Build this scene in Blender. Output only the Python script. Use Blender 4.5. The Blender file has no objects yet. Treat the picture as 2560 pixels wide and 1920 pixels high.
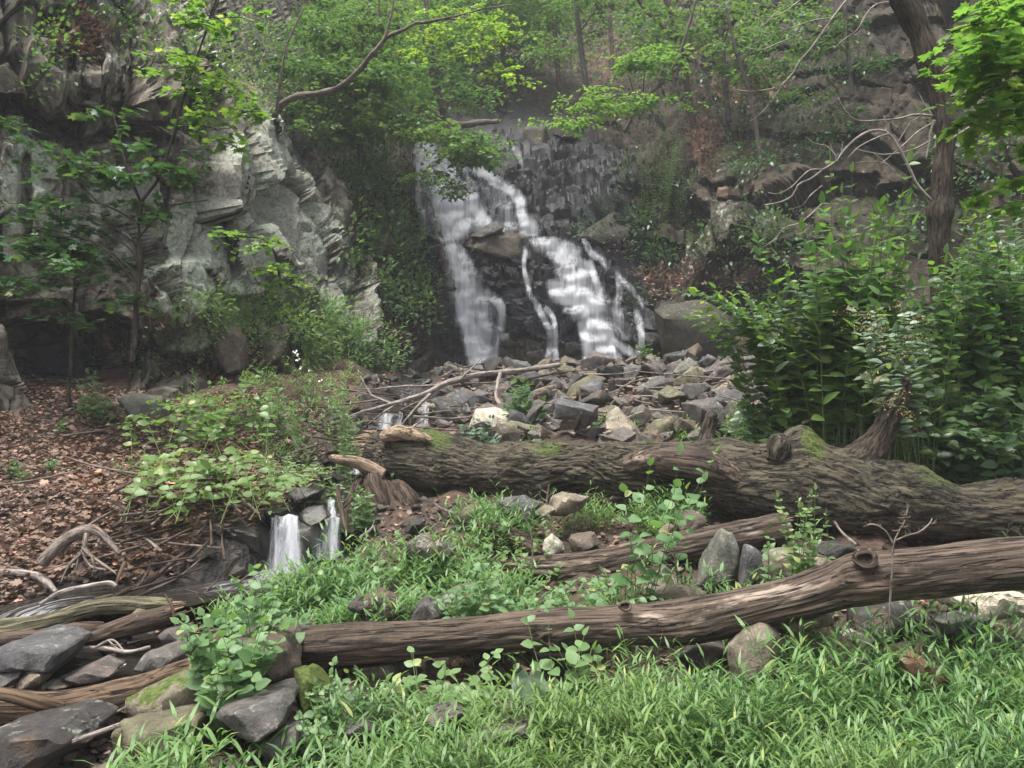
import bpy, bmesh, math, random
import numpy as np
from mathutils import Vector, Matrix

# ------------------------------------------------------------------ camera, sky, sun, exposure
scene = bpy.context.scene
F = 1900.0           # focal length in photograph pixels (photo 2560 x 1920)
EYE = 1.6
cam_data = bpy.data.cameras.new("camera")
cam_data.sensor_width = 36.0
cam_data.lens = F / 2560.0 * 36.0
cam_data.clip_start = 0.05
cam_data.clip_end = 400
cam_data.dof.use_dof = False
cam = bpy.data.objects.new("camera", cam_data)
cam.location = (0, 0, EYE)
cam.rotation_euler = (math.radians(90), 0, 0)
scene.collection.objects.link(cam)
scene.camera = cam

SUN_EL, SUN_ROT = 74.0, 230.0
world = bpy.data.worlds.new("World")
scene.world = world
world.use_nodes = True
wn = world.node_tree
wn.nodes.clear()
sky = wn.nodes.new("ShaderNodeTexSky")
sky.sky_type = 'NISHITA'
sky.sun_disc = False
sky.sun_elevation = math.radians(SUN_EL)
sky.sun_rotation = math.radians(SUN_ROT)
sky.dust_density = 3.0
hsv = wn.nodes.new("ShaderNodeHueSaturation")      # overcast: cloud light is nearly neutral
hsv.inputs["Saturation"].default_value = 0.22
bg = wn.nodes.new("ShaderNodeBackground")
bg.inputs["Strength"].default_value = 0.07
wo = wn.nodes.new("ShaderNodeOutputWorld")
wn.links.new(sky.outputs[0], hsv.inputs["Color"])
wn.links.new(hsv.outputs[0], bg.inputs[0])
wn.links.new(bg.outputs[0], wo.inputs[0])

sun_data = bpy.data.lights.new("sun", 'SUN')
sun_data.energy = 1.5
sun_data.angle = math.radians(22)
sun_data.color = (1.0, 0.96, 0.9)
sun = bpy.data.objects.new("sun", sun_data)
scene.collection.objects.link(sun)
az = math.radians(SUN_ROT)
sd = Vector((math.sin(az) * math.cos(math.radians(SUN_EL)), math.cos(az) * math.cos(math.radians(SUN_EL)), math.sin(math.radians(SUN_EL))))
sun.rotation_euler = sd.to_track_quat('Z', 'Y').to_euler()

scene.view_settings.view_transform = 'Standard'
scene.view_settings.look = 'None'
scene.view_settings.gamma = 1.0
scene.view_settings.use_curve_mapping = False
scene.view_settings.exposure = 2.4
scene.cycles.max_bounces = 6
scene.cycles.diffuse_bounces = 3
scene.cycles.glossy_bounces = 2
scene.cycles.transmission_bounces = 3
scene.cycles.transparent_max_bounces = 10
scene.cycles.volume_bounces = 0
scene.cycles.use_denoising = True

# ------------------------------------------------------------------ helpers
col = scene.collection
R = np.random.RandomState(11)
random.seed(5)


def W(px, py, Y):
    """world point seen at photograph pixel (px, py) at distance Y"""
    return np.array([(px - 1280.0) / F * Y, Y, EYE - (py - 960.0) / F * Y])


# enlarged views of the photograph the shapes were measured in
VIEW = {'1': (0, 1200, 2.3044), '2': (850, 1200, 2.3044), '3': (1660, 1200, 2.3044), 'A': (0, 0, 2.4578), 'B': (800, 0, 2.4578),
        'C': (1660, 0, 2.4578), 'D': (0, 600, 2.4578), 'E': (850, 600, 2.4578), 'F': (1660, 600, 2.4578), 'P': (0, 0, 1.0), 'O': (0, 0, 0.8641)}


def V(view, x, y):
    ox, oy, s = VIEW[view]
    return ox + x / s, oy + y / s


def tag(o, label=None, cat=None, group=None, kind=None):
    if label: o['label'] = label
    if cat: o['category'] = cat
    if group: o['group'] = group
    if kind: o['kind'] = kind
    return o


def empty(name, loc, label=None, cat=None, group=None):
    o = bpy.data.objects.new(name, None)
    o.empty_display_size = 0.1
    col.objects.link(o)
    o.location = Vector([float(a) for a in loc])
    tag(o, label, cat, group)
    return o


def mesh_data(name, verts, faces, mat, smooth=True, attrs=None):
    verts = np.ascontiguousarray(verts, dtype=np.float32)
    me = bpy.data.meshes.new(name)
    me.vertices.add(len(verts))
    me.vertices.foreach_set("co", verts.ravel())
    if not isinstance(faces, (list, tuple)):
        faces = [faces]
    faces = [np.asarray(f, dtype=np.int32) for f in faces if len(f)]
    loops = np.concatenate([f.ravel() for f in faces])
    tot = np.concatenate([np.full(len(f), f.shape[1], dtype=np.int32) for f in faces])
    start = np.concatenate([[0], np.cumsum(tot)[:-1]]).astype(np.int32)
    me.loops.add(len(loops))
    me.loops.foreach_set("vertex_index", loops)
    me.polygons.add(len(tot))
    me.polygons.foreach_set("loop_start", start)
    me.polygons.foreach_set("use_smooth", np.full(len(tot), smooth, dtype=bool))
    if attrs:
        for k, a in attrs.items():
            a = np.asarray(a, dtype=np.float32)
            if a.ndim == 1:
                at = me.attributes.new(k, 'FLOAT', 'POINT')
                at.data.foreach_set("value", a)
            else:
                at = me.attributes.new(k, 'FLOAT_VECTOR', 'POINT')
                at.data.foreach_set("vector", a.ravel())
    me.update(calc_edges=True)
    me.validate()
    for m in (mat if isinstance(mat, (list, tuple)) else [mat]):
        me.materials.append(m)
    return me


def obj(name, verts, faces, mat, parent=None, loc=None, smooth=True, attrs=None):
    verts = np.asarray(verts, dtype=np.float64)
    if parent is not None:
        off = np.array(parent['_org']) if '_org' in parent else np.array(parent.location)
        verts = verts - off
    elif loc is not None:
        verts = verts - np.array(loc)
    me = mesh_data(name, verts, faces, mat, smooth, attrs)
    o = bpy.data.objects.new(name, me)
    col.objects.link(o)
    if parent is not None:
        o.parent = parent
    elif loc is not None:
        o.location = Vector([float(a) for a in loc])
    return o


# ------------------------------------------------------------------ noise
def _hash(ix, iy, iz, s):
    with np.errstate(over='ignore'):
        h = (ix.astype(np.uint32) * np.uint32(374761393) + iy.astype(np.uint32) * np.uint32(668265263)
             + iz.astype(np.uint32) * np.uint32(2246822519) + np.uint32((s * 3266489917) & 0xffffffff))
        h = (h ^ (h >> np.uint32(13))) * np.uint32(1274126177)
        h = (h ^ (h >> np.uint32(15))) * np.uint32(2654435761)
        return h ^ (h >> np.uint32(16))


_G = np.array([[1, 1, 0], [-1, 1, 0], [1, -1, 0], [-1, -1, 0], [1, 0, 1], [-1, 0, 1], [1, 0, -1], [-1, 0, -1],
               [0, 1, 1], [0, -1, 1], [0, 1, -1], [0, -1, -1], [1, 1, 0], [-1, 1, 0], [0, -1, 1], [0, -1, -1]], dtype=np.float32)


def perlin(p, seed=0):
    p = np.asarray(p, dtype=np.float32)
    i = np.floor(p).astype(np.int64)
    f = p - i
    u = f * f * f * (f * (f * 6 - 15) + 10)
    out = 0
    for dx in (0, 1):
        wx = u[:, 0] if dx else 1 - u[:, 0]
        for dy in (0, 1):
            wy = u[:, 1] if dy else 1 - u[:, 1]
            for dz in (0, 1):
                wz = u[:, 2] if dz else 1 - u[:, 2]
                g = _G[_hash(i[:, 0] + dx, i[:, 1] + dy, i[:, 2] + dz, seed) & np.uint32(15)]
                d = g[:, 0] * (f[:, 0] - dx) + g[:, 1] * (f[:, 1] - dy) + g[:, 2] * (f[:, 2] - dz)
                out = out + wx * wy * wz * d
    return out


def fbm(p, octv=4, seed=0, gain=0.5):
    a, s, out = 1.0, 1.0, 0
    for k in range(octv):
        out = out + a * perlin(np.asarray(p) * s + 17.3 * k, seed + k)
        a *= gain
        s *= 2.03
    return out


def facets(p, cell, seed, tilt):
    """fractured rock: each Voronoi cell has its own offset and its own tilted plane. -> offset, border closeness, cell random"""
    q = np.asarray(p, dtype=np.float32) / np.asarray(cell, dtype=np.float32)
    i = np.floor(q).astype(np.int64)
    n = len(q)
    f1 = np.full(n, 1e9, np.float32)
    f2 = np.full(n, 1e9, np.float32)
    off = np.zeros(n, np.float32)
    cr = np.zeros(n, np.float32)
    k = 1.0 / 4294967296.0
    for dx in (-1, 0, 1):
        for dy in (-1, 0, 1):
            for dz in (-1, 0, 1):
                c = [i[:, 0] + dx, i[:, 1] + dy, i[:, 2] + dz]
                r1 = _hash(c[0], c[1], c[2], seed)
                a = (r1 & np.uint32(1023)).astype(np.float32) / 1023
                b = ((r1 >> np.uint32(10)) & np.uint32(1023)).astype(np.float32) / 1023
                e = ((r1 >> np.uint32(20)) & np.uint32(1023)).astype(np.float32) / 1023
                dX = q[:, 0] - (c[0] + a)
                dY = q[:, 1] - (c[1] + b)
                dZ = q[:, 2] - (c[2] + e)
                d = dX * dX + dY * dY + dZ * dZ
                near = d < f1
                f2 = np.where(near, f1, np.minimum(f2, d))
                f1 = np.where(near, d, f1)
                r2 = _hash(c[0], c[1], c[2], seed + 77)
                h = (r2 & np.uint32(1023)).astype(np.float32) / 1023 - .5
                tx = ((r2 >> np.uint32(10)) & np.uint32(1023)).astype(np.float32) / 1023 - .5
                tz = ((r2 >> np.uint32(20)) & np.uint32(1023)).astype(np.float32) / 1023 - .5
                o = h + tilt * 2 * (tx * dX + tz * dZ)
                off = np.where(near, o, off)
                cr = np.where(near, (tx + .5 + h + .5) % 1.0, cr)
    edge = np.sqrt(f2) - np.sqrt(f1)
    return off, edge, cr


def sstep(a, b, x):
    t = np.clip((x - a) / (b - a), 0, 1)
    return t * t * (3 - 2 * t)


def tps_fit(xy, v):
    xy = np.asarray(xy, float)
    n = len(xy)
    d = np.linalg.norm(xy[:, None] - xy[None], axis=2)
    K = np.where(d > 0, d * d * np.log(d + 1e-12), 0)
    A = np.zeros((n + 3, n + 3))
    A[:n, :n] = K + np.eye(n) * 1e-3
    A[:n, n] = 1
    A[:n, n + 1:] = xy
    A[n:, :n] = A[:n, n:].T
    s = np.linalg.solve(A, np.concatenate([v, [0, 0, 0]]))
    return xy, s


def tps_eval(fit, x, y):
    c, s = fit
    n = len(c)
    out = s[n] + s[n + 1] * x + s[n + 2] * y
    for k in range(n):
        d2 = (x - c[k, 0]) ** 2 + (y - c[k, 1]) ** 2
        out = out + s[k] * 0.5 * d2 * np.log(d2 + 1e-12)
    return out


def spline(pts, n):
    """Catmull-Rom through rows of pts, n samples"""
    pts = np.asarray(pts, float)
    if len(pts) == 2:
        t = np.linspace(0, 1, n)[:, None]
        return pts[0] * (1 - t) + pts[1] * t
    P = np.vstack([2 * pts[0] - pts[1], pts, 2 * pts[-1] - pts[-2]])
    L = np.linalg.norm(np.diff(pts[:, :3], axis=0), axis=1) + 1e-6
    cum = np.concatenate([[0], np.cumsum(L)])
    s = np.linspace(0, cum[-1], n)
    k = np.clip(np.searchsorted(cum, s, side='right') - 1, 0, len(pts) - 2)
    t = ((s - cum[k]) / L[k])[:, None]
    p0, p1, p2, p3 = P[k], P[k + 1], P[k + 2], P[k + 3]
    return 0.5 * (2 * p1 + (p2 - p0) * t + (2 * p0 - 5 * p1 + 4 * p2 - p3) * t * t + (3 * p1 - p0 - 3 * p2 + p3) * t ** 3)


def tube(path, rad, seg=8, disp=None, cap=True):
    """path (N,3), rad (N,) -> verts, [quads, tris], flow attribute (straightened coordinates)"""
    path = np.asarray(path, float)
    n = len(path)
    rad = np.broadcast_to(np.asarray(rad, float), (n,))
    T = np.gradient(path, axis=0)
    T /= np.linalg.norm(T, axis=1)[:, None] + 1e-9
    up = np.array([0, 0, 1.0])
    if abs(T[:, 2]).mean() > 0.7:
        up = np.array([0, 1.0, 0])
    S = np.cross(T, up)
    S /= np.linalg.norm(S, axis=1)[:, None] + 1e-9
    U = np.cross(S, T)
    th = np.linspace(0, 2 * np.pi, seg, endpoint=False)
    s = np.concatenate([[0], np.cumsum(np.linalg.norm(np.diff(path, axis=0), axis=1))])
    C, D = np.cos(th), np.sin(th)
    dirs = S[:, None] * C[None, :, None] + U[:, None] * D[None, :, None]
    rr = np.repeat(rad[:, None], seg, 1)
    flow = np.stack([np.repeat(s[:, None], seg, 1), rr * C[None], rr * D[None]], axis=2)
    if disp is not None:
        rr = rr + disp(flow.reshape(-1, 3), np.tile(th, n), np.repeat(s, seg)).reshape(n, seg)
    v = (path[:, None] + dirs * rr[:, :, None]).reshape(-1, 3)
    a = (np.arange(n - 1)[:, None] * seg + np.arange(seg)[None])
    b = (np.arange(n - 1)[:, None] * seg + (np.arange(seg)[None] + 1) % seg)
    q = np.stack([a, b, b + seg, a + seg], axis=2).reshape(-1, 4)
    fl = flow.reshape(-1, 3)
    tris = np.zeros((0, 3), int)
    if cap:
        v = np.vstack([v, path[0] - T[0] * rad[0] * .2, path[-1] + T[-1] * rad[-1] * .2])
        fl = np.vstack([fl, [s[0], 0, 0], [s[-1], 0, 0]])
        i0, i1 = n * seg, n * seg + 1
        k = np.arange(seg)
        tris = np.vstack([np.stack([np.full(seg, i0), (k + 1) % seg, k], 1),
                          np.stack([np.full(seg, i1), (n - 1) * seg + k, (n - 1) * seg + (k + 1) % seg], 1)])
    return v, [q, tris], fl


def merge(parts):
    """parts: list of (verts, [quads, tris], flow)"""
    vs, qs, ts, fs, o = [], [], [], [], 0
    for v, f, fl in parts:
        vs.append(v); fs.append(fl)
        for g in f:
            if len(g):
                (qs if g.shape[1] == 4 else ts).append(g + o)
        o += len(v)
    return np.vstack(vs), [np.vstack(qs) if qs else np.zeros((0, 4), int), np.vstack(ts) if ts else np.zeros((0, 3), int)], np.vstack(fs)

# ------------------------------------------------------------------ materials
class NT:
    def __init__(s, name):
        s.m = bpy.data.materials.new(name)
        s.m.use_nodes = True
        s.t = s.m.node_tree
        s.t.nodes.clear()
        s.out = s.t.nodes.new("ShaderNodeOutputMaterial")

    def n(s, kind, **kw):
        nd = s.t.nodes.new("ShaderNode" + kind)
        for k, v in kw.items():
            if k.startswith('_'):
                setattr(nd, k[1:], v)
            else:
                key = k.replace('__', ' ')
                s.put(nd.inputs[int(key[1:])] if key[0] == 'i' and key[1:].isdigit() else nd.inputs[key], v)
        return nd

    def put(s, inp, v):
        if hasattr(v, 'links') or isinstance(v, bpy.types.NodeSocket):
            s.t.links.new(v, inp)
        elif isinstance(v, bpy.types.Node):
            s.t.links.new(v.outputs[0], inp)
        else:
            if isinstance(v, (tuple, list)) and len(v) == 3 and inp.type == 'RGBA':
                v = (*v, 1)
            inp.default_value = v

    def math(s, op, a, b=0.0, clamp=False):
        nd = s.t.nodes.new("ShaderNodeMath")
        nd.operation = op
        nd.use_clamp = clamp
        s.put(nd.inputs[0], a)
        s.put(nd.inputs[1], b)
        return nd.outputs[0]

    def rng(s, x, a, b, c=0.0, d=1.0):
        nd = s.t.nodes.new("ShaderNodeMapRange")
        nd.interpolation_type = 'SMOOTHSTEP'
        s.put(nd.inputs[0], x)
        for i, v in enumerate((a, b, c, d)):
            nd.inputs[1 + i].default_value = v
        return nd.outputs[0]

    def mix(s, f, a, b, blend='MIX'):
        nd = s.t.nodes.new("ShaderNodeMix")
        nd.data_type = 'RGBA'
        nd.blend_type = blend
        s.put(nd.inputs[0], f)
        s.put(nd.inputs[6], a)
        s.put(nd.inputs[7], b)
        return nd.outputs[2]

    def noise(s, vec, scale, detail=4.0, rough=0.55, dist=0.0):
        nd = s.t.nodes.new("ShaderNodeTexNoise")
        if vec is not None: s.put(nd.inputs['Vector'], vec)
        nd.inputs['Scale'].default_value = scale
        nd.inputs['Detail'].default_value = detail
        nd.inputs['Roughness'].default_value = rough
        nd.inputs['Distortion'].default_value = dist
        return nd.outputs[0]

    def voro(s, vec, scale, out=0, feature='F1'):
        nd = s.t.nodes.new("ShaderNodeTexVoronoi")
        nd.feature = feature
        s.put(nd.inputs['Vector'], vec)
        nd.inputs['Scale'].default_value = scale
        return nd.outputs[out]

    def scale(s, vec, xyz):
        nd = s.t.nodes.new("ShaderNodeVectorMath")
        nd.operation = 'MULTIPLY'
        s.put(nd.inputs[0], vec)
        nd.inputs[1].default_value = xyz
        return nd.outputs[0]

    def attr(s, name, out=2):
        nd = s.t.nodes.new("ShaderNodeAttribute")
        nd.attribute_name = name
        return nd.outputs[out]

    def pos(s):
        return s.t.nodes.new("ShaderNodeNewGeometry").outputs['Position']

    def objc(s):
        return s.t.nodes.new("ShaderNodeTexCoord").outputs['Object']

    def upness(s):
        g = s.t.nodes.new("ShaderNodeNewGeometry")
        x = s.t.nodes.new("ShaderNodeSeparateXYZ")
        s.t.links.new(g.outputs['Normal'], x.inputs[0])
        return x.outputs[2]

    def bump(s, h, strength, dist):
        nd = s.t.nodes.new("ShaderNodeBump")
        nd.inputs['Strength'].default_value = strength
        nd.inputs['Distance'].default_value = dist
        s.put(nd.inputs['Height'], h)
        return nd.outputs[0]

    def pbr(s, colr, rough=0.8, normal=None, spec=0.3):
        b = s.t.nodes.new("ShaderNodeBsdfPrincipled")
        s.put(b.inputs['Base Color'], colr)
        s.put(b.inputs['Roughness'], rough)
        b.inputs['Specular IOR Level'].default_value = spec
        if normal is not None: s.put(b.inputs['Normal'], normal)
        return b

    def done(s, shader):
        s.t.links.new(shader.outputs[0] if isinstance(shader, bpy.types.Node) else shader, s.out.inputs['Surface'])
        return s.m


def mat_cliff():
    n = NT("cliff_rock")
    p = n.pos()
    big = n.noise(p, 0.9, 6, .6)
    mid = n.noise(p, 3.3, 7, .65)
    fine = n.noise(p, 17, 6, .7)
    cell = n.attr('cellr')
    streak = n.noise(n.scale(p, (5, 5, .8)), 1.0, 5, .6)
    base = n.mix(n.rng(mid, .35, .65), (.075, .068, .054), (.205, .182, .142))
    base = n.mix(n.rng(n.math('ADD', cell, n.math('MULTIPLY', mid, .5)), .85, 1.12), base, (.165, .132, .092))       # weathered ochre blocks
    base = n.mix(n.rng(n.math('ADD', n.math('MULTIPLY', streak, 1.0), n.math('MULTIPLY', fine, .25)), .58, .76), base, (.045, .038, .032))
    base = n.mix(n.attr('shade_tone'), n.mix(1.0, base, (.27, .25, .21), 'MULTIPLY'), base)  # canopy shade on falls, right wall and hillside painted into the rock colour
    lich = n.attr('lichen')
    lm = n.math('ADD', n.math('ADD', lich, n.math('MULTIPLY', n.math('SUBTRACT', mid, .5), 1.6)), n.math('MULTIPLY', n.math('SUBTRACT', cell, .5), .55))
    lm = n.math('ADD', lm, n.math('MULTIPLY', n.math('SUBTRACT', fine, .5), .9))
    lc = n.mix(n.rng(fine, .35, .65), (.19, .205, .165), (.37, .40, .325))
    lc = n.mix(n.rng(big, .4, .6), lc, n.mix(n.rng(fine, .3, .7), (.15, .15, .125), (.29, .285, .24)))
    base = n.mix(n.rng(lm, .36, .82), base, lc)
    soil = n.math('ADD', n.attr('soil'), n.math('MULTIPLY', n.math('SUBTRACT', mid, .5), 1.1))
    vn = n.t.nodes.new("ShaderNodeTexVoronoi")
    n.put(vn.inputs['Vector'], p)
    vn.inputs['Scale'].default_value = 9
    leafc = n.t.nodes.new("ShaderNodeValToRGB")
    n.put(leafc.inputs[0], vn.outputs[1])
    leafc.color_ramp.elements[0].color = (.03, .02, .015, 1)
    leafc.color_ramp.elements[1].color = (.15, .082, .055, 1)
    base = n.mix(n.rng(soil, .45, .62), base, leafc.outputs[0])
    moss = n.math('ADD', n.math('ADD', n.attr('moss'), n.math('MULTIPLY', n.math('SUBTRACT', n.noise(p, 2.1, 6, .7), .5), 1.8)), n.math('MULTIPLY', n.upness(), .2))
    base = n.mix(n.rng(moss, .5, .75), base, n.mix(n.rng(fine, .3, .7), (.014, .03, .007), (.05, .085, .018)))
    wet = n.attr('wet')
    wm = n.rng(n.math('ADD', wet, n.math('MULTIPLY', n.math('SUBTRACT', mid, .5), .9)), .35, .65)
    base = n.mix(wm, base, n.mix(n.rng(fine, .35, .7), (.009, .009, .010), (.036, .036, .039)))
    h = n.math('ADD', n.math('MULTIPLY', mid, .6), n.math('MULTIPLY', fine, .35))
    
    rough = n.math('SUBTRACT', .85, n.math('MULTIPLY', wm, .28))
    return n.done(n.pbr(base, rough, n.bump(h, .8, .06), .22))


def mat_rock():
    n = NT("loose_rock")
    p = n.pos()
    oi = n.t.nodes.new("ShaderNodeObjectInfo")
    mid = n.noise(p, 7, 6, .65)
    fine = n.noise(p, 45, 5, .7)
    c = n.mix(n.rng(mid, .3, .7), n.mix(1.0, oi.outputs['Color'], (.58, .56, .54), 'MULTIPLY'), n.mix(1.0, oi.outputs['Color'], (1.18, 1.12, 1.06), 'MULTIPLY'))
    c = n.mix(n.rng(fine, .5, .75), c, n.mix(1.0, c, (1.8, 1.8, 1.7), 'MULTIPLY'))
    c = n.mix(n.rng(n.noise(p, 19, 6, .75), .52, .68, 0, .75), c, n.mix(1.0, c, (.45, .44, .42), 'MULTIPLY'))
    stain = n.noise(p, 3.1, 5, .6)
    c = n.mix(n.rng(stain, .56, .72, 0, .7), c, (.13, .088, .055))                 # rusty weathering
    g = n.t.nodes.new("ShaderNodeNewGeometry")
    c = n.mix(n.rng(g.outputs['Pointiness'], .52, .60, 0, .6), c, n.mix(1.0, c, (1.8, 1.75, 1.6), 'MULTIPLY'))
    lich = n.math('ADD', n.noise(p, 11, 6, .75), n.math('MULTIPLY', n.upness(), .05))
    c = n.mix(n.rng(lich, .60, .70, 0, .65), c, (.25, .27, .22))
    ma = n.math('MULTIPLY', n.math('SUBTRACT', 1.0, oi.outputs['Alpha']), 1.0)
    mm = n.math('ADD', n.math('ADD', ma, n.math('MULTIPLY', n.upness(), .22)), n.math('MULTIPLY', n.math('SUBTRACT', mid, .5), 1.4))
    c = n.mix(n.rng(mm, .62, .8), c, n.mix(n.rng(fine, .3, .7), (.022, .04, .008), (.10, .13, .022)))
    h = n.math('ADD', n.math('MULTIPLY', mid, .7), n.math('MULTIPLY', fine, .3))
    return n.done(n.pbr(c, .78, n.bump(h, 1.0, .045)))


def mat_wetrock():
    n = NT("wet_rock")
    p = n.pos()
    mid = n.noise(p, 6, 6, .65)
    fine = n.noise(p, 40, 5, .7)
    c = n.mix(n.rng(mid, .35, .7), (.012, .012, .012), (.05, .045, .038))
    c = n.mix(n.rng(n.noise(p, 3, 5, .7), .55, .7), c, (.03, .04, .015))
    h = n.math('ADD', n.math('MULTIPLY', mid, .7), n.math('MULTIPLY', fine, .3))
    return n.done(n.pbr(c, n.rng(mid, .3, .7, .2, .5), n.bump(h, .8, .03), .5))


def mat_ground():
    n = NT("forest_floor")
    p = n.pos()
    mid = n.noise(p, 2.2, 6, .65)
    vn = n.t.nodes.new("ShaderNodeTexVoronoi")
    n.put(vn.inputs['Vector'], n.scale(p, (1, 1.3, 1)))
    vn.inputs['Scale'].default_value = 16
    rp = n.t.nodes.new("ShaderNodeValToRGB")
    n.put(rp.inputs[0], vn.outputs[1])
    rp.color_ramp.elements[0].color = (.022, .014, .010, 1)
    rp.color_ramp.elements[1].color = (.115, .070, .050, 1)
    dirt = n.mix(n.rng(n.noise(p, 30, 5, .7), .3, .7), (.018, .013, .010), (.06, .045, .033))
    c = n.mix(n.rng(n.math('ADD', n.attr('litter'), n.math('MULTIPLY', n.math('SUBTRACT', mid, .5), .8)), .35, .65), dirt, rp.outputs[0])
    wet = n.rng(n.math('ADD', n.attr('wet'), n.math('MULTIPLY', n.math('SUBTRACT', mid, .5), .5)), .35, .7)
    c = n.mix(wet, c, n.mix(n.rng(mid, .3, .7), (.006, .005, .005), (.025, .02, .016)))
    h = n.math('ADD', n.math('MULTIPLY', vn.outputs[0], .6), n.math('MULTIPLY', n.noise(p, 22, 5, .7), .6))
    return n.done(n.pbr(c, n.math('SUBTRACT', .9, n.math('MULTIPLY', wet, .55)), n.bump(h, 1.0, .03)))


def mat_leaf(name, dark, light, trans=0.35, rough=.45, spec=.35, tcol=None):
    n = NT(name)
    g = n.t.nodes.new("ShaderNodeNewGeometry")
    oi = n.t.nodes.new("ShaderNodeObjectInfo")
    r = n.math('FRACT', n.math('ADD', g.outputs['Random Per Island'], oi.outputs['Random']))
    big = n.noise(n.pos(), 1.3, 3, .5)
    f = n.math('ADD', n.math('MULTIPLY', r, .75), n.math('MULTIPLY', n.math('SUBTRACT', big, .5), 1.1), True)
    c = n.mix(f, dark, light)
    c = n.mix(n.rng(n.noise(n.pos(), .45, 2, .5), .42, .62, 0, .5), c, tuple(.5 * (a + b) * k for a, b, k in zip(dark, light, (1.25, 1.0, .8))))
    c = n.mix(n.rng(r, .94, .97, 0, .6), c, tuple(min(1, x) for x in (light[0] * 2.0, light[1] * 1.25, light[2] * 1.1)))
    b = n.pbr(c, rough, None, spec)
    tr = n.t.nodes.new("ShaderNodeBsdfTranslucent")
    n.put(tr.inputs[0], n.mix(1.0, c, tcol or (1.5, 1.6, .7), 'MULTIPLY'))
    ms = n.t.nodes.new("ShaderNodeMixShader")
    ms.inputs[0].default_value = trans
    n.t.links.new(b.outputs[0], ms.inputs[1])
    n.t.links.new(tr.outputs[0], ms.inputs[2])
    return n.done(ms)


def mat_bark(name, dark, light, moss=0.0, groove=34, along=3.2, mosscol=(.065, .088, .020), rough=.85, bumpd=.02, pale=None):
    """wood or bark that follows the log: attribute 'flow' holds straightened coordinates"""
    n = NT(name)
    fl = n.attr('flow', 1)
    q = n.scale(fl, (along, groove, groove))
    g1 = n.noise(q, 1.0, 6, .6, .6)
    crk = n.noise(n.scale(fl, (along * .5, groove * .55, groove * .55)), 1.0, 4, .55, .4)
    big = n.noise(fl, 2.6, 5, .6)
    fine = n.noise(fl, 60, 5, .7)
    c = n.mix(n.rng(g1, .35, .66), dark, light)
    c = n.mix(n.rng(big, .5, .72, 0, .6), c, tuple(.45 * x for x in dark))
    c = n.mix(n.rng(fine, .5, .8, 0, .5), c, tuple(min(1, 1.5 * x) for x in light))
    if pale:
        c = n.mix(n.rng(n.noise(n.scale(fl, (2.2, 9, 9)), 1.0, 5, .65), .57, .70, 0, .8), c, pale)
    ck = n.rng(n.math('ABSOLUTE', n.math('SUBTRACT', crk, .5)), .0, .022)
    c = n.mix(ck, tuple(.12 * x for x in dark), c)
    mm = n.math('ADD', n.attr('moss'), n.math('MULTIPLY', n.math('SUBTRACT', n.noise(n.pos(), 9, 6, .75), .5), 1.6))
    c = n.mix(n.rng(mm, .45, .95), c, n.mix(n.rng(fine, .3, .7), tuple(.35 * x for x in mosscol), tuple(1.25 * x for x in mosscol)))
    h = n.math('ADD', n.math('MULTIPLY', g1, .8), n.math('MULTIPLY', ck, .5))
    h = n.math('ADD', h, n.math('MULTIPLY', fine, .15))
    return n.done(n.pbr(c, rough, n.bump(h, .9, bumpd), .25))


def mat_water_fall(name, fx, fz):
    n = NT(name)
    p = n.pos()
    st = n.noise(n.scale(p, (15 * fx, 6 * fx, .55 * fz)), 1.0, 6, .7, .1)
    st2 = n.noise(n.scale(p, (5 * fx, 3 * fx, .6 * fz)), 1.0, 4, .6)
    w = n.attr('flowmask')
    a = n.math('ADD', n.math('MULTIPLY', w, 1.3), n.math('MULTIPLY', n.math('SUBTRACT', st, .5), 1.5))
    a = n.math('ADD', a, n.math('MULTIPLY', n.math('SUBTRACT', st2, .5), 1.6))
    a = n.math('MULTIPLY', n.rng(a, .0, 1.75, 0, .93), n.rng(w, .02, .4))
    b = n.pbr((.50, .51, .54), .5, None, .2)
    tl = n.t.nodes.new("ShaderNodeBsdfTranslucent")
    tl.inputs[0].default_value = (.5, .51, .54, 1)
    m1 = n.t.nodes.new("ShaderNodeMixShader")
    m1.inputs[0].default_value = .25
    n.t.links.new(b.outputs[0], m1.inputs[1])
    n.t.links.new(tl.outputs[0], m1.inputs[2])
    tr = n.t.nodes.new("ShaderNodeBsdfTransparent")
    m2 = n.t.nodes.new("ShaderNodeMixShader")
    n.put(m2.inputs[0], a)
    n.t.links.new(tr.outputs[0], m2.inputs[1])
    n.t.links.new(m1.outputs[0], m2.inputs[2])
    return n.done(m2)


def mat_stream():
    n = NT("stream_water")
    p = n.pos()
    fl = n.attr('flow', 1)
    st = n.noise(n.scale(fl, (2.5, 26, 26)), 1.0, 5, .65, .5)
    foam = n.attr('flowmask')
    f = n.rng(n.math('ADD', foam, n.math('MULTIPLY', n.math('SUBTRACT', st, .5), 1.7)), .5, 1.1, 0, .85)
    c = n.mix(f, (.018, .016, .013), (.45, .46, .48))
    rough = n.rng(f, 0, 1, .08, .5)
    nd = n.pbr(c, rough, n.bump(n.noise(n.scale(fl, (3, 12, 12)), 1.0, 4, .6), .5, .02), .5)
    return n.done(nd)


def mat_plain(name, dark, light, scale=20, rough=.8):
    n = NT(name)
    c = n.mix(n.rng(n.noise(n.pos(), scale, 5, .65), .3, .7), dark, light)
    return n.done(n.pbr(c, rough, n.bump(n.noise(n.pos(), scale * 2, 4, .6), .4, .01)))


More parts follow.
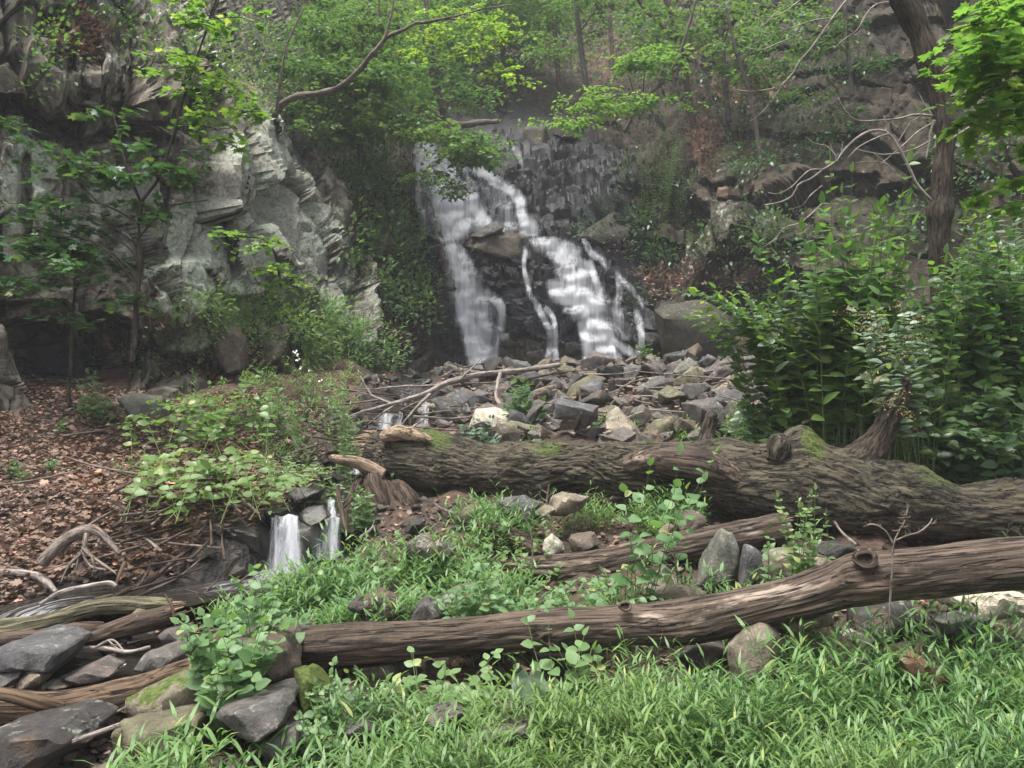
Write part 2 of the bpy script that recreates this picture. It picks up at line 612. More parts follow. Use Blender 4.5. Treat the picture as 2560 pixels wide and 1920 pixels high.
M = dict(
    cliff=mat_cliff(), rock=mat_rock(), wetrock=mat_wetrock(), ground=mat_ground(),
    grass=mat_leaf("grass_blade", (.080, .165, .052), (.185, .31, .110), .40, .45, .35, (1.15, 1.35, .8)),
    bright=mat_leaf("bright_leaf", (.07, .150, .035), (.15, .27, .085), .52, .38, .45),
    yellow=mat_leaf("yellow_green_leaf", (.12, .21, .05), (.22, .32, .09), .5),
    mid=mat_leaf("mid_green_leaf", (.050, .112, .040), (.12, .21, .078), .42, .36, .5),
    deep=mat_leaf("deep_green_leaf", (.030, .078, .032), (.075, .150, .062), .28, .38, .5),
    far=mat_leaf("far_leaf", (.045, .100, .04), (.11, .20, .075), .4, .5, .3),
    grey=mat_leaf("grey_green_leaf", (.07, .125, .08), (.19, .27, .19), .25, .4, .5, (1.1, 1.2, .8)),
    pale=mat_leaf("pale_leaf", (.09, .175, .070), (.18, .29, .13), .4, .45),
    litter=mat_leaf("dry_leaf", (.075, .056, .046), (.27, .21, .172), .12, .75, .15, (1.3, 1.0, .8)),
    tan=mat_plain("seed_head", (.16, .12, .05), (.30, .23, .11), 40),
    white=mat_plain("petal", (.6, .6, .58), (.8, .8, .78), 40),
    bark_big=mat_bark("furrowed_bark", (.012, .010, .007), (.088, .074, .050), groove=26, along=5, bumpd=.035),
    wood=mat_bark("weathered_wood", (.018, .013, .010), (.105, .076, .056), groove=46, along=2.2, bumpd=.012, pale=(.30, .24, .19)),
    wood_olive=mat_bark("olive_wood", (.035, .031, .018), (.155, .14, .085), groove=60, along=1.6, bumpd=.012),
    wood_tan=mat_bark("tan_wood", (.030, .019, .012), (.130, .086, .055), groove=40, along=1.6, bumpd=.010),
    wood_dark=mat_bark("dark_wood", (.022, .015, .011), (.085, .058, .042), groove=46, along=3, bumpd=.012),
    wood_raw=mat_bark("broken_wood", (.13, .085, .055), (.33, .25, .18), groove=70, along=4, bumpd=.015),
    trunk=mat_bark("trunk_bark", (.017, .013, .009), (.072, .056, .040), groove=42, along=6, bumpd=.015),
    trunk_far=mat_bark("far_trunk_bark", (.045, .038, .032), (.12, .10, .085), groove=30, along=6, bumpd=.01),
    twig=mat_bark("twig_bark", (.07, .052, .042), (.20, .165, .14), groove=80, along=10, bumpd=.004),
    twig_pale=mat_bark("pale_twig", (.13, .108, .095), (.30, .26, .23), groove=80, along=10, bumpd=.003),
    stem=mat_plain("green_stem", (.06, .09, .03), (.13, .17, .06), 30),
    fall=mat_water_fall("falling_water", 1, 1), chute=mat_water_fall("small_fall_water", 3.4, 2.2), stream=mat_stream(),
    hollow_dark=mat_plain("dark_hollow", (.006, .004, .003), (.03, .02, .013), 60, .95),
    moss=mat_plain("moss", (.03, .05, .008), (.13, .17, .03), 60, .95),
)

# ------------------------------------------------------------------ ground
GP = []
for y, z in [(0.5, -.3), (2, -.3), (3, -.27), (3.7, -.22), (4.4, -.10), (5, .06), (5.6, .19), (6.3, .36), (7, .5), (8, .74), (9, .95), (12, 1.32), (15, 1.68), (18, 1.93), (21, 2.0), (30, 2.4)]:
    GP.append((0.5 + .02 * y, y, z))
    GP.append((.42 * y, y + .15, z + .03))
GP += [(6, 2, 0), (7, 5, .3), (7, 9, 1.15), (8, 13, 1.8), (11, 9, 1.4), (11, 15, 2.3), (20, 15, 3), (30, 25, 5), (5, 12, 1.45), (5.5, 16, 2.0),
       (-1.5, 3.2, -.26), (-1.2, 4.4, -.1), (-2.2, 3.4, -.28), (-3, 4.0, -.2), (-2.4, 4.5, -.06), (-3.1, 5.2, .06), (-2.3, 5.5, .08), (-1.8, 5.9, .10), (-1.2, 5.8, .2),
       (-1.8, 6.45, .47), (-1.5, 6.9, .5), (-2.3, 6.4, .50), (-3.5, 6.1, .42), (-3.7, 5.4, .18), (-5, 6, .5), (-4.2, 8, .82), (-2.8, 8, .80), (-1.7, 8, .60), (-6, 8, .95), (-5.3, 10, 1.28), (-6.5, 9.6, 1.3),
       (-1.7, 11, 1.05), (-3, 10.5, 1.2), (-5, 11.3, 1.40), (-3, 13, 1.6), (-2.1, 17, 1.85), (-4, 16, 2.2), (-1.2, 7, .48), (-6, 4, .2), (-8, 5, .6), (-10, 9, 1.6), (-20, 12, 3), (-30, 25, 5), (-12, 20, 4)]
GP = np.array(GP)
gfit = tps_fit(GP[:, :2], GP[:, 2])
STREAM = np.array([(-2.0, 17.6, 1.86), (-1.9, 14, 1.5), (-1.75, 11.4, 1.22), (-1.7, 10.6, .98), (-1.8, 9, .76), (-1.7, 8, .62), (-1.6, 7.0, .50), (-1.72, 6.3, .47)])
STREAM2 = np.array([(-1.70, 6.0, .13), (-1.95, 5.75, .12), (-2.45, 5.4, .11), (-3.1, 5.15, .09), (-3.0, 4.75, .03), (-2.2, 4.45, -.03), (-2.6, 3.9, -.12)])


def gz(x, y, detail=True):
    x = np.atleast_1d(np.asarray(x, float))
    y = np.atleast_1d(np.asarray(y, float))
    z = tps_eval(gfit, x, y)
    for S, wid, dep in ((spline(STREAM, 60), .45, .20), (spline(STREAM2, 50), .30, .16)):
        d2 = np.full(x.shape, 1e9)
        for s in S:
            d2 = np.minimum(d2, (x - s[0]) ** 2 + (y - s[1]) ** 2)
        z = z - dep * np.exp(-d2 / wid ** 2)
    if detail:
        p = np.stack([x, y, x * 0], 1)
        k = np.clip(y / 8, .4, 1.6)
        z = z + .16 * k * fbm(p * .9, 3, 5) + .05 * fbm(p * 4.5, 3, 9)
        # undercut bank above the lower stream
        bx = np.exp(-((x + 2.6) / 1.1) ** 2)
        z = z + bx * .18 * (sstep(5.75, 6.15, y + .12 * np.sin(x * 5)) - sstep(6.15, 7.4, y))
    return z


def stream_dist(x, y):
    d2 = np.full(np.shape(x), 1e9)
    for s in np.vstack([spline(STREAM, 60), spline(STREAM2, 50)]):
        d2 = np.minimum(d2, (x - s[0]) ** 2 + (y - s[1]) ** 2)
    return np.sqrt(d2)


def g1(x, y):
    return float(gz(x, y)[0])


def build_ground():
    ny, nx = 400, 400
    y = np.exp(np.linspace(math.log(.6), math.log(34), ny))
    u = np.linspace(-1, 1, nx)
    u = u * (.55 + .45 * u * u)
    X = u[None] * (1.25 * y[:, None] + 2.5)
    Y = np.repeat(y[:, None], nx, 1)
    x, yy = X.ravel(), Y.ravel()
    z = gz(x, yy)
    sd_ = stream_dist(x, yy)
    wet = np.exp(-(sd_ / .55) ** 2)
    px = 1280 + x / yy * F
    litter = np.where(px < 900, 1.0, .45)
    a = np.arange(ny - 1)[:, None] * nx + np.arange(nx - 1)[None]
    q = np.stack([a, a + 1, a + nx + 1, a + nx], 2).reshape(-1, 4)
    o = obj("ground", np.stack([x, yy, z], 1), q, M['ground'], attrs={'litter': litter, 'wet': wet})
    tag(o, kind='structure')


build_ground()

# ------------------------------------------------------------------ cliffs, waterfall face and hillside as one relief, cut into three pieces
DC = [(-900, 1000, 6.5), (-900, 0, 7), (-900, -700, 9), (-400, 1000, 8), (-400, 400, 8.5), (0, 1020, 10), (0, 500, 10.3), (0, 0, 10.8), (0, -600, 12.5),
      (300, 1000, 11.3), (300, 500, 11.7), (300, 0, 12.5), (300, -600, 16), (500, 960, 12.6), (500, 500, 13.2), (500, 0, 15), (500, -600, 22), (700, 960, 14.2), (700, 600, 15),
      (700, 300, 16.6), (700, 60, 22), (700, -300, 28), (900, 960, 16.2), (900, 600, 17.5), (900, 420, 20), (900, 200, 26), (900, 0, 32), (900, -500, 42),
      (1100, 1000, 17.6), (1100, 930, 18), (1100, 700, 19.2), (1100, 600, 20), (1100, 450, 21.6), (1100, 350, 23.5), (1400, 1000, 17.6), (1400, 920, 18), (1400, 650, 19.7), (1400, 600, 20.3), (1400, 500, 22), (1400, 350, 24.5),
      (1600, 1000, 17.4), (1600, 900, 17.8), (1600, 650, 19.5), (1600, 450, 21.5), (1200, 250, 28), (1200, 100, 33), (1200, -100, 40), (1200, -600, 50), (1500, 200, 30), (1500, 0, 36), (1500, -600, 46),
      (1700, 1000, 17), (1700, 850, 17.3), (1700, 600, 19), (1700, 300, 24), (1700, 100, 28), (1700, -300, 34), (1900, 1000, 15.4), (1900, 900, 15.8), (1900, 650, 17), (1900, 400, 19.5), (1900, 200, 23),
      (1900, 0, 26), (1900, -600, 33), (2200, 1000, 13.5), (2200, 900, 13.8), (2200, 600, 15), (2200, 300, 17.5), (2200, 0, 19), (2200, -600, 24), (2560, 1050, 11.5), (2560, 800, 12.2), (2560, 500, 13), (2560, 200, 14.5),
      (2560, 0, 16), (2560, -600, 20), (3000, 1000, 9.5), (3000, 400, 11), (3400, 1000, 8.5), (3400, -600, 14)]
DC = np.array(DC, float)
dfit = tps_fit(DC[:, :2] / 500.0, DC[:, 2])
# hollows (+) and bulges (-) : centre, half sizes, metres
HOLLOW = [(150, 900, 210, 115, 1.6), (60, 800, 120, 60, .6), (330, 790, 60, 90, -.7), (470, 760, 100, 130, -.8), (30, 262, 90, 26, .8), (150, 300, 60, 34, .7), (300, 340, 110, 24, .5), (230, 150, 40, 60, -.4), (300, 240, 30, 80, .35), (420, 240, 50, 60, -.4), (110, 180, 60, 90, -.7), (200, 90, 120, 80, .5),
          (250, 200, 90, 50, -.4), (380, 190, 60, 60, -.35), (480, 600, 70, 220, -.7), (650, 480, 40, 260, -.8), (735, 380, 60, 110, .8), (760, 660, 90, 130, -.5), (600, 640, 40, 110, -.4), (545, 620, 30, 90, .6),
          (40, 500, 30, 160, -.5), (90, 500, 16, 130, .4), (130, 560, 30, 100, -.3), (330, 400, 30, 190, .35), (420, 330, 45, 120, -.35), (250, 560, 60, 60, -.3), (590, 480, 22, 120, .4), (560, 330, 40, 60, -.3), (620, 860, 50, 60, -.5), (900, 800, 80, 120, -.6), (960, 620, 70, 160, .5),
          (1700, 400, 160, 110, -.9), (1600, 560, 90, 40, -.7), (1480, 380, 90, 60, .9), (1320, 320, 90, 60, .5), (1960, 560, 110, 60, -.6), (1800, 560, 60, 110, -.5), (1860, 480, 50, 60, -.6),
          (2150, 350, 210, 90, -.5), (2000, 760, 260, 60, .7), (1750, 830, 150, 60, -.5), (2300, 130, 200, 90, -.6), (2250, 480, 200, 40, .7)]


def blob(px, py, cx, cy, rx, ry, p=4):
    d = (np.abs((px - cx) / rx) ** p + np.abs((py - cy) / ry) ** p) ** (1 / p)
    return 1 - sstep(.86, 1.06, d)


def gauss(px, py, L):
    out = np.zeros(np.shape(px))
    for cx, cy, rx, ry, a in L:
        out = np.maximum(out, a * np.exp(-(((px - cx) / rx) ** 2 + ((py - cy) / ry) ** 2)))
    return out


LICHEN = [(150, 420, 120, 60, .5), (300, 620, 90, 60, .4), (60, 330, 60, 90, .45), (330, 480, 120, 120, .5), (380, 560, 60, 60, .5), (600, 520, 110, 90, .5), (780, 620, 60, 110, .5), (470, 60, 90, 90, .5), (90, 20, 90, 50, .5), (840, 860, 60, 60, .5), (250, 560, 100, 100, .5), (110, 480, 150, 160, .62), (60, 620, 140, 60, .55), (280, 180, 80, 90, .35), (480, 620, 90, 190, .75), (540, 400, 90, 130, .55), (600, 700, 90, 120, .7), (700, 550, 120, 170, .7), (690, 400, 60, 150, .7), (860, 720, 90, 170, .6),
          (500, 850, 60, 60, .4), (230, 40, 110, 50, .55), (320, 330, 100, 60, .4), (1530, 560, 90, 40, .6), (1440, 400, 80, 120, .33), (1830, 560, 90, 70, .5), (1720, 620, 80, 60, .5), (1380, 240, 80, 50, .35), (1700, 700, 60, 50, .3),
          (1560, 440, 80, 80, .3), (380, 30, 60, 60, .5), (820, 560, 60, 100, .5), (1450, 640, 120, 30, .35)]
WET_DARKZ = [(1180, 480, 190, 190, 1.1), (1360, 420, 200, 140, 1.05), (1560, 620, 120, 90, .8), (1250, 330, 200, 70, 1.1), (1460, 470, 150, 130, 1.1), (1330, 560, 200, 60, 1.0), (1200, 720, 130, 240, 1.1), (1400, 720, 240, 180, 1.15), (1500, 560, 120, 90, .8), (1600, 800, 110, 110, .8), (1060, 600, 60, 160, .9), (1000, 900, 70, 60, .6), (150, 900, 170, 90, .75),
        (735, 390, 45, 70, .7), (1350, 330, 90, 50, .7), (60, 290, 90, 26, .5), (230, 345, 100, 22, .45)]  # left-cliff entries only blacken its hollows and the overhang
SOILZ = [(190, 95, 90, 45, .95), (1750, 330, 70, 120, .65), (1650, 700, 110, 45, .8), (1800, 780, 150, 40, .5), (1250, 120, 200, 110, .55), (1500, 130, 200, 150, .6), (1880, 220, 140, 70, .75), (400, 720, 40, 40, .5), (500, 910, 120, 40, .85),
         (1000, 250, 150, 90, .5), (1750, 100, 200, 200, .5), (300, 870, 90, 25, .6), (720, 130, 80, 90, .4), (2000, 700, 150, 40, .5), (1560, 330, 60, 60, .5), (2150, 220, 80, 40, .5), (900, 170, 200, 120, .5), (1200, -300, 700, 300, .6), (560, 930, 150, 50, .8)]
MOSSZ = [(430, 830, 80, 90, .65), (1780, 800, 60, 30, .6), (830, 750, 90, 130, .35), (1120, 560, 60, 20, .5), (920, 880, 60, 60, .4), (2200, 100, 130, 90, .25), (350, 640, 50, 50, .3), (200, 800, 150, 20, .4)]


def relief(px, py, fine=True, water=False):
    """displaced world position of the cliff relief; px, py arrays"""
    px = np.asarray(px, float); py = np.asarray(py, float)
    sh = px.shape
    px, py = px.ravel(), py.ravel()
    Y0 = tps_eval(dfit, px / 500.0, py / 500.0)
    # coordinates on the face itself (arc length along the wall, height), so fracture blocks are not sheared
    xs_, zs_ = (px - 1280) / F * Y0, EYE - (py - 960) / F * Y0
    lft = 1 - sstep(850, 1100, px)
    face_ = np.stack([lft * (xs_ * .55 + Y0 * .85) + (1 - lft) * (xs_ - .35 * Y0 * sstep(1600, 1850, px)), 0 * xs_ + .37, zs_], 1)
    wv = np.stack([perlin(face_ * .8, 3), 0 * xs_, perlin(face_ * .8 + 9, 4)], 1) * .25
    o1, e1, c1 = facets(face_ + wv, (1.15, 9, 2.6), 21, .75)
    oR, eR, cR = facets(face_ @ np.array([[.9, 0, .43], [0, 1, 0], [-.43, 0, .9]]) + wv, (4.2, 9, 1.9), 27, .5)
    o2, e2, c2 = facets(face_ + wv, (.5, 9, .85), 22, .85)
    o4, e4, c4 = facets(face_ + wv, (.8, 9, .24), 24, .5)
    o3, e3, c3 = facets(face_ + wv * .4, (.2, 9, .24), 23, .8)
    Y = Y0 + 0
    jx, jy = 34 * (c2 - .5), 40 * (c1 - .5)
    for cx, cy, rx, ry, a in HOLLOW:
        Y = Y + .6 * a * blob(px + jx, py + jy, cx, cy, rx, ry, 3)
    x = (px - 1280) / F * Y
    z = EYE - (py - 960) / F * Y
    P_ = np.stack([x, Y, z], 1)
    # outward direction from the smooth surface: towards the viewer and a little upward
    e = 6.0
    Yx = tps_eval(dfit, (px + e) / 500.0, py / 500.0)
    Yy = tps_eval(dfit, px / 500.0, (py + e) / 500.0)
    ax = np.stack([(px + e - 1280) / F * Yx, Yx, EYE - (py - 960) / F * Yx], 1)
    ay = np.stack([(px - 1280) / F * Yy, Yy, EYE - (py + e - 960) / F * Yy], 1)
    b = np.stack([(px - 1280) / F * tps_eval(dfit, px / 500.0, py / 500.0), tps_eval(dfit, px / 500.0, py / 500.0), EYE - (py - 960) / F * tps_eval(dfit, px / 500.0, py / 500.0)], 1)
    N = np.cross(ax - b, ay - b)
    N /= np.linalg.norm(N, axis=1)[:, None] + 1e-9
    N *= np.where(N[:, 1] > 0, -1, 1)[:, None]
    # styles
    fall = sstep(960, 1040, px) * (1 - sstep(1560, 1700, px)) * sstep(300, 380, py)
    left = 1 - sstep(850, 1050, px)
    right = sstep(1500, 1700, px)
    soil = np.clip(gauss(px, py, SOILZ), 0, 1)
    hill = (1 - sstep(180, 400, py)) * sstep(650, 850, px) * (1 - .6 * sstep(1800, 2000, px))
    d = np.zeros(len(px))
    steps = z / .62 + .9 * fbm(np.stack([x * .9, Y * .2, z * .25], 1), 3, 31) + .35 * np.floor(x / .9 + .4 * np.sin(z * 2)) * 1.37
    fr = steps - np.floor(steps)
    stair = np.where(fr < .86, fr / .86, (1 - fr) / .14)
    if water:
        stair = sstep(0, 1, stair) * .7
    d += left * (.85 * o1 + .17 * o2 - .16 * (1 - sstep(0, .07, e1)) - .06 * (1 - sstep(0, .08, e2)))
    d += right * (1 - hill * .3) * (.85 * oR + .16 * o1 + .04 * o2 - .22 * (1 - sstep(0, .04, eR)) - .05 * (1 - sstep(0, .05, e1)))
    d += fall * (.38 * stair)
    if not water:
        d += fall * (.16 * o4 + .06 * o2)
    d += hill * (.35 * o1 + .2 * o2)
    if fine:
        d += (.035 + .02 * left + .035 * fall - .015 * right) * o3 - .008 * (1 - sstep(0, .1, e3))
        d += (.05 - .025 * left) * fbm(P_ * 3.1, 4, 41) + .12 * soil * fbm(P_ * 1.5, 3, 42)
    vw = b / (np.linalg.norm(b - np.array([0, 0, EYE]), axis=1)[:, None] + 1e-9) - np.array([0, 0, EYE]) / (np.linalg.norm(b - np.array([0, 0, EYE]), axis=1)[:, None] + 1e-9)
    graze = np.abs((N * vw).sum(1))
    d = d * (.25 + .75 * sstep(.12, .55, graze))
    if water:
        d += .10
    Pd = P_ + N * d[:, None]
    return Pd.reshape(sh + (3,)), N.reshape(sh + (3,)), c2.reshape(sh) * .6 + c1.reshape(sh) * .4


def axis_steps(lo, a, b, hi, fine, coarse):
    return np.concatenate([np.arange(lo, a, coarse), np.arange(a, b, fine), np.arange(b, hi + coarse, coarse)])


def build_relief():
    xs = axis_steps(-880, -60, 2620, 3380, 4.2, 26)
    ys = axis_steps(-640, -40, 1060, 1130, 4.2, 22)
    PX, PY = np.meshgrid(xs, ys)
    P_, N, cr = relief(PX, PY)
    px, py = PX.ravel(), PY.ravel()
    v = P_.reshape(-1, 3)
    wob = 40 * fbm(v * .5, 3, 51)
    A = dict(lichen=gauss(px, py, LICHEN) * np.where(px < 1050, 1.55, .85), wet=gauss(px, py, WET_DARKZ), soil=gauss(px, py, SOILZ), moss=gauss(px, py, MOSSZ), cellr=cr.ravel(),
             shade_tone=np.clip(1 - sstep(780, 1050, px) - sstep(-100, 150, px - 700) * (1 - sstep(150, 400, py)), 0, 1))
    ny, nx = PX.shape
    a = (np.arange(ny - 1)[:, None] * nx + np.arange(nx - 1)[None]).ravel()
    q = np.stack([a, a + nx, a + nx + 1, a + 1], 1)
    cx, cy = px[a] + wob[a], py[a] + wob[a]
    fall = (cx > 1010) & (cx < 1650) & (cy > 330)
    left = (~fall) & (cx < 1010) & ~((cx > 680 + (cy - 0) * .55) & (cy < 420))
    rest = ~(fall | left)
    rcliff = rest & (cx > 1300) & (cy > 330 - (cx - 1300) * .25)
    hill = rest & ~rcliff
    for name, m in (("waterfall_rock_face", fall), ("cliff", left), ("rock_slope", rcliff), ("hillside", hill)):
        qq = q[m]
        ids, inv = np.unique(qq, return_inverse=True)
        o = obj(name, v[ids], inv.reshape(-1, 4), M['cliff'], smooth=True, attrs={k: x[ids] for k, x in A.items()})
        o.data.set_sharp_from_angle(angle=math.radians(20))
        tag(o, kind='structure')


build_relief()

# ------------------------------------------------------------------ the falling water
def stroke_mask(px, py, strokes):
    """strokes: (view, [(x, y, halfwidth, strength), ...])"""
    out = np.zeros(px.shape)
    for view, pts in strokes:
        s = VIEW[view][2]
        P_ = np.array([(*V(view, a, b), c / s, d) for a, b, c, d in pts])
        n = max(8, int(np.abs(np.diff(P_[:, 1])).sum() / 5) + 4)
        sp = spline(np.column_stack([P_[:, 0], P_[:, 1], P_[:, 0] * 0, P_[:, 2], P_[:, 3]]), n)
        for x, y, _, w, k in sp:
            w = w * 1.15; k = k * (1.25 if y < 600 else 1.05)
            yy = np.abs(py - y) < 24
            d = ((px[yy] - x) / max(w, 1)) ** 2
            dv = ((py[yy] - y) / 11.0) ** 2
            out[yy] = np.maximum(out[yy], k * np.exp(-d ** 1.6 - dv))
    return out


UPPER = [('B', [(640, 850, 40, .5), (670, 920, 75, .8), (690, 1000, 100, .8), (740, 1070, 90, .8), (770, 1130, 90, .75), (790, 1200, 100, .9), (820, 1300, 130, .85), (830, 1400, 120, .8), (790, 1470, 70, .6)]),
         ('B', [(720, 920, 30, .9), (770, 1010, 30, 1.0), (820, 1070, 30, .9)]),
         ('B', [(880, 1130, 30, .6), (930, 1200, 40, .8), (960, 1290, 45, .9), (1000, 1360, 50, .9), (1000, 1420, 60, .6)]),
         ('B', [(600, 1000, 18, .6), (610, 1240, 20, .5), (630, 1330, 25, .6), (640, 1430, 30, .5)]),
         ('B', [(835, 890, 14, .6), (870, 960, 30, .9), (930, 990, 34, .8), (960, 1040, 50, .75), (1030, 1080, 40, .9), (1110, 1140, 44, .8), (1180, 1180, 40, .9), (1230, 1240, 30, 1.0), (1235, 1320, 30, .9), (1270, 1370, 50, .8), (1290, 1430, 60, .65)]),
         ('B', [(860, 980, 14, .6), (890, 1060, 20, .5), (930, 1120, 24, .4)]),
         ('B', [(1150, 1170, 24, .55), (1150, 1300, 22, .5), (1150, 1420, 34, .55)]),
         ('B', [(700, 1000, 60, .5), (800, 1180, 170, .45), (860, 1320, 190, .4), (880, 1450, 170, .35)]),
         ('B', [(1000, 1120, 90, .35), (1120, 1260, 110, .35), (1200, 1400, 110, .4)]),
         ('B', [(1190, 910, 14, .3), (1225, 960, 16, .4), (1245, 1060, 14, .3), (1270, 1110, 30, .2)])]
LOWERL = [('E', [(680, 35, 35, .9), (715, 90, 62, .95), (740, 160, 76, .8), (760, 230, 84, .85), (780, 300, 96, .9), (800, 350, 110, .95), (830, 430, 110, .85), (840, 520, 100, 1.0), (850, 620, 84, 1.0), (865, 720, 70, 1.0), (880, 860, 66, .95)]),
          ('E', [(900, 320, 24, .7), (960, 380, 34, .8), (995, 440, 26, .75), (985, 540, 30, .55), (960, 600, 34, .6), (945, 700, 24, .8), (945, 820, 22, .7)]),
          ('E', [(1010, 590, 30, .6), (975, 600, 20, .6)]),
          ('E', [(730, 330, 34, .95), (750, 450, 34, 1.05), (780, 560, 30, 1.0), (800, 700, 30, .9)])]
LOWERR = [('E', [(1270, 5, 90, .85), (1340, 50, 110, .9), (1390, 110, 90, .75), (1430, 160, 95, .8), (1455, 240, 110, .85), (1470, 320, 130, .8), (1500, 400, 140, .9), (1550, 470, 110, .8), (1590, 560, 90, .85), (1610, 660, 90, .8), (1620, 770, 100, .8)]),
          ('E', [(1520, 145, 30, 1.0), (1555, 210, 24, 1.0), (1580, 290, 24, .9), (1600, 370, 30, .8)]),
          ('E', [(1340, 270, 60, .9), (1330, 330, 40, .9), (1420, 380, 90, 1.0), (1530, 410, 90, 1.0)]),
          ('E', [(1480, 520, 22, 1.0), (1510, 600, 30, 1.0), (1525, 700, 30, .95), (1530, 780, 34, .9)]),
          ('E', [(1590, 540, 24, 1.0), (1640, 620, 26, 1.0), (1690, 700, 24, .9), (1720, 780, 30, .8)]),
          ('E', [(1670, 615, 20, .9), (1740, 665, 18, 1.0), (1810, 705, 18, 1.05), (1845, 755, 18, .9)]),
          ('E', [(1690, 420, 60, .45), (1720, 520, 70, .4), (1750, 600, 70, .35)]),
          ('E', [(1820, 440, 22, .5), (1845, 540, 22, .6), (1850, 640, 18, .7), (1825, 700, 20, .9)]),
          ('E', [(1500, 0, 16, .6), (1540, 80, 18, .75), (1600, 110, 20, .6), (1640, 170, 16, .5)]),
          ('E', [(1700, 200, 10, .6), (1740, 260, 12, .6), (1800, 310, 12, .5), (1860, 400, 10, .5)]),
          ('E', [(1700, 240, 10, .5), (1720, 320, 22, .45), (1700, 400, 30, .4)]),
          ('E', [(1140, 75, 12, .9), (1130, 160, 12, .6), (1150, 260, 12, .8), (1170, 340, 16, .8), (1220, 420, 16, .8), (1260, 500, 18, .7), (1290, 580, 24, .6), (1290, 670, 26, .6), (1290, 750, 34, .6)]),
          ('E', [(1270, 430, 14, .7), (1310, 480, 14, .7), (1325, 580, 14, .8), (1325, 680, 14, .75), (1330, 750, 18, .7)]),
          ('E', [(1340, 200, 24, .3), (1420, 210, 60, .4)])]


def build_fall(name, label, strokes, x0, x1, y0, y1):
    xs = np.arange(x0, x1, 3.4)
    ys = np.arange(y0, y1, 4.6)
    PX, PY = np.meshgrid(xs, ys)
    m = stroke_mask(PX.ravel(), PY.ravel(), strokes)
    ny, nx = PX.shape
    FX, FY = np.meshgrid(np.arange(x0 - 30, x1 + 30, 2.2), np.arange(y0 - 40, y1 + 40, 2.6))
    Pr = relief(FX, FY)[0].reshape(-1, 3)
    ix = np.round((1280 + Pr[:, 0] / Pr[:, 1] * F - x0) / 3.4).astype(int)
    iy = np.round((960 - (Pr[:, 2] - EYE) / Pr[:, 1] * F - y0) / 4.6).astype(int)
    ok = (ix >= 0) & (ix < nx) & (iy >= 0) & (iy < ny)
    Ym = np.full((ny, nx), 1e9)
    np.minimum.at(Ym, (iy[ok], ix[ok]), Pr[ok, 1])
    Ym = np.where(Ym > 1e8, tps_eval(dfit, PX / 500.0, PY / 500.0), Ym)
    Yq = np.pad(Ym, 3, mode='edge')
    Ym = np.min([Yq[i:i + ny, j:j + nx] for i in range(7) for j in range(7)], axis=0)
    Yq = np.pad(Ym, 1, mode='edge')
    Ym = np.mean([Yq[i:i + ny, j:j + nx] for i in range(3) for j in range(3)], axis=0) - .05
    Pf = np.stack([((PX - 1280) / F * Ym).ravel(), Ym.ravel(), (EYE - (PY - 960) / F * Ym).ravel()], 1)
    a = (np.arange(ny - 1)[:, None] * nx + np.arange(nx - 1)[None]).ravel()
    q = np.stack([a, a + nx, a + nx + 1, a + 1], 1)
    keep = m[q].max(1) > .05
    qq = q[keep]
    ids, inv = np.unique(qq, return_inverse=True)
    o = obj(name, Pf[ids], inv.reshape(-1, 4), M['fall'], attrs={'flowmask': m[ids]})
    tag(o, label, None, None, 'structure')


build_fall("waterfall", "upper tier of silky white water falling to the middle ledge", UPPER, 1010, 1380, 330, 625)
build_fall("waterfall", "narrow left plunge of the lower tier of the waterfall", LOWERL, 1090, 1290, 605, 965)
build_fall("waterfall", "wide right cascade of the lower tier spreading over dark rock", LOWERR, 1280, 1640, 590, 930)

# ------------------------------------------------------------------ rocks
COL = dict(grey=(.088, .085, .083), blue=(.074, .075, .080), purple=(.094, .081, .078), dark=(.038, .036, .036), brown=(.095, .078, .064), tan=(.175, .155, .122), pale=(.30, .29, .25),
           olive=(.115, .11, .072), green=(.12, .125, .108), rust=(.17, .10, .065), cream=(.40, .37, .31))


def rock_from_points(pts, seed, rough=.05, cuts=2):
    bm = bmesh.new()
    for p in pts:
        bm.verts.new([float(a) for a in p])
    bmesh.ops.convex_hull(bm, input=bm.verts)
    bmesh.ops.delete(bm, geom=[v for v in bm.verts if not v.link_faces], context='VERTS')
    bmesh.ops.dissolve_limit(bm, angle_limit=math.radians(9), verts=bm.verts, edges=bm.edges)
    dim = np.ptp(np.array([v.co[:] for v in bm.verts]), axis=0)
    size = float(dim.mean())
    bmesh.ops.bevel(bm, geom=list(bm.edges), offset=size * .022, segments=1, affect='EDGES', clamp_overlap=True)
    bmesh.ops.triangulate(bm, faces=bm.faces)
    for _ in range(cuts):
        long = [e for e in bm.edges if e.calc_length() > size * (.22 if _ == 0 else .12)]
        if long:
            bmesh.ops.subdivide_edges(bm, edges=long, cuts=1)
            bmesh.ops.triangulate(bm, faces=[f for f in bm.faces if len(f.verts) > 3])
    v = np.array([x.co[:] for x in bm.verts])
    bm.verts.index_update()
    f = np.array([[x.index for x in g.verts] for g in bm.faces])
    bm.free()
    c = v.mean(0)
    d = v - c
    r = np.linalg.norm(d, axis=1)[:, None] + 1e-9
    off, e, _ = facets(v / size * 1.0 + seed * 3.7, (.42, .42, .3), seed, .8)
    k = rough * size * (fbm(v / size * 3.2 + seed * 7.1, 3, seed) * .9 + .55 * off)
    return v + d / r * k[:, None], f


def finish_rock(o, angle=32):
    o.data.set_sharp_from_angle(angle=math.radians(angle))


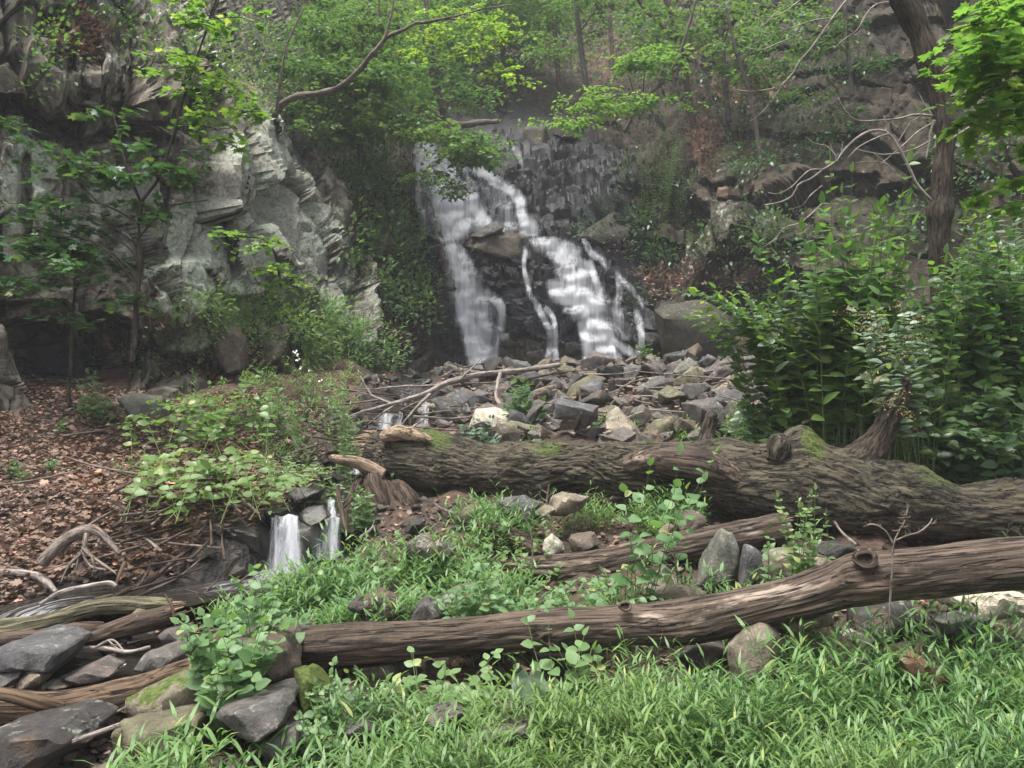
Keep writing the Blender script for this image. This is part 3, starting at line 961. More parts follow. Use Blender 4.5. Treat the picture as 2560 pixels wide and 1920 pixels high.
def hero_rock(view, poly, Y, depth, color, label, moss=0.0, mat='rock', cat='rock', name='rock', group=None, rough=.05, lean=0.0):
    seed = int(abs(poly[0][0] * 7 + poly[0][1] * 13)) % 997 + 1
    r = np.random.RandomState(seed)
    pp = np.array([V(view, a, b) for a, b in poly])
    c = pp.mean(0)
    pts = []
    n = len(pp)
    for (x, y) in pp:
        pts.append(W(x, y, Y + r.uniform(-.1, .1) * depth))
    for k in range(n):
        x, y = pp[k]
        t = r.uniform(.45, .8)
        up = .12 * (pp[:, 1].max() - pp[:, 1].min())
        pts.append(W(c[0] + (x - c[0]) * t, c[1] + (y - c[1]) * t + up * (1 if y > c[1] else .4), Y - depth * r.uniform(.2, .5)))
    for k in range(0, n):
        x, y = pp[k]
        t = r.uniform(.5, .85)
        q = W(c[0] + (x - c[0]) * t, c[1] + (y - c[1]) * t, Y)
        q[1] += depth * r.uniform(.4, .8)
        pts.append(q)
    v, f = rock_from_points(pts, seed, rough)
    base = np.array([v[:, 0].mean(), v[:, 1].mean(), v[:, 2].min()])
    o = obj(name, v, f, M[mat], loc=base)
    finish_rock(o)
    cc = COL[color] if isinstance(color, str) else color
    j = r.uniform(.9, 1.1)
    o.color = (cc[0] * j, cc[1] * j, cc[2] * j, 1 - moss)
    tag(o, label, cat, group)
    return o


rock_meshes = []
for k in range(16):
    r = np.random.RandomState(100 + k)
    sc_ = np.array([1, r.uniform(.6, .9), r.uniform(.4, .75)])
    pts = []
    for i in range(15):
        p = r.uniform(-1, 1, 3)
        p = np.sign(p) * np.abs(p) ** .45
        pts.append(p * sc_ * .5)
    v, f = rock_from_points(pts, 200 + k, .05, 2)
    me = mesh_data("rock", v, f, M['rock'])
    me.set_sharp_from_angle(angle=math.radians(32))
    rock_meshes.append(me)


def small_rock(x, y, size, color, label, group, sink=.25, moss=0.0, zadd=0.0, z=None, wet=False, rnd=R):
    me = rock_meshes[rnd.randint(len(rock_meshes))]
    o = bpy.data.objects.new("rock", me)
    col.objects.link(o)
    zz = g1(x, y) if z is None else z
    o.location = (x, y, zz + size * (.28 - sink) + zadd)
    o.scale = (size * rnd.uniform(.85, 1.2), size * rnd.uniform(.8, 1.15), size * rnd.uniform(.8, 1.25))
    o.rotation_euler = (rnd.uniform(-.5, .5), rnd.uniform(-.5, .5), rnd.uniform(0, 6.28))
    cc = COL[color]
    j = rnd.uniform(.75, 1.3)
    o.color = (cc[0] * j, cc[1] * j, cc[2] * j, 1 - moss)
    tag(o, label, 'rock', group)
    if wet:
        o.material_slots[0].link = 'OBJECT'
        o.material_slots[0].material = M['wetrock']
    return o


H = hero_rock
# lower left foreground
H('1', [(-60, 990), (60, 930), (300, 915), (440, 930), (430, 980), (330, 1110), (280, 1120), (-60, 1120)], 4.1, .5, 'blue', "large flat blue-grey slab on the left bank of the stream above the fat tan log")
H('1', [(-20, 1130), (140, 1080), (160, 1110), (90, 1180), (-20, 1195)], 4.0, .3, 'grey', "thin grey rock wedged under the big slab at the far left edge")
H('1', [(100, 1140), (190, 1080), (240, 1110), (265, 1160), (190, 1225), (90, 1215)], 3.95, .25, 'tan', "small tan rock between the blue-grey slab and the fat tan log")
H('1', [(330, 1140), (480, 1085), (640, 1110), (660, 1130), (560, 1180), (440, 1185)], 4.05, .35, 'purple', "flat purple-grey rock just above the middle of the fat tan log")
H('1', [(220, 1200), (300, 1165), (410, 1190), (330, 1215)], 3.98, .2, 'tan', "low sliver of tan rock touching the top of the fat tan log")
H('1', [(190, 1220), (240, 1175), (290, 1180), (250, 1220)], 3.97, .2, 'grey', "small wet grey stone beside the tan rock above the fat log")
H('1', [(760, 1100), (830, 1000), (1000, 940), (1090, 980), (1080, 1050), (900, 1110), (820, 1120)], 4.15, .35, 'grey', "wedge of grey rock between the stream debris and the mossy tan rock")
H('1', [(900, 910), (960, 860), (1040, 870), (1080, 930), (960, 965)], 4.5, .3, 'grey', "dark grey rock beside the pool behind the leafy plant")
H('1', [(720, 1330), (730, 1260), (870, 1180), (1100, 1090), (1190, 1100), (1190, 1300), (900, 1360), (740, 1380)], 3.75, .4, 'tan', "pale rock with green moss at the right end of the fat tan log", .55)
H('1', [(640, 1470), (700, 1380), (1080, 1350), (1180, 1380), (1150, 1560), (1000, 1700), (660, 1700)], 3.5, .4, 'olive', "broad olive-grey slab behind the grass at the bottom left")
H('1', [(1240, 1350), (1300, 1300), (1640, 1235), (1690, 1290), (1640, 1400), (1490, 1510), (1400, 1490), (1260, 1400)], 3.4, .4, 'grey', "pointed grey boulder with a flat tilted face in the left foreground", .05)
H('1', [(1480, 1520), (1640, 1400), (1720, 1390), (1750, 1480), (1720, 1680), (1560, 1680)], 3.4, .3, 'grey', "grey block standing under the right tip of the pointed boulder")
H('1', [(1560, 910), (1630, 890), (1690, 960), (1750, 1070), (1690, 1150), (1500, 1220), (1200, 1180), (1170, 1020), (1300, 920)], 3.98, .5, 'brown', "tall brown rock propping up the left end of the long weathered log", .35)
H('1', [(1690, 1080), (1780, 1080), (1870, 1200), (1895, 1290), (1850, 1410), (1750, 1420), (1700, 1250)], 3.65, .3, 'olive', "bright green moss-covered rock right of the pointed boulder", .85)
H('1', [(690, 830), (790, 740), (830, 760), (730, 860)], 4.6, .3, 'olive', "small olive stone lodged between the two logs over the stream", .2)
H('1', [(1010, 150), (1060, 105), (1150, 120), (1190, 190), (1130, 215), (1060, 190)], 6.8, .35, 'olive', "smooth olive stone at the foot of the leaf bank above the small falls", .1)
H('1', [(1720, 200), (1750, 160), (1860, 145), (1910, 200), (1880, 250), (1780, 270), (1730, 240)], 6.05, .35, 'dark', "wet black boulder between the two small chutes of water", 0, 'wetrock')
H('1', [(1150, 240), (1200, 205), (1430, 195), (1490, 240), (1560, 300), (1580, 430), (1480, 480), (1350, 400), (1150, 350)], 6.25, .5, 'dark', "long wet dark ledge left of the small falls", 0, 'wetrock', rough=.09)
H('1', [(1470, 200), (1540, 170), (1640, 175), (1640, 235), (1560, 250)], 6.4, .4, 'dark', "flat wet stone at the lip of the small falls", 0, 'wetrock')
H('1', [(1600, 420), (1620, 240), (1800, 230), (1960, 240), (1990, 420), (1900, 520), (1700, 520)], 6.35, .4, 'dark', "black rock step behind the small falls", 0, 'wetrock')
H('1', [(840, 240), (960, 220), (1080, 260), (1060, 330), (880, 310)], 6.4, .3, 'dark', "dark brown rock poking from the undercut leafy bank", .1, 'wetrock')
H('1', [(-40, 1430), (350, 1400), (520, 1500), (240, 1680), (-40, 1700)], 3.35, .5, 'dark', "big dark wet rock in the bottom left corner")
H('1', [(480, 1430), (560, 1390), (640, 1430), (560, 1480)], 3.7, .2, 'grey', "small grey stone under the fat tan log")
H('1', [(1660, 860), (1700, 825), (1800, 825), (1850, 855), (1750, 885)], 4.7, .25, 'purple', "flat stone at the edge of the grass behind the long log's left end")
# middle
H('2', [(60, 740), (120, 670), (210, 625), (270, 640), (350, 700), (380, 800), (330, 860), (110, 860)], 4.65, .3, 'dark', "dark brown cracked rock standing behind the long log", rough=.10)
H('2', [(380, 860), (430, 720), (490, 665), (550, 700), (600, 780), (560, 860)], 4.6, .25, 'grey', "rounded upright grey rock beside the dark cracked rock")
H('2', [(560, 690), (640, 640), (780, 600), (900, 680), (900, 800), (700, 830), (600, 780)], 4.85, .35, 'grey', "grey slab half hidden by seedlings behind the long log", .1)
H('2', [(375, 370), (460, 315), (620, 350), (665, 380), (655, 430), (520, 490), (390, 450)], 5.5, .35, 'purple', "purple-grey boulder in the middle of the green plants")
H('2', [(900, 115), (1060, 85), (1175, 130), (1160, 220), (1000, 260), (940, 245)], 6.2, .35, 'blue', "bluish-grey rock under the mossy trunk, left of the tan ones")
H('2', [(1190, 200), (1215, 100), (1290, 70), (1445, 95), (1400, 160), (1300, 210)], 6.1, .35, 'tan', "tan broken rock close under the mossy trunk")
H('2', [(1120, 190), (1180, 130), (1250, 160), (1230, 200), (1160, 215)], 6.0, .2, 'tan', "small tan stone leaning on the bluish-grey rock")
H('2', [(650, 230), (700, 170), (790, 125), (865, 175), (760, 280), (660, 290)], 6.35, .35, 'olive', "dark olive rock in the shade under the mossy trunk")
H('2', [(1155, 390), (1180, 340), (1225, 312), (1275, 350), (1290, 400), (1250, 435), (1170, 430)], 5.75, .22, 'pale', "rounded pale stone just above the rotten middle log", .15)
H('2', [(1320, 330), (1470, 295), (1495, 370), (1410, 420), (1330, 410)], 5.8, .3, 'brown', "brown-grey rock right of the rounded pale stone")
H('2', [(370, 300), (400, 235), (490, 230), (490, 290), (420, 320)], 6.1, .3, 'dark', "dark stone beside the small falls under the broken trunk end")
H('2', [(1925, 250), (1990, 180), (2065, 183), (2115, 240), (2070, 310), (1950, 300)], 5.95, .25, 'brown', "rough brown rock resting behind the middle log")
H('2', [(1835, 310), (1900, 248), (1932, 265), (1885, 320)], 5.85, .15, 'tan', "small slanted tan stone left of the rough brown rock")
H('2', [(1720, 640), (1860, 605), (2000, 600), (2120, 650), (2110, 730), (1880, 750), (1740, 690)], 4.9, .4, 'tan', "pale tan rock behind the long log under the grass tuft")
H('2', [(-40, 1060), (380, 1010), (425, 1170), (200, 1200), (-20, 1110)], 4.45, .35, 'purple', "pinkish-grey slab below the left part of the long log")
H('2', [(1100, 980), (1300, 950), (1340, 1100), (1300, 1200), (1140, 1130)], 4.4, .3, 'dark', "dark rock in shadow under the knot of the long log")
H('2', [(470, 1380), (600, 1305), (720, 1340), (660, 1410), (520, 1425)], 3.55, .25, 'purple', "low brown-grey stone in the grass near the bottom")
H('2', [(910, 1330), (1040, 1295), (1065, 1350), (960, 1380)], 3.6, .2, 'purple', "small stone below the round grey-green leaf")
H('2', [(690, 1560), (780, 1470), (920, 1430), (1100, 1400), (1150, 1480), (1100, 1620), (800, 1680)], 3.4, .35, 'purple', "purple-grey boulder sunk in the grass at the bottom centre")
H('2', [(-20, 1450), (140, 1380), (220, 1440), (100, 1520)], 3.5, .3, 'grey', "grey stone among the grass below the pinkish slab")
# right
H('3', [(250, 380), (330, 270), (405, 310), (440, 400), (440, 480), (425, 620), (180, 620), (215, 520)], 5.3, .35, 'green', "tall angular grey-green rock standing behind the long log")
H('3', [(430, 600), (462, 365), (510, 380), (562, 430), (600, 600)], 5.15, .2, 'blue', "pointed blue-grey rock right of the tall angular one")
H('3', [(565, 480), (600, 430), (660, 400), (760, 388), (880, 420), (1010, 490), (850, 580), (600, 600)], 5.4, .4, 'tan', "broad smooth tan slab between the pointed rock and the knotted log")
H('3', [(560, 500), (620, 440), (680, 500), (660, 600), (580, 600)], 5.2, .2, 'brown', "brown block leaning on the broad tan slab")
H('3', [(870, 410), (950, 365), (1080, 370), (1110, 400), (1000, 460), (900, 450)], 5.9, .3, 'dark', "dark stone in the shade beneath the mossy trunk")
H('3', [(385, 940), (460, 850), (560, 820), (660, 860), (700, 940), (660, 1070), (640, 1175), (400, 1165), (380, 1050)], 3.95, .35, 'tan', "big square tan block supporting the long log", rough=.06)
H('3', [(640, 1180), (680, 940), (770, 980), (790, 1060), (730, 1190)], 4.1, .25, 'dark', "dark slab standing for the shaded right side of the square tan block")  # the block's shaded side, put in as a separate dark-coloured slab
H('3', [(540, 840), (760, 780), (960, 760), (980, 840), (720, 890)], 4.1, .4, 'brown', "flat brown slab lying on the square tan block under the log")
H('3', [(80, 1020), (220, 945), (380, 955), (390, 1090), (150, 1110)], 4.25, .3, 'dark', "dark rock left of the square tan block")
H('3', [(1080, 760), (1200, 700), (1400, 690), (1510, 800), (1480, 920), (1200, 950), (1090, 910)], 4.4, .3, 'dark', "dark bulky rock under the knotty part of the long log")
H('3', [(1480, 650), (1600, 635), (1710, 700), (1690, 745), (1560, 690)], 4.25, .2, 'purple', "thin purple slab at the left tip of the cream ledge")
H('3', [(1580, 680), (1700, 625), (1900, 610), (2060, 690), (2180, 700), (2180, 790), (1800, 810), (1700, 760)], 4.4, .4, 'cream', "cream-white ledge under the right end of the long log", rough=.08)
H('3', [(1560, 810), (1750, 765), (1900, 800), (1800, 900), (1600, 900)], 4.1, .3, 'grey', "grey rock in front of the cream ledge")
H('3', [(1350, 1020), (1420, 985), (1560, 1080), (1700, 1150), (1500, 1220), (1380, 1120)], 3.75, .3, 'rust', "orange-brown stone half buried in the grass on the right")
H('3', [(1050, 1050), (1150, 1000), (1240, 1090), (1100, 1150)], 3.9, .2, 'purple', "small purple-grey stone in the grass under the dark bulky rock")
H('3', [(1050, 920), (1130, 880), (1230, 930), (1140, 970)], 4.1, .2, 'pale', "pale pebble-sized stone beside the tall grass")
H('3', [(320, 1550), (350, 1500), (430, 1490), (460, 1550), (380, 1590)], 3.3, .2, 'tan', "yellowish stone peeping out of the grass at the bottom right")
H('3', [(1480, 860), (1600, 830), (1760, 850), (1790, 960), (1600, 990)], 4.2, .25, 'dark', "dark rock in the gap below the grey rock by the cream ledge")
# rock pile below the falls
E_ = [
 ([(775, 1200), (800, 1110), (830, 1030), (960, 1030), (1160, 1085), (1165, 1160), (1110, 1260), (1000, 1260), (880, 1240)], 9.6, .5, 'cream', "big whitish boulder behind the mossy end of the trunk"),
 ([(630, 1010), (650, 950), (700, 935), (790, 985), (785, 1100), (700, 1130), (640, 1070)], 11, .45, 'blue', "squarish blue-grey rock left of the whitish boulder"),
 ([(1160, 1160), (1165, 1090), (1260, 1080), (1305, 1110), (1270, 1180), (1180, 1200)], 10, .3, 'dark', "black rock at the right shoulder of the whitish boulder"),
 ([(1365, 975), (1430, 880), (1540, 822), (1635, 850), (1600, 905), (1530, 965), (1430, 990)], 11.5, .5, 'olive', "long olive boulder lying aslant in the rock pile"),
 ([(1055, 840), (1200, 810), (1335, 850), (1290, 900), (1200, 905), (1080, 880)], 12.5, .5, 'dark', "dark flat rock near the foot of the waterfall"),
 ([(1195, 840), (1250, 772), (1305, 830), (1270, 860)], 13, .3, 'tan', "small triangular tan rock near the foot of the waterfall"),
 ([(1275, 900), (1320, 835), (1375, 870), (1355, 970), (1290, 980)], 12, .3, 'grey', "tall narrow rock left of the aslant olive boulder"),
 ([(1330, 790), (1380, 762), (1455, 790), (1430, 845), (1350, 840)], 14, .4, 'olive', "olive rock at the top edge of the rock pile"),
 ([(1715, 800), (1790, 762), (1872, 780), (1875, 840), (1800, 865), (1730, 860)], 13, .4, 'grey', "blocky grey rock on the upper edge of the pile below the right cascade"),
 ([(1875, 810), (1920, 747), (1990, 757), (2015, 795), (1960, 850), (1890, 840)], 13.2, .4, 'grey', "grey rock just right of the blocky one on the upper edge of the pile"),
 ([(2045, 810), (2085, 765), (2145, 718), (2205, 760), (2180, 800), (2080, 850)], 12.2, .35, 'green', "greenish tilted rock at the upper right of the pile"),
 ([(2075, 850), (2160, 778), (2230, 790), (2240, 860), (2130, 890)], 11.8, .35, 'tan', "tan slab in front of the greenish tilted rock"),
 ([(1795, 930), (1840, 878), (1980, 852), (2022, 900), (1990, 945), (1860, 985), (1810, 970)], 11.5, .4, 'brown', "broad brownish slab in the middle right of the pile"),
 ([(2015, 970), (2080, 905), (2190, 928), (2230, 980), (2120, 1010)], 11, .35, 'purple', "purple rock with a pale left side in the right part of the pile"),
 ([(1815, 1070), (1850, 1008), (1960, 982), (2005, 1020), (1900, 1095), (1830, 1110)], 10.6, .35, 'dark', "dark wet-looking block above the purple slab"),
 ([(1765, 1200), (1800, 1105), (1960, 1055), (2105, 1060), (2110, 1110), (1900, 1170), (1800, 1230)], 10.2, .4, 'purple', "large purple slab lying behind the olive-grey rock"),
 ([(1825, 1210), (1930, 1105), (2040, 1080), (2105, 1180), (2070, 1240), (1860, 1260)], 9.4, .4, 'olive', "pointed olive-grey rock right behind the mossy trunk"),
 ([(1390, 1180), (1500, 1095), (1565, 1102), (1610, 1180), (1480, 1215)], 9.8, .35, 'dark', "dark wedge of rock between driftwood pieces"),
 ([(1590, 1190), (1640, 1100), (1720, 1060), (1785, 1110), (1745, 1200), (1630, 1215)], 10, .35, 'brown', "brown rock left of the large purple slab"),
 ([(1298, 990), (1350, 972), (1435, 1000), (1400, 1045), (1310, 1025)], 10.8, .25, 'brown', "flat brown stone below the aslant olive boulder"),
 ([(1435, 1020), (1500, 968), (1545, 1000), (1515, 1045), (1450, 1040)], 10.7, .25, 'dark', "dark stone under the right end of the olive boulder"),
 ([(1190, 1225), (1240, 1168), (1380, 1195), (1495, 1240), (1380, 1275), (1210, 1260)], 9.2, .3, 'purple', "flat purple-grey rock touching the mossy trunk"),
 ([(1520, 1245), (1600, 1190), (1695, 1230), (1600, 1275)], 9.1, .25, 'tan', "tan stone just behind the middle of the mossy trunk"),
 ([(1235, 1020), (1300, 1005), (1325, 1070), (1250, 1090)], 10.6, .25, 'grey', "grey stone right of the leafy bush in the rock pile"),
 ([(1270, 1120), (1310, 1065), (1370, 1080), (1380, 1130), (1300, 1150)], 10.2, .25, 'dark', "dark stone right of the black rock by the whitish boulder"),
 ([(880, 905), (960, 880), (980, 960), (900, 980)], 12.8, .3, 'dark', "dark rock beside the bottom of the left plunge"),
 ([(600, 1040), (640, 980), (660, 1080), (620, 1130)], 11.2, .3, 'dark', "black rock splitting the small upper cascade"),
 ([(430, 1130), (480, 1030), (520, 1020), (600, 1060), (600, 1150), (480, 1170)], 11.1, .4, 'dark', "wet black step under the small upper cascade"),
 ([(200, 1130), (260, 1060), (400, 1070), (440, 1170), (300, 1190)], 10.9, .4, 'dark', "low wet black step at the left of the upper cascade"),
 ([(1640, 860), (1700, 845), (1790, 880), (1720, 920), (1650, 900)], 12.3, .3, 'dark', "dark stone right of the aslant olive boulder"),
 ([(1340, 1170), (1400, 1130), (1440, 1180), (1390, 1215)], 9.6, .2, 'grey', "small grey stone in front of the dark wedge"),
]
for poly, Y, dp, c, lab in E_:
    wetty = 'wet' in lab or ('cascade' in lab and 'black' in lab)
    H('E', poly, Y, dp, c, lab, 0, 'wetrock' if wetty and 'black' in lab else 'rock', rough=.045)
F_ = [
 ([(55, 840), (110, 748), (165, 722), (215, 770), (140, 850)], 12.4, .35, 'green', "leaning greenish rock with lichen near the right end of the pile"),
 ([(80, 860), (200, 772), (262, 800), (240, 860), (130, 880)], 12, .35, 'tan', "light tan rock with a sharp top at the right of the pile"),
 ([(218, 750), (270, 703), (325, 725), (305, 770), (240, 785)], 12.6, .3, 'blue', "small blue-grey rock above the light tan rocks"),
 ([(275, 790), (330, 735), (470, 718), (495, 780), (420, 805), (260, 810)], 12.3, .4, 'purple', "long purple-grey block above the stacked stones"),
 ([(465, 720), (480, 690), (560, 678), (625, 760), (580, 800), (500, 790)], 12.6, .4, 'purple', "square brownish-purple block at the top right of the pile"),
 ([(585, 790), (640, 738), (695, 790), (680, 835), (600, 830)], 12, .3, 'blue', "dark bluish rock right of the square block"),
 ([(245, 870), (330, 778), (425, 762), (435, 805), (320, 880)], 11.8, .3, 'purple', "slanted purple rock beneath the long block"),
 ([(405, 880), (440, 798), (542, 798), (562, 855), (480, 895)], 11.5, .3, 'tan', "yellowish-tan square rock in the middle of the stacked stones"),
 ([(345, 865), (410, 828), (442, 880), (350, 895)], 11.4, .25, 'tan', "small tan stone tucked left of the yellowish square rock"),
 ([(285, 925), (400, 865), (408, 960), (350, 1000)], 10.9, .3, 'tan', "upright triangular tan stone at the end of the grey driftwood"),
 ([(405, 960), (500, 878), (505, 915), (470, 970)], 11, .25, 'dark', "dark stone between the triangular tan stone and the great purple slab"),
 ([(470, 960), (560, 860), (620, 843), (740, 900), (790, 1000), (600, 1010)], 10.5, .45, 'purple', "great smooth purple slab at the right end of the pile"),
 ([(15, 960), (60, 895), (200, 908), (235, 965), (100, 990)], 11, .3, 'brown', "brown-grey rock with a pale facet near the driftwood"),
 ([(200, 900), (250, 870), (300, 900), (250, 940)], 11.2, .25, 'grey', "grey stone between the tan ones near the driftwood"),
 ([(60, 1160), (130, 1100), (220, 1120), (240, 1180), (100, 1195)], 9.3, .3, 'green', "grey-green rock just behind the stubby upright branch stump"),
 ([(200, 1090), (330, 1030), (420, 1060), (400, 1110), (260, 1130)], 9.8, .35, 'grey', "long grey rock under the low shrubs right of the stump"),
]
for poly, Y, dp, c, lab in F_:
    H('F', poly, Y, dp, c, lab, rough=.045)
D_ = [
 ([(700, 960), (860, 938), (1005, 965), (1025, 1190), (900, 1220), (800, 1110)], 9.5, .5, 'green', "big lichened grey-green rock at the top of the leaf bank", .15),
 ([(1090, 1160), (1160, 1010), (1240, 1040), (1295, 1090), (1250, 1190), (1140, 1300), (1085, 1230)], 8.9, .4, 'green', "leaning rock with a whitish lower face on the leaf bank", .05),
 ([(1295, 1160), (1330, 1050), (1410, 1085), (1405, 1220), (1320, 1240)], 9, .3, 'olive', "small dark rock behind the vines on the leaf bank", .2),
 ([(1650, 1210), (1720, 1125), (1825, 1135), (1845, 1280), (1760, 1360), (1670, 1320)], 9, .4, 'olive', "rounded square brown-grey rock beside the upper stream", .1),
 ([(1890, 1240), (1960, 1175), (2085, 1290), (2000, 1350), (1920, 1320)], 9.2, .4, 'brown', "mossy brown rock at the waterside left of the trunk's broken end", .3),
 ([(1280, 620), (1300, 580), (1440, 530), (1515, 600), (1505, 800), (1400, 820), (1310, 720)], 12.6, .5, 'brown', "square dark brown block at the base of the left cliff", .1),
 ([(1700, 1330), (1760, 1300), (1860, 1340), (1800, 1390)], 8.2, .3, 'dark', "wet dark stone in the stream above the small falls"),
 ([(1950, 1440), (2050, 1420), (2110, 1480), (2000, 1530)], 7.2, .3, 'dark', "black stone in the riffle just above the small falls"),
 ([(1740, 1560), (1850, 1510), (1990, 1530), (1960, 1600), (1800, 1610)], 6.9, .3, 'brown', "brown wet rock at the left side of the small falls' lip"),
]
for poly, Y, dp, c, lab, *ms in D_:
    H('D', poly, Y, dp, c, lab, ms[0] if ms else 0, 'wetrock' if ('wet ' in lab or 'black' in lab) else 'rock')
# blocks on the falls and the right wall
B_ = [
 ([(740, 1500), (820, 1435), (860, 1440), (900, 1480), (880, 1520), (780, 1520)], 19.9, .6, (.05, .047, .045), "pointed slab on the middle ledge left of the flat brown ledge block"),
 ([(860, 1510), (960, 1430), (1100, 1420), (1290, 1440), (1300, 1590), (1180, 1580), (1000, 1590)], 20.0, .9, (.062, .052, .042), "flat brown ledge block dividing the upper and lower falls"),
 ([(920, 1450), (990, 1420), (1080, 1350), (1130, 1400), (1110, 1430), (960, 1460)], 19.8, .6, 'grey', "tilted thin slab lying on top of the brown ledge block"),
 ([(1560, 1450), (1680, 1390), (1800, 1300), (1900, 1300), (1980, 1420), (1900, 1500), (1700, 1510)], 19.9, .9, (.085, .085, .07), "big lichen-spotted boulder at the top right of the lower cascade"),
 ([(1230, 880), (1260, 780), (1390, 760), (1420, 880), (1380, 960), (1260, 930)], 24.6, 1.0, (.055, .048, .04), "squarish brown block above the thin side trickle"),
 ([(1420, 820), (1440, 700), (1570, 720), (1590, 830), (1500, 860)], 24.8, 1.0, (.055, .048, .04), "rounded brown block right of the squarish one high above the falls"),
 ([(2040, 870), (2080, 830), (2140, 920), (2100, 990)], 23, .5, (.11, .075, .05), "small ochre block high on the right wall"),
]
for poly, Y, dp, c, lab in B_:
    H('B', poly, Y, dp, c, lab)
H('C', [(320, 1210), (330, 1150), (440, 1130), (460, 1180), (390, 1240)], 18.4, .5, (.12, .085, .06), "ochre rock patch under the large projecting block on the right wall")
H('E', [(1930, 420), (1990, 400), (2240, 370), (2440, 480), (2500, 760), (2250, 760), (1990, 740), (1950, 560)], 17.2, 1.2, (.05, .047, .036), "broad mossy wall rock right of the cascade's foot", .25, rough=.04)

# many lesser stones filling the pile
rp = np.random.RandomState(4)
cols = ['grey', 'blue', 'purple', 'dark', 'brown', 'grey', 'grey', 'dark', 'tan', 'olive']
for k in range(150):
    px = rp.uniform(1060, 2080)
    Y = rp.uniform(8.6, 16.8)
    if px < 1180 and Y < 10: continue
    if px < 1120 and Y > 12: continue
    x = (px - 1280) / F * Y
    s = rp.uniform(.18, .55) * (1.0 if rp.rand() < .8 else 1.35)
    cc = cols[rp.randint(len(cols))]
    area = "left part, near the whitish boulder" if px < 1400 else "middle part" if px < 1700 else "right part, near the stacked stones"
    part_ = "front" if Y < 12 else "back"
    small_rock(x, Y, s, cc, "lesser %s stone in the %s of the rock pile, %s" % ({'blue': 'blue-grey', 'purple': 'purple-grey'}.get(cc, cc), part_, area), "stones of the rock pile", .12, rnd=rp, zadd=rp.uniform(0, .22))
for k in range(30):
    t = rp.rand()
    S = spline(STREAM, 40)[int(t * 39)]
    x, y = S[0] + rp.uniform(-.8, .8), S[1] + rp.uniform(-.2, .2)
    small_rock(x, y, rp.uniform(.14, .38), 'dark', "wet dark stone along the upper stream %s" % ("close to the small falls" if y < 8 else "beside the trunk's broken end" if y < 10.5 else "near the small upper cascade" if y < 13 else "below the left plunge"), "stones of the upper stream bed", .2, wet=True, rnd=rp)
for k in range(22):
    t = rp.rand()
    S = spline(STREAM2, 40)[int(t * 39)]
    x, y = S[0] + rp.uniform(-.6, .6), S[1] + rp.uniform(-.35, .25)
    if -2.5 < x < -1.5 and y > 5.6: continue
    small_rock(x, y, rp.uniform(.07, .2), ['dark', 'grey', 'brown'][rp.randint(3)], "small stone at the edge of the lower stream %s" % ("near the white riffle" if y > 5 else "by the dark pool"), "stones of the lower stream bed", .2, wet=rp.rand() < .5, rnd=rp)
for k in range(34):
    px = rp.uniform(620, 2700); Y = rp.uniform(3.3, 7.0)
    x = (px - 1280) / F * Y
    if stream_dist(np.array([x]), np.array([Y]))[0] < .4: continue
    cc = ['grey', 'purple', 'brown', 'tan', 'dark'][rp.randint(5)]
    small_rock(x, Y, rp.uniform(.08, .24), cc, "small %s stone half hidden among the low green plants %s" % ({'purple': 'purple-grey'}.get(cc, cc), "behind the long log" if Y > 4.3 else "in front of the long log"), "stones among the low plants", .25, rnd=rp)
for k in range(16):
    px = rp.uniform(0, 420); Y = rp.uniform(3.2, 4.2)
    x = (px - 1280) / F * Y
    cc = ['grey', 'purple', 'blue', 'tan', 'dark'][rp.randint(5)]
    small_rock(x, Y, rp.uniform(.1, .26), cc, "small loose %s stone around the fat tan log" % ({'blue': 'blue-grey', 'purple': 'purple-grey'}.get(cc, cc)), "stones of the left foreground", .15, rnd=rp)


# the bed of small rubble under and between the stones of the pile: one mass
def rubble(name_label, n, pxr, Yr, smin, smax, seed, keepf, zr, colr):
    r = np.random.RandomState(seed)
    vs, fs, off = [], [], 0
    base = []
    for k in range(6):
        pts = np.sign(r.uniform(-1, 1, (12, 3))) * np.abs(r.uniform(-1, 1, (12, 3))) ** .5 * np.array([.5, .42, .32])
        bm = bmesh.new()
        for p in pts: bm.verts.new([float(a) for a in p])
        bmesh.ops.convex_hull(bm, input=bm.verts)
        bmesh.ops.delete(bm, geom=[v for v in bm.verts if not v.link_faces], context='VERTS')
        bmesh.ops.triangulate(bm, faces=bm.faces)
        bm.verts.index_update()
        base.append((np.array([v.co[:] for v in bm.verts]), np.array([[v.index for v in f.verts] for f in bm.faces])))
        bm.free()
    Y = np.sqrt(r.uniform(Yr[0] ** 2, Yr[1] ** 2, n))
    px = r.uniform(pxr[0], pxr[1], n)
    x = (px - 1280) / F * Y
    keep = keepf(px, Y)
    x, Y = x[keep], Y[keep]
    z = gz(x, Y) + r.uniform(zr[0], zr[1], len(x))
    for i in range(len(x)):
        v, f = base[r.randint(6)]
        a, b, c = r.uniform(0, 6.28), r.uniform(-.6, .6), r.uniform(-.6, .6)
        Rm = np.array(Matrix.Rotation(a, 3, 'Z') @ Matrix.Rotation(b, 3, 'X') @ Matrix.Rotation(c, 3, 'Y'))
        s = r.uniform(smin, smax)
        vs.append(v @ Rm.T * s + np.array([x[i], Y[i], z[i]]))
        fs.append(f + off)
        off += len(v)
    o = obj("rubble", np.vstack(vs), np.vstack(fs), M['rock'], smooth=False)
    o.color = (*colr, 1)
    tag(o, name_label, None, None, 'stuff')


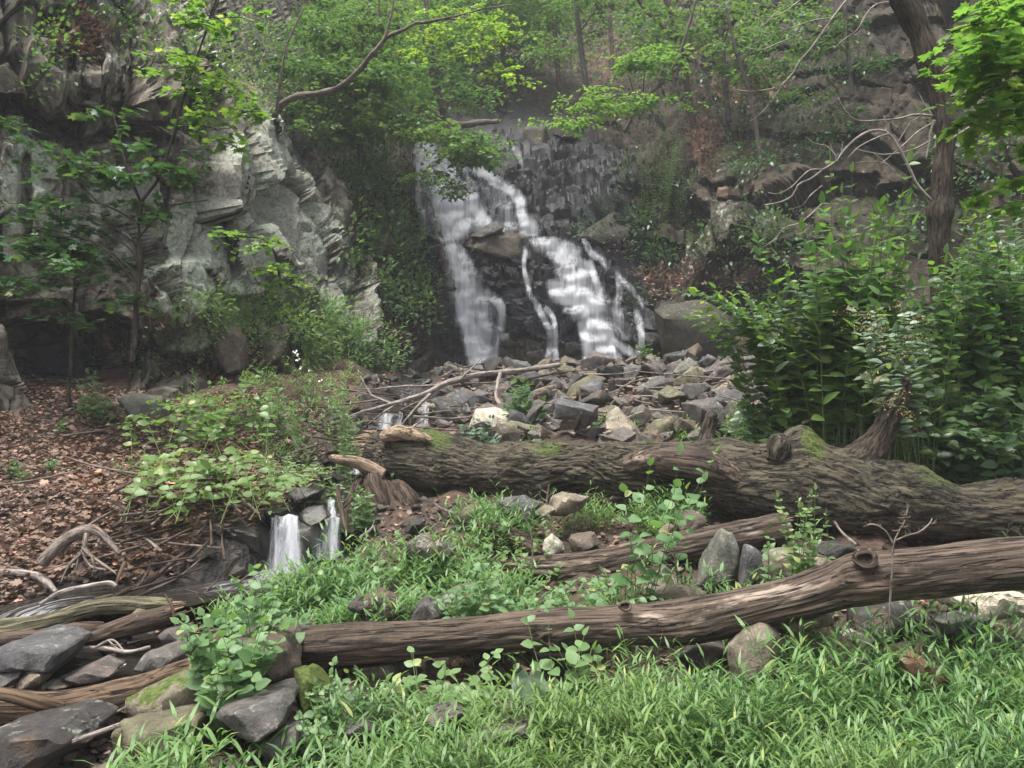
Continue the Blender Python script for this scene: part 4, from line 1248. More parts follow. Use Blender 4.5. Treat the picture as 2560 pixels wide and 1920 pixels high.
rubble("bed of small dark rubble under the stones of the rock pile", 1500, (1030, 2150), (8.4, 17.2), .12, .36, 77, lambda px, Y: ~((px < 1120) & (Y > 11)) & ~((px < 1180) & (Y < 10)), (-.05, .16), (.07, .066, .064))
rubble("small dark rubble around the rocks of the stony left foreground", 420, (-100, 560), (3.1, 4.7), .04, .13, 78, lambda px, Y: px > -1000, (-.02, .05), (.075, .07, .068))
rubble("wet dark rubble in the stream beds", 700, (380, 1130), (5.6, 14), .06, .2, 79, lambda px, Y: stream_dist((px - 1280) / F * Y, Y) < .8, (-.05, .05), (.04, .037, .035))

# ------------------------------------------------------------------ logs, roots, driftwood
def path_px(pts, n):
    """pts rows (px, py, Y, radius in px) -> path, radius in metres"""
    sp = spline(np.array([[*W(a, b, Y), r / F * Y] for a, b, Y, r in pts]), n)
    return sp[:, :3], sp[:, 3]


def moss_attr(v, spots):
    """spots: world x centre, half width, strength; only on the upper side is left to the caller"""
    return v


def big_log():
    P_ = [(928, 1128, 7.65, 58), (985, 1140, 7.6, 72), (1040, 1150, 7.5, 80), (1094, 1155, 7.45, 80), (1180, 1168, 7.35, 73), (1257, 1178, 7.25, 70), (1340, 1178, 7.15, 72), (1420, 1168, 7.05, 68),
          (1510, 1166, 6.95, 70), (1600, 1172, 6.85, 76), (1700, 1176, 6.75, 80), (1800, 1184, 6.65, 90), (1900, 1196, 6.55, 100), (1990, 1205, 6.5, 108), (2100, 1228, 6.4, 108), (2200, 1250, 6.3, 92), (2300, 1266, 6.2, 84),
          (2420, 1280, 6.1, 78), (2560, 1290, 6.0, 84), (2720, 1300, 5.9, 88), (2900, 1310, 5.8, 90), (3150, 1318, 5.7, 92), (3400, 1325, 5.6, 94)]
    path, rad = path_px([(a, b + 5, c, r * .92) for a, b, c, r in P_], 1150)
    seg = 230

    def disp(fl, th, s):
        big = fbm(fl * 1.6, 3, 61) * .065
        w = fbm(fl * np.array([1.6, 3, 3]), 3, 62) * .12
        q = fl + np.stack([w * 0, w, w], 1)
        fade = .35 + .65 * sstep(-.35, .15, fbm(fl * 1.1, 3, 69))
        r1 = 1 - np.abs(perlin(q * np.array([4.2, 24, 24]), 63)) * 2.3
        r2 = 1 - np.abs(perlin(q * np.array([9, 50, 50]), 64)) * 2.2
        out = big + fade * (.017 * r1 + .007 * r2) + .006 * perlin(fl * 30, 65)
        # bulges: shoulder near the middle, knobs near the stub
        for s0, t0, a, ws, wt in ((1.62, 1.2, .06, .25, .9), (4.02, 1.5, .15, .14, .5), (4.9, 1.1, .10, .3, .8), (.5, 1.4, .04, .2, .8)):
            dt = np.angle(np.exp(1j * (th - t0)))
            out = out + a * np.exp(-((s - s0) / ws) ** 2 - (dt / wt) ** 2)
        return out
    v, f, fl = tube(path, rad, seg, disp)
    base = [path[:, 0].mean(), path[:, 1].mean(), (path[:, 2] - rad).min()]
    t = empty("fallen_tree", base, "huge fallen tree trunk with furrowed mossy bark lying across in front of the rock pile", "fallen tree")
    # moss on the upper side in patches
    th_up = fl[:, 2] / (np.hypot(fl[:, 1], fl[:, 2]) + 1e-6)
    px = 1280 + v[:, 0] / v[:, 1] * F
    mo = gauss(px, px * 0, [(1085, 0, 60, 1, 1.0), (1060, 0, 30, 1, .9), (1180, 0, 60, 1, .55), (1370, 0, 60, 1, .85), (1460, 0, 50, 1, .5), (1640, 0, 60, 1, .6), (1790, 0, 30, 1, .6), (2035, 0, 45, 1, .95), (2330, 0, 90, 1, .8), (2500, 0, 100, 1, .45), (2230, 0, 40, 1, .5)]) * sstep(.25, .85, th_up)
    o = obj("trunk", v, f, M['bark_big'], t, attrs={'flow': fl, 'moss': mo})
    # splintered broken end: spikes of raw wood
    rr = np.random.RandomState(3)
    c0 = path[0]
    for k in range(34):
        a = rr.uniform(0, 6.28)
        rd = rr.uniform(.35, 1.0) * rad[0]
        b = c0 + np.array([.05, math.cos(a) * rd, math.sin(a) * rd])
        L = rr.uniform(.04, .22) * (1.3 if math.sin(a) > .3 else .8)
        e = b + np.array([-L, rr.uniform(-.03, .03), rr.uniform(-.03, .05)])
        vv, ff, f2 = tube(spline([b, (b + e) / 2 + rr.uniform(-.01, .01, 3), e], 6), np.linspace(rr.uniform(.02, .05), .003, 6), 5)
        obj("splinter", vv, ff, M['wood_raw'], t, attrs={'flow': f2 + k})
    # pale torn wood patch
    vv, ff, f2 = tube(*path_px([(955, 1090, 7.35, 14), (1000, 1082, 7.3, 20), (1050, 1090, 7.25, 12), (1085, 1100, 7.2, 3)], 40), 20, lambda fl, th, s: .02 * fbm(fl * 14, 3, 8))
    obj("torn_edge", vv, ff, M['wood_raw'], t, attrs={'flow': f2, 'moss': f2[:, 0] * 0})
    # branch stub rising at the right
    dd = lambda fl, th, s: .018 * fbm(fl * np.array([5, 22, 22]), 3, 71) + .012 * fbm(fl * 6, 2, 72)
    vv, ff, f2 = tube(*path_px([(2120, 1190, 6.35, 66), (2165, 1140, 6.3, 46), (2200, 1090, 6.25, 31), (2225, 1045, 6.2, 26), (2245, 1000, 6.15, 23), (2262, 968, 6.1, 15), (2268, 945, 6.05, 4)], 120), 60, dd)
    obj("branch_stub", vv, ff, M['trunk'], t, attrs={'flow': f2, 'moss': 0 * f2[:, 0]})
    # knob
    vv, ff, f2 = tube(*path_px([(1935, 1150, 6.3, 20), (1945, 1120, 6.3, 30), (1952, 1098, 6.3, 26), (1956, 1086, 6.3, 12)], 40), 40, dd)
    obj("knob", vv, ff, M['bark_big'], t, attrs={'flow': f2, 'moss': .2 + 0 * f2[:, 0]})
    # small hollow stub
    vv, ff, f2 = tube(*path_px([(1760, 1120, 6.75, 24), (1768, 1085, 6.75, 19), (1776, 1055, 6.75, 17), (1780, 1040, 6.75, 15), (1780, 1050, 6.75, 9), (1776, 1068, 6.75, 7)], 60), 28, dd)
    obj("hollow_stub", vv, ff, M['trunk'], t, attrs={'flow': f2, 'moss': .1 + 0 * f2[:, 0]})
    # bare reddish wood where the bark has gone
    vv, ff, f2 = tube(*path_px([(1560, 1165, 6.62, 18), (1640, 1150, 6.55, 40), (1730, 1160, 6.45, 46), (1800, 1180, 6.42, 40), (1870, 1200, 6.35, 18)], 120), 60, lambda fl, th, s: .012 * fbm(fl * np.array([4, 20, 20]), 3, 73))
    obj("bare_wood", vv, ff, M['wood'], t, attrs={'flow': f2, 'moss': 0 * f2[:, 0]})
    # rotten hanging roots below the left end
    for k, pl in enumerate(([(950, 1190, 7.4, 14), (975, 1240, 7.2, 22), (1000, 1290, 7.1, 16), (1010, 1330, 7.0, 6)], [(900, 1195, 7.3, 8), (880, 1240, 7.0, 9), (868, 1300, 6.8, 7), (872, 1340, 6.7, 4)],
                            [(990, 1215, 7.3, 20), (1020, 1250, 7.1, 26), (1035, 1290, 7.0, 18)], [(930, 1180, 7.4, 20), (940, 1230, 7.1, 26), (960, 1290, 7.0, 24), (975, 1340, 6.9, 14)])):
        vv, ff, f2 = tube(*path_px(pl, 40), 18, lambda fl, th, s: .02 * fbm(fl * np.array([8, 18, 18]), 3, 74 + k))
        obj("root", vv, ff, M['wood_dark'], t, attrs={'flow': f2, 'moss': 0 * f2[:, 0]})


big_log()


def log(name, label, pts, mat='wood', n=260, seg=56, knots=(), amp=.012, cat='log', seed=1, bend=.02, ends=True, along=2.0, moss=0):
    path, rad = path_px(pts, n)
    L = np.concatenate([[0], np.cumsum(np.linalg.norm(np.diff(path, axis=0), axis=1))])

    def disp(fl, th, s):
        q = fl * np.array([along, 26, 26])
        w = fbm(fl * np.array([2, 6, 6]), 2, seed + 3) * .5
        q[:, 1] += w; q[:, 2] += w
        r1 = np.abs(perlin(q, seed + 4))
        out = amp * (fbm(fl * np.array([1.3, 9, 9]), 3, seed) * 1.6 + 1.2 * np.minimum(r1 * 3, .5) + .5 * perlin(fl * np.array([6, 60, 60]), seed + 5)) + bend * fbm(fl * 1.4, 2, seed + 7)
        for px0, t0, a, ws, wt in knots:
            i = np.argmin(np.abs(1280 + path[:, 0] / path[:, 1] * F - px0))
            dt = np.angle(np.exp(1j * (th - t0)))
            d2 = ((s - L[i]) / ws) ** 2 + (dt / wt) ** 2
            out = out + a * np.exp(-d2) - a * 1.6 * np.exp(-d2 * 9)
        return out
    v, f, fl = tube(path, rad, seg, disp)
    base = [path[:, 0].mean(), path[:, 1].mean(), (path[:, 2] - rad).min()]
    t = empty(name, base, label, cat)
    fl = fl + seed * 3.1
    obj("trunk", v, f, M[mat], t, attrs={'flow': fl, 'moss': moss + 0 * fl[:, 0]})
    if ends:
        rr = np.random.RandomState(seed)
        for e, sgn in ((0, -1), (-1, 1)):
            T = path[1] - path[0] if e == 0 else path[-1] - path[-2]
            T = T / np.linalg.norm(T) * sgn
            if e == 0: T = -(path[1] - path[0]) / np.linalg.norm(path[1] - path[0])
            for k in range(12):
                a = rr.uniform(0, 6.28)
                rd = rr.uniform(.2, .9) * rad[e]
                b = path[e] + np.array([0, math.cos(a) * rd, math.sin(a) * rd]) - T * .03
                Ln = rr.uniform(.02, .09) + .03
                vv, ff, f2 = tube(spline([b, b + T * Ln], 3), np.linspace(rad[e] * .22, .002, 3), 5)
                obj("splinter", vv, ff, M['wood_raw'], t, attrs={'flow': f2 + k})
    return t


long_log = log("fallen_log", "long bare weathered log with knots crossing the whole foreground", [(728, 1620, 4.38, 44), (850, 1610, 4.36, 45), (1041, 1600, 4.32, 45), (1200, 1588, 4.28, 46), (1320, 1576, 4.22, 47), (1375, 1574, 4.2, 50), (1450, 1566, 4.18, 47), (1560, 1562, 4.15, 45), (1660, 1560, 4.12, 49),
     (1740, 1550, 4.1, 52), (1830, 1532, 4.05, 52), (1920, 1510, 4.0, 50), (2000, 1490, 3.97, 50), (2080, 1466, 3.94, 52), (2150, 1448, 3.9, 60), (2210, 1440, 3.88, 57), (2300, 1432, 3.85, 58), (2420, 1420, 3.8, 58), (2560, 1408, 3.75, 58), (2720, 1396, 3.7, 60), (2900, 1385, 3.65, 62), (3150, 1372, 3.6, 62), (3400, 1362, 3.55, 60)], 'wood', 1100, 110, amp=.008, seed=3, bend=.012,
    knots=((1372, -.2, .02, .10, .9), (1565, 1.3, .02, .06, .5), (1770, -.6, .014, .06, .5), (2165, .25, .03, .12, .9), (2245, .6, .012, .06, .6)))
# hollow branch knots: a ring of callus wood round a shallow near-black bowl
def knot(px, py, Y, rpx, tiltx, tiltz):
    c = W(px, py, Y)
    out = np.array([tiltx, -1, tiltz]); out /= np.linalg.norm(out)
    e1 = np.cross(out, UPV); e1 /= np.linalg.norm(e1)
    e2 = np.cross(e1, out)
    R0 = rpx / F * Y
    a = np.linspace(0, 2 * np.pi, 40)
    wob = 1 + .08 * np.sin(a * 3 + 1)
    path = c + R0 * (np.cos(a) * wob)[:, None] * e1 * 1.15 + R0 * (np.sin(a) * wob)[:, None] * e2 * .85
    v, f, fl = tube(path, R0 * .30, 14, lambda fl, th, s: R0 * .10 * fbm(fl * 30, 2, 9), cap=False)
    obj("knot_ring", v, f, M['wood'], long_log, attrs={'flow': fl, 'moss': 0 * fl[:, 0]})
    rings = [(1.0, -.05), (.95, .35), (.7, .8), (.3, 1.0), (.02, 1.05)]
    a = a[:-1]
    v = np.vstack([c - out * dp * R0 * .30 + R0 * k * (np.cos(a)[:, None] * e1 * 1.15 + np.sin(a)[:, None] * e2 * .85) for k, dp in rings])
    m = len(a)
    q = np.array([[r * m + i, r * m + (i + 1) % m, (r + 1) * m + (i + 1) % m, (r + 1) * m + i] for r in range(len(rings) - 1) for i in range(m)])
    obj("knot_hollow", v, q, M['hollow_dark'], long_log)


UPV = np.array([0, 0, 1.0])
knot(2163, 1398, 3.78, 21, -.25, .45)
knot(1563, 1516, 4.045, 12, 0, .7)
knot(1372, 1596, 4.085, 17, 0, -.15)

log("fallen_log", "shorter rotten log with a broken pale left end between the two big trunks", [(1288, 1420, 5.55, 26), (1340, 1424, 5.55, 31), (1420, 1420, 5.6, 32), (1501, 1410, 5.65, 34), (1570, 1394, 5.7, 33), (1640, 1376, 5.75, 33), (1700, 1364, 5.8, 33), (1780, 1350, 5.9, 34), (1860, 1336, 6.0, 34), (1960, 1320, 6.1, 34)],
    'wood', 360, 70, amp=.012, seed=11)
log("rotten_wood", "dark red rotting branch slanting down onto the shorter rotten log", [(1190, 1308, 5.95, 7), (1230, 1322, 5.9, 16), (1280, 1342, 5.85, 22), (1330, 1368, 5.8, 20), (1365, 1388, 5.75, 12)], 'wood_dark', 130, 40, amp=.02, seed=12, cat='branch', ends=False)
log("fallen_log", "pale olive split log over the stream at the left edge", [(-90, 1592, 4.75, 20), (0, 1578, 4.7, 21), (80, 1566, 4.68, 20), (160, 1545, 4.66, 20), (225, 1524, 4.66, 19), (300, 1515, 4.68, 18), (370, 1514, 4.7, 15), (430, 1510, 4.72, 11)], 'wood_olive', 320, 60, amp=.012, seed=13, along=1.2)
log("fallen_log", "dark lower half of the split log at the left edge", [(-90, 1612, 4.68, 16), (20, 1602, 4.62, 15), (120, 1588, 4.6, 12), (200, 1570, 4.6, 10), (260, 1560, 4.62, 5)], 'wood_dark', 120, 30, amp=.012, seed=14, ends=False)
log("fallen_log", "brown round log with bark just behind the blue-grey slab", [(160, 1604, 4.5, 15), (240, 1590, 4.5, 18), (320, 1564, 4.52, 20), (380, 1546, 4.55, 20), (430, 1530, 4.6, 17)], 'wood_dark', 200, 44, amp=.014, seed=15)
log("fallen_log", "fat smooth tan log in the left foreground running under the mossy rock", [(-110, 1772, 3.7, 44), (0, 1766, 3.72, 43), (90, 1768, 3.74, 38), (170, 1762, 3.76, 36), (240, 1752, 3.78, 38), (304, 1742, 3.8, 43), (370, 1722, 3.84, 38), (434, 1692, 3.9, 31), (500, 1668, 3.98, 26)], 'wood_tan', 420, 80, amp=.007, seed=16, along=1.1, bend=.008)
log("fallen_branch", "side branch lying on the left end of the fat tan log", [(-80, 1722, 3.55, 14), (20, 1736, 3.55, 16), (90, 1756, 3.6, 16), (150, 1772, 3.68, 13)], 'wood_tan', 120, 34, amp=.006, seed=17, cat='branch', ends=False)
log("stick", "straight whitish peeled stick in the bottom left corner", [(106, 1886, 3.2, 5.5), (200, 1848, 3.3, 6), (300, 1812, 3.42, 5.5)], 'twig_pale', 60, 14, amp=.001, seed=18, cat='stick', bend=.003, ends=False)
log("branch_stub", "pale broken branch stub pointing left from below the trunk's broken end", [(826, 1143, 7.2, 5), (850, 1150, 7.2, 10), (890, 1156, 7.25, 12), (930, 1172, 7.3, 14), (960, 1186, 7.3, 14)], 'wood_raw', 80, 26, amp=.006, seed=19, cat='branch', ends=False)

# root ball and roots on the left bank
ROOTS = [
    ("arched dead root with many side rootlets on the left bank", [(100, 1410, 6.0, 12), (140, 1370, 6.05, 15), (190, 1335, 6.1, 15), (230, 1325, 6.1, 12), (265, 1345, 6.05, 9), (300, 1385, 5.95, 5)], [
        [(215, 1335, 6.0, 7), (205, 1380, 5.9, 5), (175, 1410, 5.85, 3), (150, 1460, 5.8, 1.5)], [(208, 1370, 5.9, 5), (240, 1400, 5.85, 4), (285, 1430, 5.8, 2), (292, 1440, 5.8, 1)], [(205, 1375, 5.9, 4), (225, 1415, 5.85, 3), (265, 1425, 5.8, 1.5)],
        [(195, 1395, 5.88, 3), (190, 1425, 5.85, 2), (170, 1440, 5.8, 1)], [(230, 1390, 5.85, 3), (235, 1420, 5.8, 2), (230, 1440, 5.8, 1)], [(180, 1405, 5.87, 3), (150, 1415, 5.85, 2), (120, 1425, 5.8, 1)]]),
    ("curved pale root snaking along the edge of the lower stream", [(-40, 1430, 5.6, 8), (60, 1432, 5.5, 8), (110, 1450, 5.4, 9), (140, 1480, 5.3, 6)], []),
    ("thin pale branch arching low over the white riffle of the lower stream", [(100, 1510, 5.1, 5), (150, 1482, 5.1, 6), (210, 1468, 5.1, 6), (270, 1458, 5.15, 6), (292, 1466, 5.15, 5)], []),
    ("dark forked branch leaning from the undercut bank into the stream", [(285, 1490, 5.1, 7), (330, 1470, 5.3, 7), (380, 1448, 5.5, 6), (430, 1405, 5.7, 6), (482, 1366, 5.9, 5)], [[(350, 1460, 5.4, 4), (370, 1425, 5.5, 3), (375, 1400, 5.55, 2)], [(395, 1430, 5.5, 5), (340, 1470, 5.3, 3)]]),
    ("short orange peeled stick upright at the stream edge", [(288, 1465, 5.2, 4), (300, 1430, 5.25, 5), (312, 1405, 5.3, 5)], []),
    ("thin stick lying on the wet ledge left of the small falls", [(360, 1345, 6.2, 3), (460, 1350, 6.1, 4), (540, 1352, 6.1, 3)], []),
    ("gnarled root under the wet ledge left of the small falls", [(480, 1370, 6.0, 6), (540, 1378, 5.95, 6), (600, 1385, 5.95, 4)], [[(530, 1378, 5.95, 4), (525, 1400, 5.9, 3), (500, 1415, 5.85, 2)]]),
    ("long bleached branch arching across the foot of the waterfall", [(1400, 912, 12.2, 6), (1310, 925, 12, 6), (1240, 932, 11.8, 7), (1190, 938, 11.6, 7), (1120, 956, 11.3, 7), (1060, 985, 11, 6), (980, 1010, 10.8, 5), (900, 1032, 10.6, 3), (855, 1050, 10.5, 2)],
     [[(1165, 942, 11.5, 5), (1100, 962, 11.4, 4), (1020, 965, 11.2, 3), (950, 972, 11.1, 2), (905, 972, 11, 1.2)], [(1075, 985, 11, 4), (1040, 1020, 10.8, 3), (1005, 1060, 10.6, 2), (990, 1075, 10.5, 1)], [(1150, 948, 11.4, 3), (1180, 920, 11.5, 1.5), (1205, 895, 11.6, .8)], [(980, 1010, 10.8, 3), (930, 990, 10.9, 2), (880, 975, 10.9, 1)], [(1250, 932, 11.8, 4), (1240, 990, 11.2, 5), (1255, 1020, 11, 4), (1252, 1040, 11, 2)], [(1010, 1000, 10.9, 2), (960, 1030, 10.7, 1.5), (920, 1060, 10.6, 1)], [(930, 990, 10.9, 1.6), (900, 940, 11, 1)]]),
    ("grey driftwood log wedged among the right stones of the pile", [(1650, 1005, 10.6, 7), (1720, 1008, 10.5, 9), (1790, 1010, 10.4, 9), (1815, 1008, 10.3, 7)], []),
    ("brown decayed log chunk in the middle of the rock pile", [(1410, 1050, 10.1, 9), (1450, 1035, 10.1, 16), (1500, 1018, 10.2, 20), (1520, 1008, 10.2, 12)], []),
    ("slim dark branch lying on the rock pile above the dark wedge", [(1470, 1040, 9.9, 5), (1520, 1060, 9.8, 6), (1575, 1080, 9.7, 4)], []),
    ("dark dead trunk leaning against the left side of the falls", [(1010, 345, 22.0, 6), (1030, 440, 21, 7), (1050, 480, 20.6, 8), (1075, 545, 20.1, 8), (1098, 590, 19.6, 8), (1105, 640, 19.2, 7), (1112, 680, 18.9, 6)], [[(1098, 600, 19.5, 6), (1070, 588, 19.4, 5), (1045, 585, 19.4, 3)]]),
    ("short dark snag sticking out at the left plunge of the falls", [(1100, 725, 18.3, 5), (1112, 718, 18.2, 7), (1126, 722, 18.1, 6), (1140, 722, 18.0, 2)], []),
    ("mossy fallen branch lying across the slope above the falls", [(1085, 278, 24.5, 6), (1110, 297, 24.3, 7), (1150, 312, 24, 8), (1200, 306, 24.2, 7), (1245, 304, 24.5, 5)], []),
    ("thin branch under the tree trunk reaching up from the shaded hollow", [(1085, 1257, 6.6, 3), (1110, 1275, 6.5, 4), (1140, 1286, 6.5, 4)], []),
    ("small whitish twig standing by the small falls", [(900, 1345, 5.9, 3), (930, 1320, 5.9, 2.5), (935, 1302, 5.9, 1.5)], [[(925, 1325, 5.9, 2), (940, 1312, 5.9, 1)]]),
    ("grey stick behind the knotted log under the trunk", [(2085, 1305, 5.8, 3), (2110, 1335, 5.6, 3.5), (2140, 1362, 5.4, 4)], []),
    ("bleached branch lying in the stony debris right of the blue-grey slab", [(195, 1620, 4.3, 5), (260, 1620, 4.3, 6), (320, 1630, 4.25, 5), (375, 1618, 4.25, 4)], [[(240, 1618, 4.3, 4), (280, 1600, 4.3, 3), (312, 1628, 4.28, 2)], [(300, 1628, 4.27, 3), (270, 1600, 4.3, 2)]]),
    ("upright dead twigs above the round brown log by the stream", [(440, 1565, 4.45, 3), (430, 1520, 4.45, 4), (412, 1485, 4.45, 2)], [[(435, 1540, 4.45, 3), (470, 1530, 4.45, 2), (510, 1515, 4.45, 1.5)]]),
    ("dark root hanging beside the right chute of the small falls", [(845, 1215, 6.6, 5), (850, 1260, 6.4, 6), (862, 1310, 6.2, 5), (868, 1330, 6.1, 3)], [[(855, 1270, 6.4, 4), (880, 1250, 6.4, 2)]]),
    ("long fallen pole below the right shrubs beside the stacked stones", [(1930, 905, 9.9, 5), (1970, 950, 9.5, 6), (2010, 990, 9.2, 6), (2020, 1002, 9.1, 4)], []),
]
for i, (lab, main, subs) in enumerate(ROOTS):
    if lab.startswith('arched dead'):
        main = [(a, b, c * .9, r * 1.05) for a, b, c, r in main]
        subs = [[(a, b, c * .895, r) for a, b, c, r in sb] for sb in subs]
    path, rad = path_px(main, 60)
    k = main[0][2]
    nm = "fallen_branch" if "branch" in lab else "root" if "root" in lab else "driftwood" if ("drift" in lab or "chunk" in lab or "snag" in lab or "trunk" in lab) else "stick"
    base = [path[:, 0].mean(), path[:, 1].mean(), (path[:, 2] - rad).min()]
    t = empty(nm, base, lab, nm.replace('_', ' '))
    dd = lambda fl, th, s, k=k: .0012 * k * fbm(fl * np.array([6, 30, 30]), 3, 80 + i)
    m = M['twig_pale'] if ('pale' in lab or 'bleach' in lab or 'whitish' in lab) else M['wood_dark'] if 'dark' in lab or 'gnarled' in lab else M['wood_tan'] if ('orange' in lab or 'pole' in lab or 'brown' in lab) else M['twig']
    v, f, fl = tube(path, rad, 14, dd)
    obj("main_stem", v, f, m, t, attrs={'flow': fl, 'moss': (.35 if 'mossy' in lab else 0) + 0 * fl[:, 0]})
    for sb in subs:
        path, rad = path_px(sb, 24)
        v, f, fl = tube(path, rad, 8, dd)
        obj("side_branch", v, f, m, t, attrs={'flow': fl, 'moss': 0 * fl[:, 0]})

# scattered twigs
rt = np.random.RandomState(8)
for k in range(180):
    zone = rt.choice(['pile', 'left', 'bank', 'foot', 'cut'], p=[.32, .18, .12, .18, .2])
    if zone == 'pile':
        px, Y = rt.uniform(1050, 1950), rt.uniform(8.8, 14)
    elif zone == 'left':
        px, Y = rt.uniform(0, 650), rt.uniform(3.4, 5.0)
    elif zone == 'cut':
        px, Y = rt.uniform(230, 640), rt.uniform(5.55, 6.3)
    elif zone == 'foot':
        px, Y = rt.uniform(850, 1150), rt.uniform(8, 12)
    else:
        px, Y = rt.uniform(0, 900), rt.uniform(5.6, 9)
    x = (px - 1280) / F * Y
    L = rt.uniform(.12, .4) * (1 + Y / 9)
    a = rt.uniform(0, 3.14)
    z = g1(x, Y) + (.18 if zone == 'pile' else .06)
    p0 = np.array([x - math.cos(a) * L, Y - math.sin(a) * L, z + rt.uniform(0, .12)])
    p2 = np.array([x + math.cos(a) * L, Y + math.sin(a) * L, z + rt.uniform(0, .25)])
    p1 = (p0 + p2) / 2 + rt.uniform(-.06, .06, 3)
    v, f, fl = tube(spline([p0, p1, p2], 10), np.linspace(.012, .004, 10) * (.6 + Y / 14), 6)
    o = obj("twig", v, f, [M['twig'], M['wood_dark'], M['twig_pale'] if zone == 'pile' else M['wood_dark']][rt.randint(3)], loc=p1, attrs={'flow': fl + k, 'moss': fl[:, 0] * 0})
    zl = {'pile': "thin dead twig lying among the stones of the rock pile", 'left': "thin dead twig on the stony left foreground", 'bank': "thin dead twig lying on the leafy left bank", 'foot': "thin dead twig in the debris beside the upper stream", 'cut': "thin dead twig in the dark undercut bank left of the small falls"}[zone]
    tag(o, zl, 'twig', {'pile': 'twigs on the rock pile', 'left': 'twigs in the left foreground', 'bank': 'twigs on the leaf bank', 'foot': 'twigs beside the upper stream', 'cut': 'twigs in the undercut bank'}[zone])

# ------------------------------------------------------------------ stream water and the small falls
def ribbon(name, pts, wid, foam, label=None, zoff=.0, n=160, m=14):
    S = spline(np.array(pts), n)
    T = np.gradient(S, axis=0)
    Nn = np.stack([-T[:, 1], T[:, 0]], 1)
    Nn /= np.linalg.norm(Nn, axis=1)[:, None] + 1e-9
    u = np.linspace(-1, 1, m)
    wv = np.interp(np.linspace(0, 1, n), np.linspace(0, 1, len(wid)), wid)
    fo = np.interp(np.linspace(0, 1, n), np.linspace(0, 1, len(foam)), foam)
    x = S[:, 0][:, None] + Nn[:, 0][:, None] * u * wv[:, None]
    y = S[:, 1][:, None] + Nn[:, 1][:, None] * u * wv[:, None]
    z = np.repeat(S[:, 2][:, None], m, 1) + zoff
    p = np.stack([x.ravel(), y.ravel(), z.ravel()], 1)
    p[:, 2] += .008 * fbm(p * 7, 3, 91)
    L = np.concatenate([[0], np.cumsum(np.linalg.norm(np.diff(S, axis=0), axis=1))])
    fl = np.stack([np.repeat(L, m), (u[None] * wv[:, None]).ravel(), 0 * x.ravel()], 1)
    a = (np.arange(n - 1)[:, None] * m + np.arange(m - 1)[None]).ravel()
    q = np.stack([a, a + 1, a + m + 1, a + m], 1)
    fm = (fo[:, None] * (1 - .5 * u[None] ** 2)).ravel()
    o = obj(name, p, q, M['stream'], attrs={'flow': fl, 'flowmask': fm})
    tag(o, label, None, None, 'structure')


ribbon("stream", STREAM + np.array([0, 0, -.09]), [.5, .4, .35, .3, .35, .35, .4, .42], [.3, .3, .6, .5, .4, .45, .5, .55], "upper stream running down from the falls among wet stones")
ribbon("stream", STREAM2 + np.array([0, 0, -.0]), [.5, .42, .38, .36, .36, .5, .5], [1.05, .62, .3, .75, .5, .05, .05], "lower stream with dark shining water and a white riffle")


def chute(label, poly_top, poly_bot, Y0, Y1, bulge=.18, n=40, m=26, strength=.9):
    """a small free-falling sheet: top edge and bottom edge in pixels"""
    verts, fm = [], []
    for i in range(n):
        t = i / (n - 1)
        for j in range(m):
            u = j / (m - 1)
            px = (1 - t) * (poly_top[0] + (poly_top[1] - poly_top[0]) * u) + t * (poly_bot[0] + (poly_bot[1] - poly_bot[0]) * u)
            py = (1 - t) * poly_top[2] + t * poly_bot[2]
            tt = (py - poly_top[2]) / (poly_bot[2] - poly_top[2])
            Y = Y0 + (Y1 - Y0) * math.sqrt(max(tt, 0)) - .03 * math.sin(u * 9 + t) - .05 * math.sin(u * 3.1)
            px += (3.5 * math.sin(t * 5 + u * 9) + 2.5 * math.sin(t * 11 + u * 23)) * (abs(2 * u - 1))
            verts.append(W(px, py + 3 * math.sin(u * 8) * (1 - t), Y))
            fm.append(.85 * strength * (1.0 + .30 * math.sin(u * 17 + 2.1) * math.sin(u * 7.3 + t * 1.5)) * (1 - abs(2 * u - 1) ** 3 * .85) * (1 - .25 * math.sin(t * 3.1 + u * 4)))
    a = (np.arange(n - 1)[:, None] * m + np.arange(m - 1)[None]).ravel()
    q = np.stack([a, a + 1, a + m + 1, a + m], 1)
    o = obj("waterfall", np.array(verts), q, M['chute'], attrs={'flowmask': np.array(fm)})
    tag(o, label, None, None, 'structure')


chute("left chute of the small falls, a thick pale sheet of water", (694, 746, 1288), (700, 768, 1434), 6.02, 5.83, strength=1.15)
chute("thinner left margin of the left chute of the small falls", (672, 706, 1291), (668, 712, 1428), 6.04, 5.88, strength=.8)
chute("ragged outer veil over the left chute of the small falls", (680, 752, 1300), (662, 786, 1436), 6.0, 5.78, strength=.55)
chute("right chute of the small falls beside the black boulder", (808, 850, 1292), (800, 862, 1400), 6.0, 5.88, strength=.8)
chute("thin slide of water feeding the right chute", (815, 835, 1245), (815, 850, 1292), 6.45, 6.05, strength=.75, n=16)
chute("faint veil of water between the two chutes", (775, 808, 1320), (775, 810, 1400), 6.02, 5.95, strength=.45)
chute("left step of the small upper cascade", (V('E', 225, 0)[0], V('E', 330, 0)[0], V('E', 0, 1070)[1]), (V('E', 215, 0)[0], V('E', 340, 0)[0], V('E', 0, 1165)[1]), 10.75, 10.55, strength=.8, n=20)
chute("middle step of the small upper cascade", (V('E', 500, 0)[0], V('E', 550, 0)[0], V('E', 0, 1000)[1]), (V('E', 485, 0)[0], V('E', 560, 0)[0], V('E', 0, 1160)[1]), 10.8, 10.6, strength=.8, n=20)
